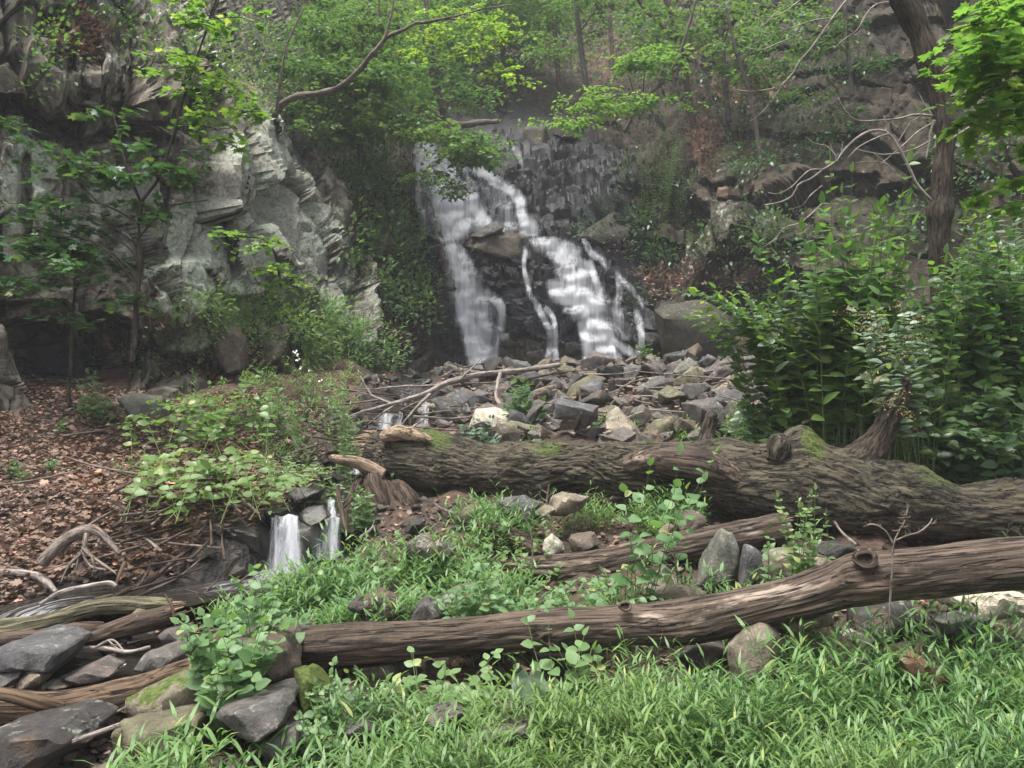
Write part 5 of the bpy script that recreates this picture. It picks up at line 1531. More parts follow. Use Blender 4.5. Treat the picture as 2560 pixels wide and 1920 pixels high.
chute("right step of the small upper cascade", (V('E', 610, 0)[0], V('E', 640, 0)[0], V('E', 0, 985)[1]), (V('E', 600, 0)[0], V('E', 665, 0)[0], V('E', 0, 1130)[1]), 10.8, 10.6, strength=.7, n=20)
chute("faint step of the small upper cascade beside the left one", (V('E', 350, 0)[0], V('E', 385, 0)[0], V('E', 0, 1060)[1]), (V('E', 345, 0)[0], V('E', 390, 0)[0], V('E', 0, 1165)[1]), 10.75, 10.6, strength=.55, n=20)
chute("glimpse of the stream sliding past the broken trunk end", (V('E', 70, 0)[0], V('E', 130, 0)[0], V('E', 0, 1390)[1]), (V('E', 60, 0)[0], V('E', 140, 0)[0], V('E', 0, 1440)[1]), 7.9, 7.7, strength=.7, n=16)

# ------------------------------------------------------------------ leaves
def _ovate(w, drop=.10, fold=.05):
    m = [(0, 0, 0), (0, .30, -.03), (0, .65, -.03), (0, 1, -drop)]
    s = [(w * .75, .16, fold), (w, .40, fold), (w * .62, .74, fold * .2 - drop * .3)]
    v = m + [(-a, b, c) for a, b, c in s] + [(a, b, c) for a, b, c in s]
    t = [(0, 1, 4), (4, 1, 5), (1, 2, 5), (5, 2, 6), (2, 3, 6), (0, 7, 1), (7, 8, 1), (1, 8, 2), (8, 9, 2), (2, 9, 3)]
    return np.array(v, float), np.array(t)


def _maple():
    h = [(0, .04), (.26, -.05), (.21, .15), (.54, .22), (.38, .36), (.50, .62), (.19, .58), (.17, .74), (0, 1.0)]
    o = h + [(-a, b) for a, b in h[-2:0:-1]]
    v = [(0, .36, -.02)] + [(a, b, .04 - .10 * abs(a) - .08 * max(b - .5, 0)) for a, b in o]
    n = len(o)
    t = [(0, 1 + i, 1 + (i + 1) % n) for i in range(n)]
    return np.array(v, float), np.array(t)


def _curl():
    v = [(0, 0, .10), (-.30, .30, .0), (.30, .30, .06), (-.22, .70, .03), (.26, .66, -.02), (0, 1, .14), (0, .45, -.06)]
    t = [(0, 6, 1), (0, 2, 6), (1, 6, 3), (2, 4, 6), (3, 6, 5), (6, 4, 5)]
    return np.array(v, float), np.array(t)


SHAPE = dict(ovate=_ovate(.27), narrow=_ovate(.17), heart=_ovate(.40, .14, .07), maple=_maple(), curl=_curl(),
             diamond=(np.array([(0, 0, 0), (-.3, .45, .04), (.3, .45, .04), (0, 1, -.06)], float), np.array([(0, 2, 1), (1, 2, 3)])),
             lance=(np.array([(0, 0, 0), (-.072, .25, .03), (.072, .25, .03), (-.06, .6, .02), (.06, .6, .02), (0, 1, -.14)], float), np.array([(0, 2, 1), (1, 2, 4), (1, 4, 3), (3, 4, 5)])))
h_ = [(math.sin(a) * .5 * (1 + .05 * (-1) ** i), .5 - math.cos(a) * .5 * (1 + .05 * (-1) ** i)) for i, a in enumerate(np.linspace(.25, 6.03, 19))]
SHAPE['round'] = (np.array([(0, .25, -.05)] + [(a, b, .06 * math.sin(i * 1.6)) for i, (a, b) in enumerate(h_)], float), np.array([(0, i, i + 1) for i in range(1, len(h_))]))


def frames(d, u):
    d = d / (np.linalg.norm(d, axis=1)[:, None] + 1e-9)
    s = np.cross(d, u)
    s /= np.linalg.norm(s, axis=1)[:, None] + 1e-9
    return s, d, np.cross(s, d)


def leaves_mesh(shape, pos, d, u, size):
    V_, T_ = SHAPE[shape]
    s, d, n = frames(d, u)
    v = pos[:, None] + size[:, None, None] * (V_[None, :, 0:1] * s[:, None] + V_[None, :, 1:2] * d[:, None] + V_[None, :, 2:3] * n[:, None])
    f = T_[None] + (np.arange(len(pos)) * len(V_))[:, None, None]
    return v.reshape(-1, 3), f.reshape(-1, 3)


_leaf_me = {}


def put_leaves(parent, shape, pos, d, u, size, mat, limit=0, name="leaf", rest="foliage"):
    """the largest `limit` leaves as objects of their own, the others joined into one part"""
    pos, d, u, size = map(np.asarray, (pos, d, u, size))
    if limit and len(pos):
        order = np.argsort(-(size / pos[:, 1]))
        pos, d, u, size = pos[order], d[order], u[order], size[order]
        k = min(limit, len(pos))
        key = (shape, mat)
        if key not in _leaf_me:
            _leaf_me[key] = mesh_data("leaf", SHAPE[shape][0], SHAPE[shape][1], M[mat])
        s, dd, n = frames(d[:k], u[:k])
        org = np.array(parent.location)
        for i in range(k):
            o = bpy.data.objects.new(name, _leaf_me[key])
            col.objects.link(o)
            o.parent = parent
            z = float(size[i])
            a, b, c, p = s[i] * z, dd[i] * z, n[i] * z, pos[i] - org
            o.matrix_basis = Matrix(((a[0], b[0], c[0], p[0]), (a[1], b[1], c[1], p[1]), (a[2], b[2], c[2], p[2]), (0, 0, 0, 1)))
        pos, d, u, size = pos[k:], d[k:], u[k:], size[k:]
    if len(pos):
        v, f = leaves_mesh(shape, pos, d, u, size)
        o = obj(rest, v, f, M[mat], parent)
        if limit: o['kind'] = 'stuff'


UP = np.array([0, 0, 1.0])


def stem_leaves(path, t0, spacing, size, rnd, opposite=True, droop=.1, fwd=.45, tilt=.3, taper=.55, face=.55):
    """leaves in opposite or alternate pairs along a stem path (N,3)"""
    L = np.concatenate([[0], np.cumsum(np.linalg.norm(np.diff(path, axis=0), axis=1))])
    s = np.arange(L[-1] * t0, L[-1], spacing)
    P_, D_, U_, S_ = [], [], [], []
    k = 0
    for a in s:
        p = np.array([np.interp(a, L, path[:, i]) for i in range(3)])
        q = np.array([np.interp(min(a + .02, L[-1]), L, path[:, i]) for i in range(3)]) - np.array([np.interp(max(a - .02, 0), L, path[:, i]) for i in range(3)])
        q /= np.linalg.norm(q) + 1e-9
        h = np.cross(q, UP)
        if np.linalg.norm(h) < .35:
            an = k * 1.57 + .4
            h = np.array([math.cos(an), math.sin(an), 0])
        h /= np.linalg.norm(h) + 1e-9
        g = a / L[-1]
        sz = size * (1 - taper * max(0, (g - .6) / .4) ** 1.5) * rnd.uniform(.75, 1.15)
        for sg in ((1, -1) if opposite else ((1,) if k % 2 else (-1,))):
            dd = h * sg + q * fwd + rnd.uniform(-.45, .45, 3) - UP * droop
            P_.append(p); D_.append(dd); U_.append(UP + face * np.array([0, -1.0, 0]) + rnd.uniform(-tilt, tilt, 3)); S_.append(sz)
        k += 1
    # tip leaf
    P_.append(path[-1]); D_.append(path[-1] - path[-3] - UP * .02); U_.append(UP + rnd.uniform(-tilt, tilt, 3)); S_.append(size * .6)
    return P_, D_, U_, S_


def shrub(name, label, cat, base, tips, size, mat='mid', shape='ovate', spacing=.06, t0=.3, limit=300, ysp=.5, arch=.25, stem='stem', seed=1, srad=.006, group=None, basew=.25, opposite=True, droop=.1, mats=None, tilt=.45):
    """base (px, py, Y); tips: (cx, cy, rx, ry, number[, Y])"""
    r = np.random.RandomState(seed)
    b0 = W(*base)
    b0[2] = g1(b0[0], b0[1])
    t = empty(name, b0, label, cat, group)
    A = [[], [], [], []]
    stems = []
    for tp in tips:
        cx, cy, rx, ry, n = tp[:5]
        Yc = tp[5] if len(tp) > 5 else base[2]
        for k in range(n):
            if n == 1:
                a, rr = 0, 0
            else:
                a, rr = r.uniform(0, 6.28), math.sqrt(r.uniform(0, 1))
            Y = Yc + r.uniform(-ysp, ysp) * (0 if n == 1 else 1)
            e = W(cx + rx * rr * math.cos(a), cy + ry * rr * math.sin(a), Y)
            b = b0 + np.array([r.uniform(-basew, basew), r.uniform(-basew, basew) * 1.2, 0])
            b = b + (np.array([e[0], e[1], b[2]]) - b) * r.uniform(.0, .35)
            m = (b + e) / 2 + np.array([0, 0, arch * np.linalg.norm(e - b) * r.uniform(.5, 1.2)]) + r.uniform(-.06, .06, 3)
            e2 = e
            path = spline([b, m, e2], 14)
            stems.append(tube(path, np.linspace(srad, srad * .3, 14), 5, cap=False))
            q = stem_leaves(path, t0, spacing * r.uniform(.8, 1.2), size * r.uniform(.85, 1.1), r, opposite, droop, tilt=tilt)
            for i in range(4): A[i] += q[i]
    v, f, fl = merge(stems)
    obj("stems", v, f, M[stem], t, attrs={'flow': fl})
    A = [np.array(x) for x in A]
    if mats:
        pick = r.randint(0, len(mats), len(A[0]))
        for i, m in enumerate(mats):
            w = pick == i
            put_leaves(t, shape, A[0][w], A[1][w], A[2][w], A[3][w], m, limit // len(mats) if limit else 0)
    else:
        put_leaves(t, shape, *A, mat, limit)
    return t, A


def spray(c, rad, n, size, r, outdir=None, slope=-.12):
    """a flat, layered spray of leaves as a maple twig system carries them"""
    a0 = r.uniform(0, 6.28) if outdir is None else outdir
    k = max(4, n // 9)
    P_, D_, U_, S_ = [], [], [], []
    tw = []
    for i in range(k):
        a = a0 + r.uniform(-1, 1) * (math.pi if outdir is None else 1.25)
        L = rad * r.uniform(.45, 1.1)
        d = np.array([math.cos(a), math.sin(a), slope + r.uniform(-.14, .14)])
        b = c + np.array([0, 0, r.uniform(-.10, .10) * rad])
        m = max(1, n // k)
        tt = np.sort(r.uniform(.15, 1.0, m))
        p = b + d * (tt * L)[:, None] + np.array([0, 0, -1]) * (tt * tt * L * .10)[:, None] + r.normal(0, .035 * rad, (m, 3))
        sg = np.where(r.rand(m) < .5, 1.0, -1.0)[:, None]
        h = np.array([-d[1], d[0], 0])
        dd = d * .6 + h * sg * r.uniform(.3, 1.1, (m, 1)) + r.normal(0, .25, (m, 3)) - UP * .12
        P_.append(p); D_.append(dd); U_.append(UP + r.normal(0, .30, (m, 3))); S_.append(size * r.uniform(.6, 1.15, m))
        tw.append((b, b + d * L * .9 - UP * L * .08))
    return np.vstack(P_), np.vstack(D_), np.vstack(U_), np.concatenate(S_), tw


def tree(name, label, trunk, pads, size, mat='far', shape='diamond', per=70, limit=0, seed=1, rad=.6, tmat='trunk_far', limbs=10, extra=(), group=None, seg=10, branches=(), cat='tree', crown='crown', bmat=None, twigs=True, tamp=.01):
    r = np.random.RandomState(seed)
    if limit == 0:
        per = int(per * 1.25)
        size = size * 1.15
    path, tr = path_px(trunk, 80)
    base = [path[:, 0][path[:, 2].argmin()], path[:, 1][path[:, 2].argmin()], path[:, 2].min()]
    t = empty(name, base, label, cat, group)
    v, f, fl = tube(path, tr, seg, lambda fl, th, s: tamp * fbm(fl * np.array([3, 14, 14]), 3, seed) + tamp * 1.5 * fbm(fl * 2.5, 2, seed + 4))
    obj("trunk", v, f, M[tmat], t, attrs={'flow': fl + seed, 'moss': 0 * fl[:, 0] + .08})
    A = [[], [], [], []]
    lb = []
    for pd in pads:
        cx, cy, rx, ry, n, Y = pd[:6]
        ysp = pd[6] if len(pd) > 6 else 1.2
        for k in range(n):
            a, rr = r.uniform(0, 6.28), math.sqrt(r.uniform(0, 1))
            c = W(cx + rx * rr * math.cos(a), cy + ry * rr * math.sin(a), Y + r.uniform(-ysp, ysp))
            q = spray(c, rad * r.uniform(.7, 1.25), per, size, r)
            for i in range(4): A[i].append(q[i])
            if len(lb) < limbs and r.rand() < .6:
                j = np.argmin(np.linalg.norm(path - (c - UP * .4), axis=1))
                s0 = path[j]
                mid = (s0 + c) / 2 + UP * .12 * np.linalg.norm(c - s0) + r.uniform(-.1, .1, 3)
                lb.append(tube(spline([s0, mid, c], 12), np.linspace(min(tr[j] * .5, .03), .006, 12), 5, cap=False))
            if twigs:
                for b, e in q[4][::2]:
                    lb.append(tube(np.array([b, (b + e) / 2 + UP * .02, e]), [.005, .004, .002], 4, cap=False))
    for br in branches:
        p2, r2 = path_px(br, 40)
        v, f, fl = tube(p2, r2, 8, lambda fl, th, s: .003 * fbm(fl * np.array([6, 20, 20]), 2, seed))
        obj("branch", v, f, M[bmat or tmat], t, attrs={'flow': fl, 'moss': 0 * fl[:, 0]})
    if lb:
        v, f, fl = merge(lb)
        obj("limbs", v, f, M[tmat], t, attrs={'flow': fl, 'moss': 0 * fl[:, 0]})['kind'] = 'stuff'
    if A[0]:
        A = [np.concatenate(x) for x in A]
        put_leaves(t, shape, *A, mat, limit, rest=crown)
    return t


def cliff_patch(label, spots, size, mat, shape='diamond', seed=1, off=.12, name='cliff_plants', per_clump=8, kind='stuff', clump=.13, up=1.0):
    r = np.random.RandomState(seed)
    px, py = [], []
    for cx, cy, rx, ry, n in spots:
        k = n // per_clump
        a, rr = r.uniform(0, 6.28, k), np.sqrt(r.uniform(0, 1, k))
        px.append(cx + rx * rr * np.cos(a)); py.append(cy + ry * rr * np.sin(a))
    px, py = np.concatenate(px), np.concatenate(py)
    P_, N_, _ = relief(px, py)
    m = per_clump
    P2 = np.repeat(P_, m, 0)
    N2 = np.repeat(N_, m, 0)
    n = len(P2)
    o = r.normal(0, clump, (n, 3)) * np.array([1, .6, 1])
    pos = P2 + N2 * r.uniform(.03, off * 2, n)[:, None] + o + UP * .03
    d = o * 3 + N2 * .5 + r.normal(0, .3, (n, 3))
    u = UP * up + N2 * .45 + r.normal(0, .3, (n, 3))
    v, f = leaves_mesh(shape, pos, d, u, size * r.uniform(.55, 1.2, n))
    ob = obj(name, v, f, M[mat])
    tag(ob, label, None, None, kind)
    return ob


# ------------------------------------------------------------------ left cliff vegetation and saplings
MB = [(330, 905, 8.6, 8), (336, 840, 8.6, 7), (342, 760, 8.55, 6.5), (350, 660, 8.5, 6), (347, 560, 8.5, 5.5), (352, 505, 8.5, 5)]
tree("maple_sapling", "forked young maple sapling on the leaf bank against the pale cliff", MB, [
    (160, 560, 130, 70, 9, 8.5, .4), (90, 660, 110, 60, 7, 8.3, .4), (250, 480, 120, 60, 7, 8.6, .4), (360, 400, 120, 60, 8, 8.6, .4), (90, 320, 80, 35, 3, 8.2, .3), (180, 400, 80, 40, 5, 8.4, .3),
    (470, 420, 60, 50, 4, 8.7, .3), (330, 690, 60, 50, 4, 8.5, .3), (250, 620, 120, 60, 7, 8.7, .4), (290, 290, 60, 40, 3, 8.5, .3), (440, 520, 60, 35, 3, 8.5, .3), (190, 760, 140, 40, 3, 8.5, .3)],
     .115, 'deep', 'maple', 26, 300, 21, .42, 'trunk', 10, branches=[[(352, 505, 8.5, 4.5), (372, 480, 8.5, 4), (400, 440, 8.5, 3.5), (430, 350, 8.5, 3), (455, 260, 8.5, 3), (500, 120, 8.4, 2.5), (550, -10, 8.3, 2)],
     [(352, 505, 8.5, 4), (320, 430, 8.4, 3), (300, 350, 8.4, 2.5), (280, 270, 8.4, 1.5)], [(350, 560, 8.5, 3), (300, 530, 8.4, 2.5), (230, 490, 8.3, 2), (150, 380, 8.2, 1.5)], [(350, 590, 8.5, 2.5), (420, 520, 8.5, 2), (520, 500, 8.5, 1)]])
tree("maple_sapling", "upper shoots of a maple with bright backlit leaves in front of the upper left cliff", [(430, 360, 8.6, 2.5), (455, 260, 8.5, 2.5), (500, 120, 8.4, 2.2), (560, -60, 8.3, 2)], [
    (470, 120, 90, 60, 4, 8.5, .4), (560, 200, 80, 50, 4, 8.4, .3), (500, 260, 90, 40, 6, 8.6, .3), (610, 280, 50, 30, 3, 8.5, .2), (440, 20, 90, 40, 4, 8.4, .3), (600, 40, 90, 40, 4, 8.3, .3), (540, 330, 60, 30, 4, 8.5, .3)],
     .10, 'bright', 'maple', 22, 300, 22, .38, 'trunk', 6)
tree("maple_sapling", "slender sapling with a crooked stem in front of the dark overhang", [(175, 1020, 9.2, 6), (172, 985, 9.2, 5), (178, 900, 9.2, 4.5), (182, 800, 9.1, 4), (188, 720, 9, 3.5), (190, 640, 9, 3)], [
    (60, 700, 80, 40, 5, 9.0, .4), (150, 640, 100, 50, 6, 9.1, .4), (120, 590, 110, 40, 5, 8.8, .4), (300, 740, 60, 40, 3, 8.9, .3)], .11, 'deep', 'maple', 24, 160, 23, .4, 'trunk', 6)
tree("maple_sapling", "sunlit maple spray hanging before the pale lower cliff in the left centre", [(700, 700, 11.6, 3), (690, 640, 11.4, 3), (660, 600, 11.3, 2.5), (600, 590, 11.2, 1.5)], [(620, 610, 60, 30, 4, 11.2, .3), (680, 640, 60, 35, 5, 11.2, .3), (720, 690, 45, 25, 3, 11.2, .3), (560, 590, 40, 20, 2, 11.2, .2)],
     .11, 'bright', 'maple', 22, 90, 24, .42, 'trunk', 5)
LB = []
for a, b, r_ in ((662, 335, 7), (672, 315, 8), (684, 292, 8.5)):
    q_ = relief(np.array([float(a)]), np.array([float(b)]))[0][0]
    LB.append((a, b, q_[1] - .18, r_))
y0_ = min(LB[-1][2], 15.0)
for k_, (a, b, r_) in enumerate(((705, 262, 8.5), (740, 242, 8), (790, 234, 7.5), (815, 230, 7), (840, 222, 7.5), (862, 208, 7), (880, 192, 6.5), (905, 168, 6.5), (918, 150, 6), (938, 126, 6), (965, 95, 5), (985, 84, 4.5), (1010, 74, 4.2), (1040, 58, 4), (1070, 56, 3.5), (1110, 46, 3), (1170, 52, 2))):
    LB.append((a, b, y0_ + (13.0 - y0_) * (k_ + 1) / 17, r_))
tree("leaning_tree", "leaning grey tree rooted on the left cliff whose limb arches over the gorge", LB, [
    (1130, 60, 90, 40, 8, 12.6, .5), (1200, 110, 60, 40, 6, 12.4, .4), (1250, 180, 45, 25, 6, 12.3, .3), (1070, 120, 60, 40, 4, 12.7, .4), (1180, 30, 70, 25, 4, 12.5, .4), (1240, 60, 50, 20, 2, 12.5, .3)],
     .075, 'yellow', 'maple', 34, 220, 25, .42, 'twig', 8, branches=[[(930, 135, 13.3, 5), (958, 100, 13.3, 4), (975, 50, 13.3, 3), (985, -10, 13.3, 2.5)], [(690, 290, 14.7, 4.5), (698, 220, 14.5, 3.5), (715, 120, 14.4, 3), (740, 60, 14.4, 2.5), (760, 20, 14.4, 2)], [(1055, 56, 13.2, 2.5), (1140, 40, 12.6, 2.5), (1220, 20, 12.5, 2), (1300, 10, 12.5, 1)]])

cliff_patch("green ivy and small ferns creeping over the left cliff", [(420, 120, 90, 90, 350), (560, 150, 80, 120, 500), (500, 280, 70, 70, 400), (330, 120, 60, 50, 120), (130, 120, 60, 60, 260), (100, 190, 30, 60, 120), (640, 60, 50, 80, 400), (620, 250, 50, 70, 300), (270, 70, 60, 30, 140),
             (700, 180, 60, 90, 700)], .10, 'mid', 'ovate', 31)
cliff_patch("dense green shrubs and creepers on the right flank of the left cliff", [(960, 600, 60, 60, 1000), (920, 520, 50, 50, 350), (900, 460, 60, 40, 600), (990, 740, 45, 60, 420), (1040, 800, 25, 50, 120), (880, 620, 40, 60, 160), (940, 700, 50, 50, 260), (1010, 680, 30, 60, 260)], .15, 'mid', 'ovate', 32, off=.28, clump=.16)
cliff_patch("light green bushes above the creepers beside the falls", [(890, 420, 55, 45, 1500), (950, 470, 40, 30, 300), (870, 480, 30, 30, 200)], .10, 'pale', 'narrow', 33, off=.3, clump=.18)
cliff_patch("pale feathery asters growing at the base of the left cliff", [(800, 830, 90, 60, 1500), (860, 880, 80, 60, 1100), (740, 900, 80, 40, 700), (700, 830, 40, 60, 500), (900, 920, 60, 40, 900)], .125, 'pale', 'narrow', 34, off=.28, clump=.14)
cliff_patch("yellowish creeping greenery on the mossy foot of the left cliff", [(560, 780, 70, 40, 900), (620, 830, 60, 50, 900), (530, 860, 60, 50, 450), (480, 760, 40, 30, 160), (680, 770, 50, 40, 450), (330, 890, 90, 40, 260)], .075, 'bright', 'ovate', 35, off=.15)
cliff_patch("sparse green tufts on the right wall", [(1580, 470, 40, 60, 160), (1650, 640, 40, 30, 360), (1500, 600, 60, 30, 200), (1900, 440, 80, 40, 400), (1840, 260, 120, 60, 700), (2100, 160, 120, 60, 420), (2050, 330, 100, 60, 500), (1700, 520, 50, 30, 160), (1960, 620, 90, 50, 600), (1790, 640, 60, 30, 200),
             (2450, 380, 100, 120, 600), (2300, 560, 120, 60, 500), (1940, 740, 80, 40, 500), (1620, 590, 40, 30, 200), (1600, 770, 20, 18, 60)], .13, 'deep', 'ovate', 36, off=.2, clump=.2)
cliff_patch("dim undergrowth on the hillside above the falls", [(1000, 200, 180, 120, 3600), (820, 180, 110, 150, 3000), (1300, 60, 220, 110, 3600), (1550, 120, 180, 130, 1200), (1150, 250, 120, 50, 700), (1750, 60, 180, 110, 1000), (1960, 100, 140, 100, 600), (1300, -300, 600, 220, 3000)], .22, 'far', 'diamond', 37, off=.4, clump=.45)
cliff_patch("brown fallen leaves lodged on ledges and chutes of the gorge walls", [(190, 110, 60, 45, 700), (1750, 340, 45, 90, 700), (1690, 690, 90, 25, 500), (1650, 730, 30, 25, 200), (1880, 215, 110, 35, 600), (1300, 180, 120, 90, 900), (1580, 250, 80, 90, 500), (520, 905, 110, 30, 900), (1830, 700, 80, 20, 300),
             (400, 790, 60, 12, 120), (310, 850, 70, 14, 150), (1790, 810, 60, 14, 150), (1560, 640, 40, 14, 120), (980, 860, 40, 30, 200)], .11, 'litter', 'curl', 38, off=.03, name='leaf_litter')

# ------------------------------------------------------------------ background trees
def T2(*pts): return list(pts)


tree("background_tree", "dense green tree leaning over the top left of the gorge, left of the falls", [(905, 430, 19, 7), (898, 340, 19, 6.5), (915, 250, 19, 6), (935, 160, 19, 5), (945, 60, 19, 4), (950, -80, 19, 3)],
     [(860, 60, 120, 60, 22, 19, 1.5), (820, 160, 110, 60, 20, 18.5, 1.5), (960, 130, 90, 60, 18, 18.5, 1.5), (900, 220, 110, 50, 18, 18, 1.2), (780, 260, 70, 50, 8, 18, 1)], .13, 'far', 'ovate', 70, 0, 41, .85)
tree("background_tree", "tree whose layered green branches hang over the top of the falls", [(1121, 325, 22, 11), (1100, 250, 22, 10), (1080, 170, 22, 9), (1070, 60, 22, 7), (1060, -80, 22, 5)],
     [(960, 310, 90, 25, 14, 18, .7), (1060, 320, 80, 25, 14, 17.6, .7), (1150, 355, 60, 30, 13, 17.2, .5), (1205, 395, 30, 18, 5, 17, .4), (900, 290, 70, 25, 9, 18, .8), (1000, 260, 110, 30, 10, 18.5, 1), (1100, 60, 120, 70, 18, 21, 1.5), (1180, 220, 60, 40, 5, 20, 1)], .12, 'mid', 'ovate', 62, 0, 42, .75)
tree("background_tree", "small bright leafy spray crossing the upper falls from the left", [(930, 470, 18.6, 2.5), (980, 450, 18, 2.5), (1040, 435, 17.5, 2)], [(1080, 440, 60, 16, 7, 17.2, .3), (1140, 470, 40, 18, 5, 17, .3), (1000, 440, 30, 12, 2, 17.6, .3)], .10, 'bright', 'ovate', 36, 0, 43, .5, cat='branch')
tree("background_tree", "twin-stemmed thin sapling at the left edge of the falls", [(902, 419, 18.4, 4), (898, 346, 18.4, 4), (890, 260, 18.4, 3.5), (880, 150, 18.4, 3)], [(830, 330, 80, 30, 8, 18, .8), (760, 300, 60, 40, 6, 17, .8)], .12, 'far', 'ovate', 50, 0, 44, .7,
     branches=[[(900, 346, 18.4, 3.5), (918, 244, 18.4, 3), (936, 170, 18.4, 2.5), (940, 90, 18.4, 2)]])
tree("background_tree", "tall thin tree above the middle of the gorge with a hazy crown", [(1410, 264, 28, 6), (1395, 180, 28, 6), (1385, 60, 28, 5), (1380, -120, 28, 4)], [(1300, 40, 120, 60, 16, 27, 2), (1200, -40, 160, 60, 12, 28, 2), (1400, -60, 140, 50, 12, 28, 2)], .17, 'far', 'diamond', 80, 0, 45, 1.2)
tree("background_tree", "tall straight trunk right of the falls running out of the top of the picture", [(1492, 360, 24.5, 8), (1480, 290, 24.5, 8), (1467, 224, 24.5, 7.5), (1450, 100, 24.5, 7), (1440, 0, 24.5, 6), (1432, -150, 24.5, 5)], [(1440, -20, 100, 50, 10, 24, 1.5), (1360, 120, 60, 40, 5, 24, 1.5)], .16, 'far', 'diamond', 80, 0, 46, 1.0)
tree("background_tree", "pale thin straight stem beside the tall straight trunk", [(1532, 175, 25, 6), (1528, 100, 25, 5.5), (1522, 0, 25, 5), (1516, -150, 25, 4)], [(1560, -10, 90, 40, 8, 25, 1.5)], .15, 'far', 'diamond', 70, 0, 47, 1.0, 'twig')
tree("background_tree", "tree with terraced bright sprays right of the falls' top", [(1560, 330, 21, 4), (1600, 260, 21, 4), (1660, 200, 21, 4), (1700, 130, 21, 4), (1740, 0, 21, 3.5)], [(1560, 155, 60, 18, 9, 20, .5), (1650, 140, 60, 20, 9, 20, .5), (1480, 240, 70, 22, 9, 19.6, .5), (1420, 300, 45, 14, 6, 19.2, .4), (1540, 270, 50, 20, 6, 19.6, .5), (1640, 240, 70, 30, 6, 20, .6)],
     .12, 'bright', 'ovate', 48, 0, 48, .75)
tree("background_tree", "dark leaning trunk on the slope right of the falls with a forked top", [(1741, 360, 22.5, 8), (1722, 240, 22.5, 8), (1701, 122, 22.5, 7.5), (1680, 40, 22.5, 7), (1650, -40, 22.5, 6)], [(1640, 60, 80, 60, 8, 22, 1), (1740, 60, 70, 40, 8, 22, 1)], .15, 'far', 'diamond', 70, 0, 49, .9, 'wood_dark',
     branches=[[(1701, 122, 22.5, 6), (1660, 70, 22.5, 5), (1610, 20, 22.5, 5), (1560, -60, 22.5, 4)]])
tree("background_tree", "slender grey tree standing on the orange leaf chute of the right wall", [(1823, 305, 21.5, 7), (1812, 200, 21.5, 6.5), (1802, 81, 21.5, 6), (1786, 0, 21.5, 6), (1770, -120, 21.5, 5)], [(1860, 40, 80, 50, 10, 21, 1), (1840, 130, 60, 40, 8, 20.5, .8), (1900, 170, 80, 40, 7, 20.5, .8)], .14, 'mid', 'ovate', 55, 0, 50, .8)
tree("background_tree", "thin straight tree on the right wall's ledge above the projecting block", [(1904, 415, 18.8, 5), (1890, 320, 18.8, 5), (1872, 228, 18.8, 5), (1839, 122, 18.8, 4.5), (1815, 20, 18.8, 4)], [(1960, 110, 90, 40, 7, 18.5, .8), (1990, 40, 110, 40, 8, 18.5, .8), (1960, 230, 70, 30, 3, 18.3, .5)], .12, 'mid', 'ovate', 50, 0, 51, .7)
tree("background_tree", "dark thin stem before the smooth upper right wall", [(2130, 240, 17.6, 6), (2120, 130, 17.6, 5.5), (2112, 24, 17.6, 5), (2105, -80, 17.6, 4)], [(2080, 80, 90, 50, 6, 17.5, .8), (2120, 300, 90, 25, 4, 17, .6), (2160, 140, 70, 30, 3, 17.5, .6)], .12, 'deep', 'ovate', 44, 0, 52, .7)
tree("background_tree", "hazy tree crown filling the top centre between the yellow-green limb and the tall trunk", [(1260, 180, 30, 6), (1255, 60, 30, 6), (1250, -100, 30, 5)], [(1300, 30, 110, 50, 16, 29, 2), (1180, 80, 90, 60, 12, 29, 2), (1250, 130, 90, 40, 8, 29, 1.5), (1120, -20, 120, 40, 10, 28, 2)], .17, 'far', 'diamond', 90, 0, 145, 1.3)
tree("background_tree", "dark green tree crown between the arching limb and the falls", [(1010, 300, 24, 7), (1005, 180, 24, 7), (1000, 40, 24, 6), (995, -100, 24, 4)], [(1020, 60, 90, 60, 14, 23, 1.2), (1060, 180, 70, 50, 10, 22, 1), (920, 20, 90, 40, 10, 23, 1), (980, 230, 80, 40, 8, 21, 1)], .15, 'mid', 'ovate', 60, 0, 147, 1.0)
shrub("fern_shrub", "feathery ailanthus-like shrub with long drooping fronds on the right wall", "shrub", (1650, 500, 20), [(1640, 330, 80, 60, 26, 19.6), (1700, 420, 50, 60, 16, 19.4)], .13, 'mid', 'narrow', .07, .25, 0, .6, .25, seed=53, basew=.4)

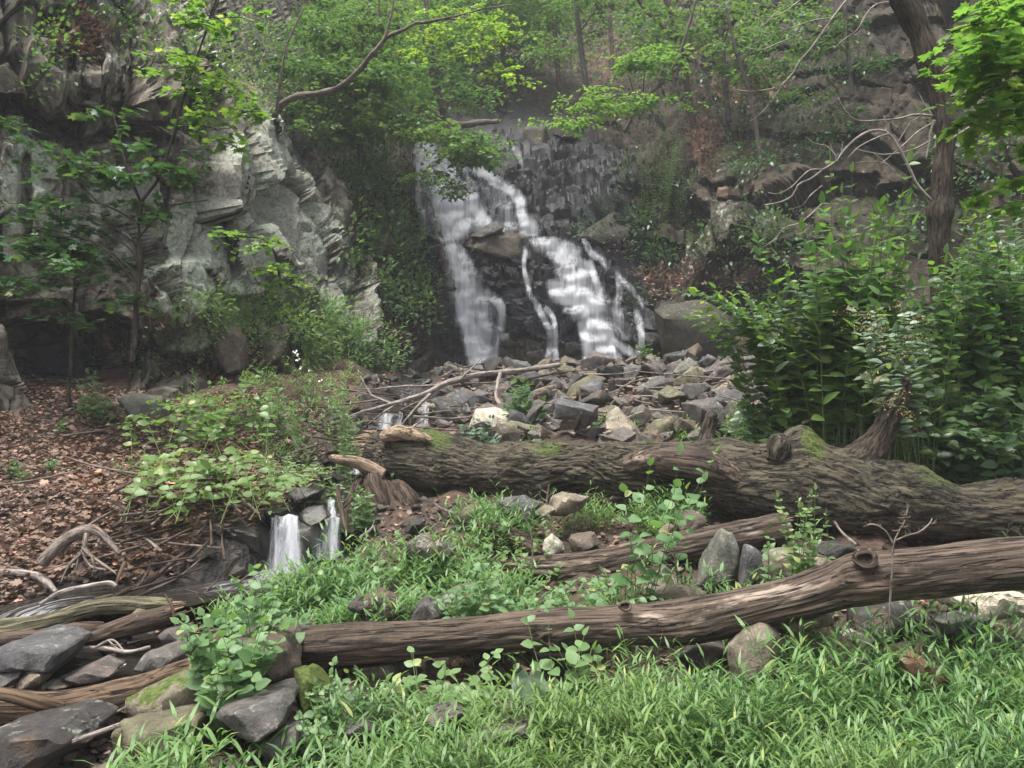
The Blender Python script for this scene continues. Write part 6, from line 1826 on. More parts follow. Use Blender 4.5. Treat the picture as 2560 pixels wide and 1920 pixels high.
# ------------------------------------------------------------------ the big tree on the right with its bare dead limbs
RB = []
def CL(w, Y, *pts):
    n = len(pts)
    return [(*V('C', a, b), Y, 1.0 * w * (1 - .6 * i / (n - 1)) / 2) for i, (a, b) in enumerate(pts)]
RB = [CL(6, 7.2, (1180, -60), (1130, -10), (1050, 90), (980, 190), (900, 300), (830, 380), (790, 450), (720, 520), (640, 550), (500, 560), (420, 545)), CL(4, 7.2, (1020, 110), (900, 130), (780, 170), (690, 190)),
      CL(5, 7.1, (900, -30), (840, 0), (760, 60), (680, 100), (600, 105), (545, 80)), CL(3.6, 7.1, (715, 50), (660, 110), (600, 160), (540, 180), (480, 145)), CL(4, 7.1, (765, 240), (690, 270), (620, 300), (530, 298), (455, 270)),
      CL(5, 7.3, (1380, 10), (1300, 30), (1240, 90), (1190, 180), (1110, 240), (1040, 300)), CL(3, 7.2, (740, 500), (680, 590), (600, 690), (530, 745)),
      CL(8, 7.4, (1640, 1230), (1560, 1140), (1510, 1040), (1450, 920), (1390, 830), (1330, 800), (1250, 810), (1170, 860), (1100, 930), (1060, 990), (980, 1040), (900, 1100), (830, 1130), (790, 1200), (720, 1240), (620, 1260)),
      CL(4, 7.2, (1060, 960), (1000, 900), (930, 880), (870, 840)), CL(4, 7.2, (980, 1040), (900, 1045), (840, 1090), (780, 1150), (700, 1190), (640, 1185)), CL(3, 7.1, (970, 1140), (900, 1200), (850, 1260), (780, 1285)),
      CL(4, 7.1, (970, 1250), (900, 1320), (830, 1370), (740, 1400), (680, 1470), (610, 1520)), CL(6, 7.4, (1650, 710), (1540, 705), (1430, 730), (1320, 740), (1200, 740), (1130, 700), (1070, 600)),
      CL(4, 7.4, (1600, 700), (1520, 750), (1470, 820), (1440, 870)), CL(5, 7.3, (1380, 820), (1300, 850), (1200, 900), (1130, 970)), CL(5, 7.4, (1640, 760), (1560, 810), (1470, 890), (1400, 950), (1330, 1010)),
      CL(4, 7.3, (1440, 940), (1350, 950), (1290, 940), (1200, 920), (1170, 905)), CL(3, 7.3, (1290, 940), (1350, 990), (1420, 1050)), CL(5, 7.4, (1640, 860), (1550, 910), (1440, 940)), CL(3, 7.3, (1420, 1050), (1350, 1000), (1250, 990), (1170, 1000)),
      CL(9, 7.4, (1660, 740), (1640, 800), (1630, 860), (1610, 980)), CL(5, 7.3, (1770, 850), (1830, 810), (1900, 760), (1930, 680), (1990, 610), (2040, 580)), CL(5, 7.3, (1710, 440), (1800, 370), (1900, 350), (2000, 340)),
      CL(4, 7.3, (1760, 590), (1850, 560), (1890, 530)), CL(5, 7.3, (1640, 700), (1600, 640), (1560, 560)), CL(3, 7.3, (1060, 990), (1040, 930), (1015, 870)), CL(3, 7.3, (1090, 930), (1100, 870)), CL(3, 7.2, (1350, 710), (1370, 780), (1360, 800)),
      CL(3, 7.2, (1830, 960), (1900, 900), (1960, 850), (2050, 830)), CL(3, 7.3, (1770, 640), (1850, 590), (1950, 540), (2000, 460))]
tree("big_tree", "leaning dark tree trunk on the right with moss and a tangle of bare dead limbs", [(2365, 1120, 7.6, 31), (2362, 1000, 7.6, 29), (2360, 850, 7.6, 28), (2356, 700, 7.6, 26), (2352, 620, 7.6, 26), (2350, 560, 7.6, 27), (2346, 530, 7.6, 31), (2352, 490, 7.6, 25), (2360, 400, 7.6, 23), (2362, 330, 7.6, 24), (2356, 270, 7.6, 26),
      (2345, 215, 7.6, 25), (2322, 140, 7.6, 27), (2295, 70, 7.6, 29), (2262, 0, 7.6, 30), (2220, -90, 7.6, 34), (2170, -220, 7.6, 34)], [], .1, seg=40, seed=60, tmat='trunk', branches=RB, bmat='twig_pale', tamp=.022)
tree("maple_tree", "bright backlit maple foliage at the upper right edge of the picture", [(2700, 700, 6.4, 14), (2680, 300, 6.3, 12), (2660, 0, 6.2, 10), (2640, -200, 6.2, 8)], [
    (2500, 60, 90, 50, 10, 5.6, .5), (2500, 180, 80, 50, 9, 5.7, .5), (2540, 260, 70, 50, 7, 5.8, .5), (2470, 120, 50, 40, 4, 5.5, .3), (2560, 20, 90, 50, 7, 5.9, .5), (2480, 310, 60, 25, 3, 5.8, .3), (2530, 480, 60, 40, 5, 6.2, .3), (2430, 150, 30, 30, 2, 5.6, .2), (2440, 250, 30, 20, 2, 5.7, .2), (2600, 380, 60, 60, 5, 6.2, .3)],
     .11, 'bright', 'maple', 26, 300, 61, .36, 'trunk', 10, branches=[[(2660, 60, 6.2, 5), (2560, 130, 5.9, 3.5), (2480, 130, 5.8, 2.5), (2400, 180, 5.7, 1.2)]])

# ------------------------------------------------------------------ shrubs on the right
shrub("shrub", "tall upright shrub with big bright opposite leaves in front of the dead limbs", "shrub", (2110, 1120, 7.3),
      [(2075, 402, 1, 1, 1, 6.9), (2130, 430, 1, 1, 1, 6.9), (2272, 405, 1, 1, 1, 6.9), (2100, 520, 60, 50, 6, 6.9), (2050, 620, 60, 40, 5, 6.9), (2240, 600, 60, 50, 5, 6.9), (2132, 628, 1, 1, 1, 6.8), (2070, 660, 1, 1, 1, 6.9), (2200, 640, 60, 50, 7, 6.9), (2010, 560, 30, 30, 2, 7.0), (2230, 520, 60, 40, 4, 6.9), (2170, 560, 60, 40, 4, 7.0), (1895, 600, 1, 1, 1, 6.9), (1900, 640, 8, 20, 1, 6.9)],
      .19, 'bright', 'ovate', .12, .35, 300, .35, .10, seed=70, srad=.006, mats=['bright', 'bright', 'mid'])
shrub("shrub", "arching shrub reaching left with glossy leaves in front of the stacked stones", "shrub", (2090, 1090, 7.4),
      [(1693, 726, 1, 1, 1, 7.0), (1722, 788, 1, 1, 1, 7.1), (1765, 740, 50, 22, 8, 7.1), (1750, 785, 40, 16, 5, 7.1), (1942, 638, 1, 1, 1, 7.0), (1830, 740, 60, 30, 9, 7.2), (1900, 770, 70, 50, 13, 7.2), (1900, 860, 60, 30, 6, 7.1), (1970, 800, 70, 60, 13, 7.2), (1990, 700, 50, 40, 7, 7.1), (2080, 740, 60, 50, 8, 7.1)],
      .15, 'mid', 'ovate', .085, .35, 300, .3, .22, seed=71, mats=['bright', 'bright', 'mid', 'grey'], droop=.2, srad=.005)
shrub("shrub", "broad dark shrub mass between the arching shrub and the leaning trunk", "shrub", (2150, 1090, 7.9), [(2060, 860, 90, 60, 22, 7.5), (2150, 760, 90, 70, 22, 7.5), (2010, 920, 90, 50, 16, 7.6), (2200, 700, 90, 60, 16, 7.7), (1950, 880, 70, 50, 12, 7.6), (2090, 1000, 100, 50, 12, 7.5)],
      .165, 'mid', 'ovate', .10, .3, 300, .4, .25, seed=72, mats=['mid', 'deep', 'bright'], srad=.004, basew=.6)
t_, A_ = shrub("shrub", "wind-blown grey-green bush with tan seed heads in front of the broken stub", "shrub", (2250, 1100, 7.0), [(2200, 800, 60, 40, 10, 6.2), (2250, 880, 35, 60, 8, 6.1), (2160, 765, 40, 25, 5, 6.2), (2290, 780, 40, 30, 6, 6.2), (2225, 960, 30, 40, 5, 6.1)],
      .13, 'grey', 'ovate', .075, .6, 300, .2, .12, seed=73, droop=.2, mats=['grey', 'grey', 'mid'], srad=.004)
rs = np.random.RandomState(9)
for cx, cy in ((2125, 775), (2170, 790), (2150, 820), (2250, 765), (2290, 800), (2285, 845), (2265, 890), (2195, 870), (2180, 940), (2250, 990), (2215, 1010), (2262, 1035), (2200, 830)):
    c = W(cx, cy, 5.15)
    n = 60
    P_ = c + rs.normal(0, 1, (n, 3)) * np.array([.045, .04, .018])
    v, f = leaves_mesh('diamond', P_, rs.normal(0, 1, (n, 3)), rs.normal(0, 1, (n, 3)), rs.uniform(.008, .018, n))
    obj("seed_head", v, f, M['tan'], t_)
shrub("shrub", "lush dark bush with large pointed leaves filling the lower right above the trunk", "shrub", (2440, 1120, 7.3), [(2350, 1030, 80, 50, 12, 6.9), (2480, 1020, 90, 70, 26, 6.8), (2420, 1110, 120, 40, 22, 6.7), (2550, 1120, 60, 40, 7, 6.7), (2310, 1110, 50, 35, 8, 6.8)],
      .175, 'deep', 'ovate', .12, .2, 300, .3, .15, seed=74, mats=['deep', 'deep', 'mid'], basew=.5)
shrub("shrub", "leafy shrub behind the wind-blown bush at the right edge", "shrub", (2480, 1110, 7.9), [(2420, 700, 110, 80, 26, 7.4), (2520, 620, 80, 70, 20, 7.4), (2500, 850, 90, 90, 26, 7.4), (2380, 860, 80, 70, 12, 7.4), (2350, 940, 70, 50, 8, 7.4), (2480, 540, 80, 30, 6, 7.4), (2580, 760, 50, 120, 10, 7.4)],
      .17, 'mid', 'ovate', .11, .3, 300, .4, .18, seed=75, mats=['bright', 'bright', 'mid', 'deep'], droop=.2, srad=.004, basew=.6)
shrub("shrub", "airy honeysuckle twigs before the leaning trunk, between the tall shrub and the edge", "shrub", (2330, 1100, 7.2), [(2330, 660, 90, 50, 8, 6.9), (2430, 580, 60, 40, 5, 6.9), (2290, 730, 60, 40, 6, 6.9)], .15, 'bright', 'ovate', .10, .4, 200, .3, .12, seed=76, mats=['bright', 'mid'], droop=.2)
shrub("low_shrub", "low dark green shrubs just behind the trunk, left of the broken stub", "shrub", (1970, 1100, 7.6), [(1880, 1030, 60, 25, 12, 7.5), (1960, 1010, 70, 25, 12, 7.5), (2060, 1030, 70, 30, 16, 7.4), (1840, 1060, 40, 20, 6, 7.4), (2120, 1050, 60, 30, 12, 7.3), (1990, 1075, 80, 20, 12, 7.3)],
      .12, 'deep', 'ovate', .10, .25, 300, .2, .3, seed=77, mats=['deep', 'mid'], basew=.8)
shrub("shrub", "dim leafy thicket in the shade at the far right, behind the near shrubs", "shrub", (2500, 1080, 8.8), [(2450, 900, 160, 140, 34, 8.5), (2520, 640, 120, 120, 22, 8.6), (2250, 900, 120, 100, 18, 8.5), (2150, 980, 120, 60, 14, 8.5), (2600, 500, 90, 100, 9, 8.6)], .15, 'deep', 'ovate', .12, .3, 0, .6, .1, seed=78, basew=.8)

shrub("shrub", "leafy shrub beyond the right edge of the picture, behind the big trunk", "shrub", (2850, 1120, 8.0), [(2800, 850, 160, 160, 40, 7.8), (3050, 900, 160, 140, 34, 7.8), (3300, 950, 140, 120, 26, 7.8)], .16, 'mid', 'ovate', .12, .3, 0, .6, .15, seed=79, basew=1.0)

# ------------------------------------------------------------------ small plants
def leafy(label, base, tips, size, mat, shape, seed, spacing=.05, limit=80, ysp=.15, arch=.12, t0=.25, basew=.05, group=None, name="plant", cat="plant", **k):
    return shrub(name, label, cat, base, tips, size * 1.25, mat, shape, spacing * 1.7, t0, limit, ysp, arch, seed=seed, basew=basew, srad=.0035, group=group, **k)


leafy("tall twin-stemmed seedling with broad pale leaves in front of the big trunk's middle", (1570, 1480, 4.85), [(1700, 1130, 1, 1, 1, 4.6), (1790, 1130, 1, 1, 1, 4.6), (1625, 1165, 1, 1, 1, 4.6), (1760, 1200, 1, 1, 1, 4.5), (1560, 1230, 1, 1, 1, 4.6), (1700, 1230, 30, 20, 2, 4.5), (1600, 1260, 20, 20, 2, 4.6)], .088, 'pale', 'heart', 80, .055, 90, t0=.35, arch=.03, opposite=False)
leafy("jewelweed plant with rounded leaves in front of the trunk, left of the dead weed stalk", (2010, 1385, 4.7), [(1950, 1245, 15, 15, 3, 4.6), (2040, 1235, 20, 15, 4, 4.6), (1985, 1260, 25, 20, 4, 4.6), (1925, 1340, 10, 20, 2, 4.6), (2060, 1300, 20, 20, 3, 4.6)], .055, 'pale', 'ovate', 81, .045, 90, t0=.35, mats=['pale', 'mid'])
leafy("leafy plant with lobed leaves growing on the mossy brown rock at the left", (570, 1720, 3.75), [(480, 1560, 60, 40, 7, 3.6), (560, 1580, 60, 50, 9, 3.55), (640, 1560, 50, 40, 6, 3.6), (520, 1680, 60, 40, 7, 3.5), (600, 1660, 60, 40, 7, 3.5), (690, 1590, 30, 30, 3, 3.6)], .072, 'pale', 'heart', 82, .05, 170, t0=.35)
leafy("upright seedling behind the leafy plant, with a few very broad leaves", (630, 1540, 4.2), [(630, 1420, 20, 15, 2, 4.0), (680, 1510, 60, 30, 4, 4.0), (600, 1460, 30, 20, 2, 4.0), (740, 1530, 20, 15, 2, 4.0)], .085, 'pale', 'heart', 83, .07, 60, t0=.4)
leafy("vine of heart-shaped leaves draped over the middle of the long log", (1460, 1700, 3.85), [(1370, 1520, 1, 1, 1, 4.0), (1310, 1515, 1, 1, 1, 4.1), (1430, 1545, 1, 1, 1, 4.0), (1460, 1590, 10, 10, 1, 3.9), (1400, 1620, 20, 15, 2, 3.9), (1490, 1620, 15, 15, 2, 3.85)], .07, 'pale', 'heart', 84, .06, 70, t0=.4, arch=.02)
leafy("low round-leaved seedlings in front of the rotten log", (1420, 1520, 4.6), [(1280, 1500, 60, 20, 9, 4.7), (1380, 1480, 60, 25, 10, 4.8), (1480, 1470, 60, 25, 10, 4.9), (1560, 1450, 60, 25, 8, 5.0), (1660, 1490, 40, 20, 5, 4.8), (1250, 1540, 40, 20, 5, 4.5)], .055, 'pale', 'heart', 85, .055, 160, t0=.3, basew=.5)
leafy("bushy seedling cluster standing left of the tall twin-stemmed one, before the small pale stone", (1180, 1560, 4.6), [(1200, 1370, 30, 20, 4, 4.6), (1250, 1380, 20, 15, 2, 4.6), (1190, 1460, 50, 30, 9, 4.5), (1130, 1500, 50, 30, 7, 4.5), (1240, 1490, 50, 30, 6, 4.5)], .058, 'pale', 'heart', 86, .05, 150, t0=.35, basew=.2)
leafy("bushy green plant growing out of the middle of the rock pile", (1310, 1040, 9.4), [(1300, 970, 30, 25, 14, 9.3), (1340, 1010, 30, 20, 10, 9.3), (1280, 1010, 20, 20, 6, 9.3)], .10, 'mid', 'ovate', 87, .06, 120, t0=.2, basew=.15)
leafy("small leafy weeds before the whitish boulder", (1200, 1110, 8.6), [(1160, 1080, 30, 20, 10, 8.5), (1210, 1060, 30, 25, 10, 8.6), (1240, 1100, 30, 14, 7, 8.6)], .08, 'grey', 'ovate', 88, .06, 90, t0=.2, basew=.25)
leafy("small dark plant at the wet foot of the broken trunk end", (905, 1290, 6.5), [(900, 1240, 25, 20, 12, 6.4), (910, 1270, 20, 15, 8, 6.4)], .06, 'mid', 'ovate', 89, .045, 80, t0=.2, basew=.08)
leafy("small green plant at the foot of the right cascade", (1620, 905, 17), [(1612, 870, 20, 12, 10, 16.8), (1625, 885, 20, 10, 8, 16.8)], .13, 'mid', 'ovate', 90, .09, 0, t0=.2, basew=.15)
leafy("vine with pale leaves trailing over the leaf bank above the small falls", (560, 1330, 6.2), [(400, 1165, 40, 20, 6, 6.6), (470, 1195, 60, 20, 5, 6.4), (560, 1170, 60, 25, 7, 6.5), (640, 1150, 40, 30, 5, 6.6), (620, 1230, 60, 30, 5, 6.3), (480, 1250, 50, 25, 5, 6.2), (350, 1250, 40, 14, 4, 6.2), (320, 1310, 20, 20, 3, 6.1), (680, 1260, 30, 20, 4, 6.2)], .066, 'bright', 'heart', 91, .06, 260, t0=.3, basew=.7, arch=.25, mats=['bright', 'pale'])
leafy("raspberry-like vine climbing from the leaning rock toward the cliff", (560, 1120, 7.9), [(300, 1060, 30, 30, 5, 7.8), (380, 1010, 60, 20, 6, 7.9), (480, 1005, 60, 25, 6, 8.0), (600, 1000, 60, 40, 5, 8.1), (650, 945, 50, 40, 5, 8.2), (620, 1080, 50, 40, 6, 8.0), (690, 1010, 40, 40, 4, 8.1), (540, 960, 50, 30, 4, 8.3)], .072, 'bright', 'heart', 92, .065, 280, t0=.25, basew=.8, arch=.2)
tw, _ = leafy("arching white-flowered vine in front of the pale asters", (900, 1080, 8.6), [(745, 890, 1, 1, 1, 8.6), (790, 930, 20, 20, 3, 8.6), (830, 980, 20, 20, 4, 8.6), (850, 1010, 30, 30, 5, 8.6), (700, 880, 10, 10, 1, 8.6)], .06, 'pale', 'ovate', 93, .05, 120, t0=.3, arch=.2)
for cx, cy in ((738, 880), (745, 897), (752, 918), (776, 922), (800, 952), (742, 888)):
    for k in range(3):
        P_ = W(cx + rs.uniform(-3, 3), cy + rs.uniform(-3, 3), 8.5)[None]
        v, f = leaves_mesh('round', P_, rs.normal(0, 1, (1, 3)), np.array([[0, -1, .6]]), np.array([.022]))
        obj("flower", v, f, M['white'], tw)
leafy("pale weeds beside the upper stream below the rounded square rock", (800, 1190, 7.3), [(760, 1160, 50, 18, 12, 7.2), (820, 1175, 40, 15, 10, 7.1), (700, 1140, 30, 14, 5, 7.4)], .06, 'pale', 'narrow', 94, .04, 140, t0=.2, basew=.5)
leafy("little mossy fern tuft hanging at the waterside left of the whitish boulder", (880, 1130, 8.2), [(880, 1080, 30, 25, 10, 8.2), (900, 1110, 25, 25, 8, 8.1), (860, 1050, 25, 20, 6, 8.3)], .05, 'mid', 'narrow', 95, .04, 80, t0=.15, basew=.25)
leafy("wilting broad-leaved weeds under the long log left of the round leaf", (1130, 1790, 3.75), [(1080, 1700, 50, 15, 5, 3.8), (1150, 1750, 50, 20, 5, 3.7), (1240, 1650, 30, 20, 3, 3.9), (1050, 1640, 40, 10, 3, 4.0), (1190, 1740, 30, 20, 3, 3.7)], .07, 'pale', 'heart', 96, .06, 70, t0=.35, basew=.2)
leafy("dark oval-leaved seedling beside the pinkish slab", (900, 1760, 3.7), [(885, 1690, 20, 12, 3, 3.65), (930, 1720, 20, 20, 3, 3.65), (900, 1740, 20, 12, 2, 3.6)], .06, 'mid', 'ovate', 97, .05, 40, t0=.3)
leafy("light green creeping weeds between the mossy column rock and the grass", (800, 1830, 3.4), [(790, 1730, 25, 30, 6, 3.5), (830, 1680, 20, 30, 4, 3.6), (770, 1790, 30, 30, 6, 3.4), (810, 1850, 30, 30, 6, 3.35)], .042, 'pale', 'heart', 98, .035, 120, t0=.2, basew=.15)
leafy("weed sprays on the leaf bank right of the crooked sapling", (240, 1060, 9.0), [(300, 1010, 30, 15, 3, 8.6), (215, 940, 30, 30, 6, 8.9), (230, 1000, 20, 20, 5, 8.8)], .09, 'mid', 'ovate', 99, .07, 60, t0=.3, basew=.3)
for i, (x, y, Y, s, lab) in enumerate(((30, 1165, 7.2, .06, "tiny green sprout on the brown leaves at the far left edge"), (165, 1060, 8.6, .06, "tiny green sprout on the leaf bank near the crooked sapling"), (60, 1190, 7.0, .05, "tiny sprout below the one at the far left edge"), (130, 1165, 7.2, .05, "tiny sprout in the middle of the leaf bank"),
                                       (50, 1240, 6.6, .05, "tiny sprout low on the leaf bank near the left edge"), (165, 1060 + 180, 6.6, .045, "tiny sprout above the arched dead root"))):
    leafy(lab, (x, y, Y), [(x, y - 10, 12, 6, 4, Y)], s, 'mid', 'ovate', 110 + i, .03, 20, t0=.1, basew=.03, name="sprout", cat="sprout")

# round grey-green leaf of its own
b = W(1320, 1760, 3.7); b[2] = g1(b[0], b[1])
t = empty("round_leaf_plant", b, "single round scalloped grey-green leaf standing below the long log", "plant")
v, f, fl = tube(spline([b, W(1318, 1740, 3.65), W(1318, 1700, 3.6)], 8), .004, 5)
obj("stalk", v, f, M['stem'], t)
v, f = leaves_mesh('round', W(1322, 1668, 3.58)[None], np.array([[0.05, -.25, -1]]), np.array([[.1, -1, .35]]), np.array([.165]))
obj("leaf", v, f, M['grey'], t)

# dead weed stalks
def weed(label, lines, mat='twig'):
    p0 = W(lines[0][0][0], lines[0][0][1], lines[0][0][2])
    t = empty("dead_weed", p0, label, "dead weed")
    for i, ln in enumerate(lines):
        path, rad = path_px(ln, 16)
        v, f, fl = tube(path, rad, 6)
        obj("stalk" if i == 0 else "side_twig", v, f, M[mat], t, attrs={'flow': fl, 'moss': fl[:, 0] * 0})
    return t


def c3(Y, w, *p): return [(*V('3', a, b), Y, w * (1 - .5 * i / (len(p) - 1))) for i, (a, b) in enumerate(p)]
wd = [c3(3.6, 3.2, (1300, 880), (1303, 700), (1315, 500), (1320, 380), (1345, 310), (1390, 230), (1405, 150)), c3(3.6, 2.8, (1320, 370), (1290, 310), (1235, 265), (1190, 255), (1150, 270)), c3(3.6, 2.8, (1330, 350), (1400, 320), (1470, 300), (1530, 250), (1545, 220))]
rw = np.random.RandomState(2)
for (x, y) in ((1405, 150), (1395, 200), (1370, 250), (1350, 290), (1530, 250), (1500, 290), (1440, 310), (1190, 255), (1235, 262), (1385, 215), (1360, 270), (1510, 270), (1465, 300), (1400, 320)):
    for k in range(2):
        a = rw.uniform(-60, 60); b_ = rw.uniform(-30, 14)
        wd.append(c3(3.6, 1.6, (x, y), (x + a * .5, y + b_ * .2 + 4), (x + a, y + b_)))
weed("branched brown dead weed standing in front of the knotted end of the long log", wd)
weed("thin dead reddish stalk before the big trunk, above the bluish-grey rock", [[(1365, 1290, 6.0, 3), (1368, 1250, 6.0, 2.5), (1372, 1212, 6.0, 2)]] + [[(1366 + 1 * k, 1275 - 10 * k, 6.0, 1.6), (1366 + (14 if k % 2 else -14), 1262 - 10 * k, 6.0, 1.2), (1366 + (18 if k % 2 else -18), 1250 - 10 * k, 6.0, .8)] for k in range(5)])
weed("tall thin bare stalk rising before the middle log, right of the seedling cluster", [[(1332, 1440, 5.2, 2), (1330, 1350, 5.2, 1.8), (1312, 1290, 5.2, 1.4), (1300, 1270, 5.2, 1)]])
weed("curved thin bare stalk right of the tall twin-stemmed seedling", [[(1695, 1460, 4.9, 2), (1688, 1400, 4.9, 1.8), (1672, 1380, 4.9, 1.6), (1650, 1375, 4.9, 1)], [(1690, 1410, 4.9, 1.5), (1665, 1390, 4.9, 1.2), (1640, 1385, 4.9, .8)]])

# ------------------------------------------------------------------ grass
def grass(label, polys, count, h=(.18, .42), blade=(.06, .11), seed=1, mat='grass', name="grass", per=8, lean=.25, shape='lance'):
    """polys: pixel polygons (rectangles) of where stalks are rooted, as (px0, px1, Y0, Y1, weight)"""
    r = np.random.RandomState(seed)
    w = np.array([p[4] * (p[1] - p[0]) * (p[3] ** 2 - p[2] ** 2) for p in polys], float)
    k = r.choice(len(polys), count, p=w / w.sum())
    P_ = np.array(polys)[k]
    Y = np.sqrt(P_[:, 2] ** 2 + r.rand(count) * (P_[:, 3] ** 2 - P_[:, 2] ** 2))
    px = P_[:, 0] + r.rand(count) * (P_[:, 1] - P_[:, 0])
    x = (px - 1280) / F * Y
    # clumping: leave irregular gaps
    g = fbm(np.stack([x, Y, x * 0], 1) * 1.9, 2, seed + 5)
    g2 = fbm(np.stack([x, Y, x * 0], 1) * 5.5, 2, seed + 15)
    keep = (g + .6 * g2 > -.20) & (stream_dist(x, Y) > .42)
    x, Y = x[keep], Y[keep]
    n = len(x)
    z = gz(x, Y)
    H_ = r.uniform(h[0], h[1], n) * np.clip(1 + 1.0 * g[keep], .45, 1.6)
    a = r.uniform(0, 6.28, n)
    ln = np.stack([np.cos(a), np.sin(a) * .7 - .25, np.zeros(n)], 1) * (lean * H_ / .3 * r.uniform(.3, 1.2, n))[:, None] * .6
    B = np.stack([x, Y, z], 1)
    top = B + ln + UP * H_[:, None]
    mid = (B + top) / 2 - ln * .22 + UP * .02
    def at_t(t): return B * ((1 - t) ** 2)[:, None] + 2 * mid * (t * (1 - t))[:, None] + top * (t * t)[:, None]
    vs, fs, off = [], [], 0
    # stalks as thin three-sided ribbons
    ts = np.linspace(0, 1, 4)
    ring = []
    for t in ts:
        c = at_t(np.full(n, t))
        wd_ = .0022 * (1 - .5 * t)
        ring.append(np.stack([c + np.array([wd_, 0, 0]), c + np.array([-wd_ * .5, wd_ * .9, 0]), c + np.array([-wd_ * .5, -wd_ * .9, 0])], 1))
    rv = np.stack(ring, 1).reshape(-1, 3)
    idx = np.arange(n)[:, None, None] * 12
    q = []
    for i in range(3):
        for j in range(3):
            q.append([i * 3 + j, i * 3 + (j + 1) % 3, (i + 1) * 3 + (j + 1) % 3, (i + 1) * 3 + j])
    q = (np.array(q)[None] + idx).reshape(-1, 4)
    pos, d, u, s = [], [], [], []
    for j in range(per):
        t = np.clip(.22 + .78 * (j + r.rand(n) * .6) / per, 0, 1)
        p = at_t(t)
        an = a + j * 2.6 + r.normal(0, .5, n)
        d_ = np.stack([np.cos(an), np.sin(an), .35 + .55 * t + r.normal(0, .18, n)], 1)
        pos.append(p); d.append(d_); u.append(np.stack([-np.cos(an) * .6, -np.sin(an) * .6, np.ones(n)], 1) + r.normal(0, .25, (n, 3)))
        s.append(r.uniform(blade[0], blade[1], n) * (1.1 - .35 * np.abs(t - .6)))
    pos, d, u, s = np.vstack(pos), np.vstack(d), np.vstack(u), np.concatenate(s)
    lv, lf = leaves_mesh(shape, pos, d, u, s)
    o = obj(name, np.vstack([rv, lv]), [q, lf + len(rv)], M[mat])
    tag(o, label, None, None, 'stuff')


grass("lush bright stiltgrass covering the foreground below the long log", [(680, 1250, 2.75, 3.3, .8), (1200, 3500, 2.75, 3.55, 1.1), (1400, 3500, 3.5, 3.85, 1.0), (1500, 2700, 3.85, 4.1, .3), (820, 1400, 3.4, 3.8, .22), (1640, 2000, 3.8, 4.05, .3)], 10500, blade=(.05, .10), seed=1)
grass("yellowish younger grass blades mixed into the foreground", [(680, 2800, 2.75, 3.6, 1.0), (1350, 2800, 3.5, 4.0, 1.0), (700, 1300, 4.6, 5.8, .8)], 1700, (.12, .36), (.06, .12), seed=12, mat='pale', per=6)
grass("broad-leaved seedlings mixed into the foreground grass", [(680, 2800, 2.75, 3.9, 1.0), (820, 1500, 3.5, 4.0, 1.5), (600, 1400, 4.6, 5.9, .8)], 700, (.10, .26), (.035, .065), seed=13, mat='pale', per=7, name="seedlings", shape='heart')
grass("tall stiltgrass around the dark rocks under the right end of the long log", [(1950, 3500, 3.55, 4.2, 1.0), (1960, 2300, 3.5, 4.0, 1.0)], 900, (.28, .55), (.07, .125), seed=2)
grass("arching grass tuft in front of the pointed boulder at the bottom left", [(250, 760, 2.95, 3.2, 1.0), (300, 700, 2.8, 3.0, 1)], 330, (.16, .34), (.07, .13), seed=3)
grass("soft green stiltgrass between the small falls and the long log", [(650, 1080, 4.7, 5.6, 1.0), (560, 760, 4.6, 5.2, .9), (1050, 1300, 4.9, 5.5, .5), (820, 1400, 4.55, 4.9, .3), (1180, 1330, 5.8, 6.4, .7)], 2500, (.10, .28), (.055, .10), seed=4)
grass("green stiltgrass in the gap between the mossy trunk and the rotten log", [(1480, 1760, 6.0, 6.6, 1.0), (1350, 1500, 6.1, 6.6, .6), (1120, 1300, 6.1, 6.6, .4)], 420, (.12, .3), (.05, .09), seed=5)
grass("thin light grass behind the long log near the pale tan rock", [(1500, 2050, 4.45, 5.1, 1.0), (1180, 1500, 4.5, 4.9, 1.0), (780, 1200, 4.4, 4.7, .5)], 420, (.14, .36), (.06, .11), seed=6)
grass("small tufts of grass among the stones of the rock pile", [(1440, 1560, 8.8, 9.6, 1), (1690, 1860, 8.6, 9.4, 1), (1550, 1600, 9, 9.6, 1), (1180, 1330, 8.2, 9, .8), (1640, 1900, 7.4, 8.2, .8)], 300, (.1, .24), (.06, .1), seed=7)


grass("low leafy weeds covering the slope at the foot of the left cliff", [(600, 900, 9.5, 14.5, 1.0), (700, 900, 8.2, 9.5, .5), (420, 640, 9.5, 12, .3)], 380, (.1, .28), (.07, .13), seed=8, mat='pale', name="weeds", per=9)
grass("scattered green weeds along the stream bank and on the stony bottom", [(650, 1000, 6.8, 9.5, 1.0), (300, 700, 5.9, 7.2, .5), (2050, 3500, 6.7, 8.2, 1.2), (2500, 3600, 4.2, 6.0, .8)], 1300, (.12, .3), (.06, .1), seed=9, mat='mid', name="weeds", per=8)


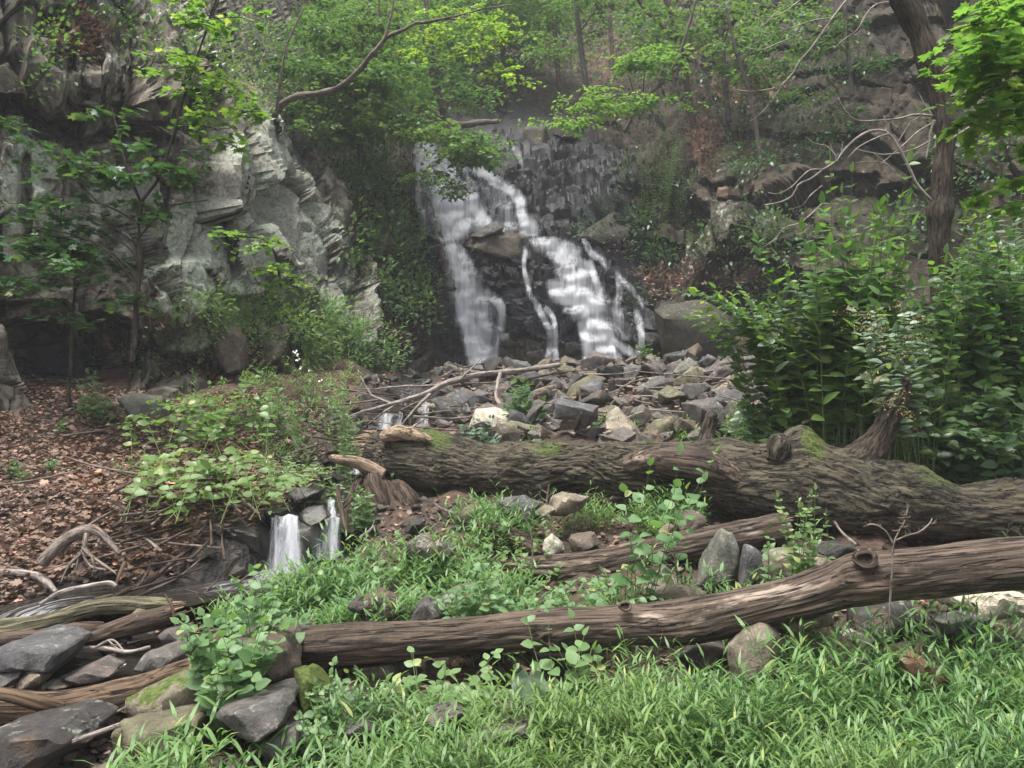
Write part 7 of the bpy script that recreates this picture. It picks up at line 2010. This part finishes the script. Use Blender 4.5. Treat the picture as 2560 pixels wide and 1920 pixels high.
# ------------------------------------------------------------------ fallen leaves
def litter(label, polys, count, size, seed, lift=.03, shape='curl'):
    r = np.random.RandomState(seed)
    w = np.array([p[4] * (p[1] - p[0]) * (p[3] ** 2 - p[2] ** 2) for p in polys], float)
    k = r.choice(len(polys), count, p=w / w.sum())
    P_ = np.array(polys)[k]
    Y = np.sqrt(P_[:, 2] ** 2 + r.rand(count) * (P_[:, 3] ** 2 - P_[:, 2] ** 2))
    x = (P_[:, 0] + r.rand(count) * (P_[:, 1] - P_[:, 0]) - 1280) / F * Y
    keep = stream_dist(x, Y) > .36
    x, Y = x[keep], Y[keep]
    n = len(x)
    z = gz(x, Y) + r.uniform(.0, lift, n)
    a = r.uniform(0, 6.28, n)
    d = np.stack([np.cos(a), np.sin(a), r.normal(0, .25, n)], 1)
    u = UP + r.normal(0, .38, (n, 3))
    v, f = leaves_mesh(shape, np.stack([x, Y, z], 1), d, u, size * r.uniform(.5, 1.2, n))
    o = obj("leaf_litter", v, f, M['litter'])
    tag(o, label, None, None, 'stuff')


litter("thick brown leaf litter on the sloping left bank", [(-300, 850, 5.3, 11.2, 1.0), (-300, 500, 4.7, 5.4, .5)], 34000, .06, 1, .07)
litter("larger dry brown leaves scattered on the left bank", [(-200, 800, 5.3, 10.5, 1.0)], 3200, .08, 2, .08, 'maple')
litter("scattered dead leaves on the soil of the foreground", [(0, 3600, 3.0, 7.0, 1.0), (2500, 3800, 7, 11, 1.0)], 12000, .065, 3)
litter("dead leaves caught between the stones of the pile", [(950, 2100, 8.5, 16, 1.0)], 3500, .09, 4, .25)
litter("dry leaves in the stony left foreground", [(0, 700, 3.1, 4.6, 1.0)], 2600, .07, 5, .16, 'curl')

# ------------------------------------------------------------------ damp air in the gorge
def haze():
    x0, x1, y0, y1, z0, z1 = -60, 60, -4, 75, -2.5, 48
    v = [(x, y, z) for x in (x0, x1) for y in (y0, y1) for z in (z0, z1)]
    f = [(0, 1, 3, 2), (4, 6, 7, 5), (0, 4, 5, 1), (2, 3, 7, 6), (0, 2, 6, 4), (1, 5, 7, 3)]
    m = bpy.data.materials.new("haze_air")
    m.use_nodes = True
    t = m.node_tree
    t.nodes.clear()
    out = t.nodes.new("ShaderNodeOutputMaterial")
    pv = t.nodes.new("ShaderNodeVolumePrincipled")
    pv.inputs['Color'].default_value = (.93, .96, 1, 1)
    pv.inputs['Density'].default_value = HAZE
    t.links.new(pv.outputs[0], out.inputs['Volume'])
    o = obj("haze", np.array(v, float), np.array(f), m, smooth=False)
    tag(o, kind='stuff')


HAZE = 0.0016
haze()
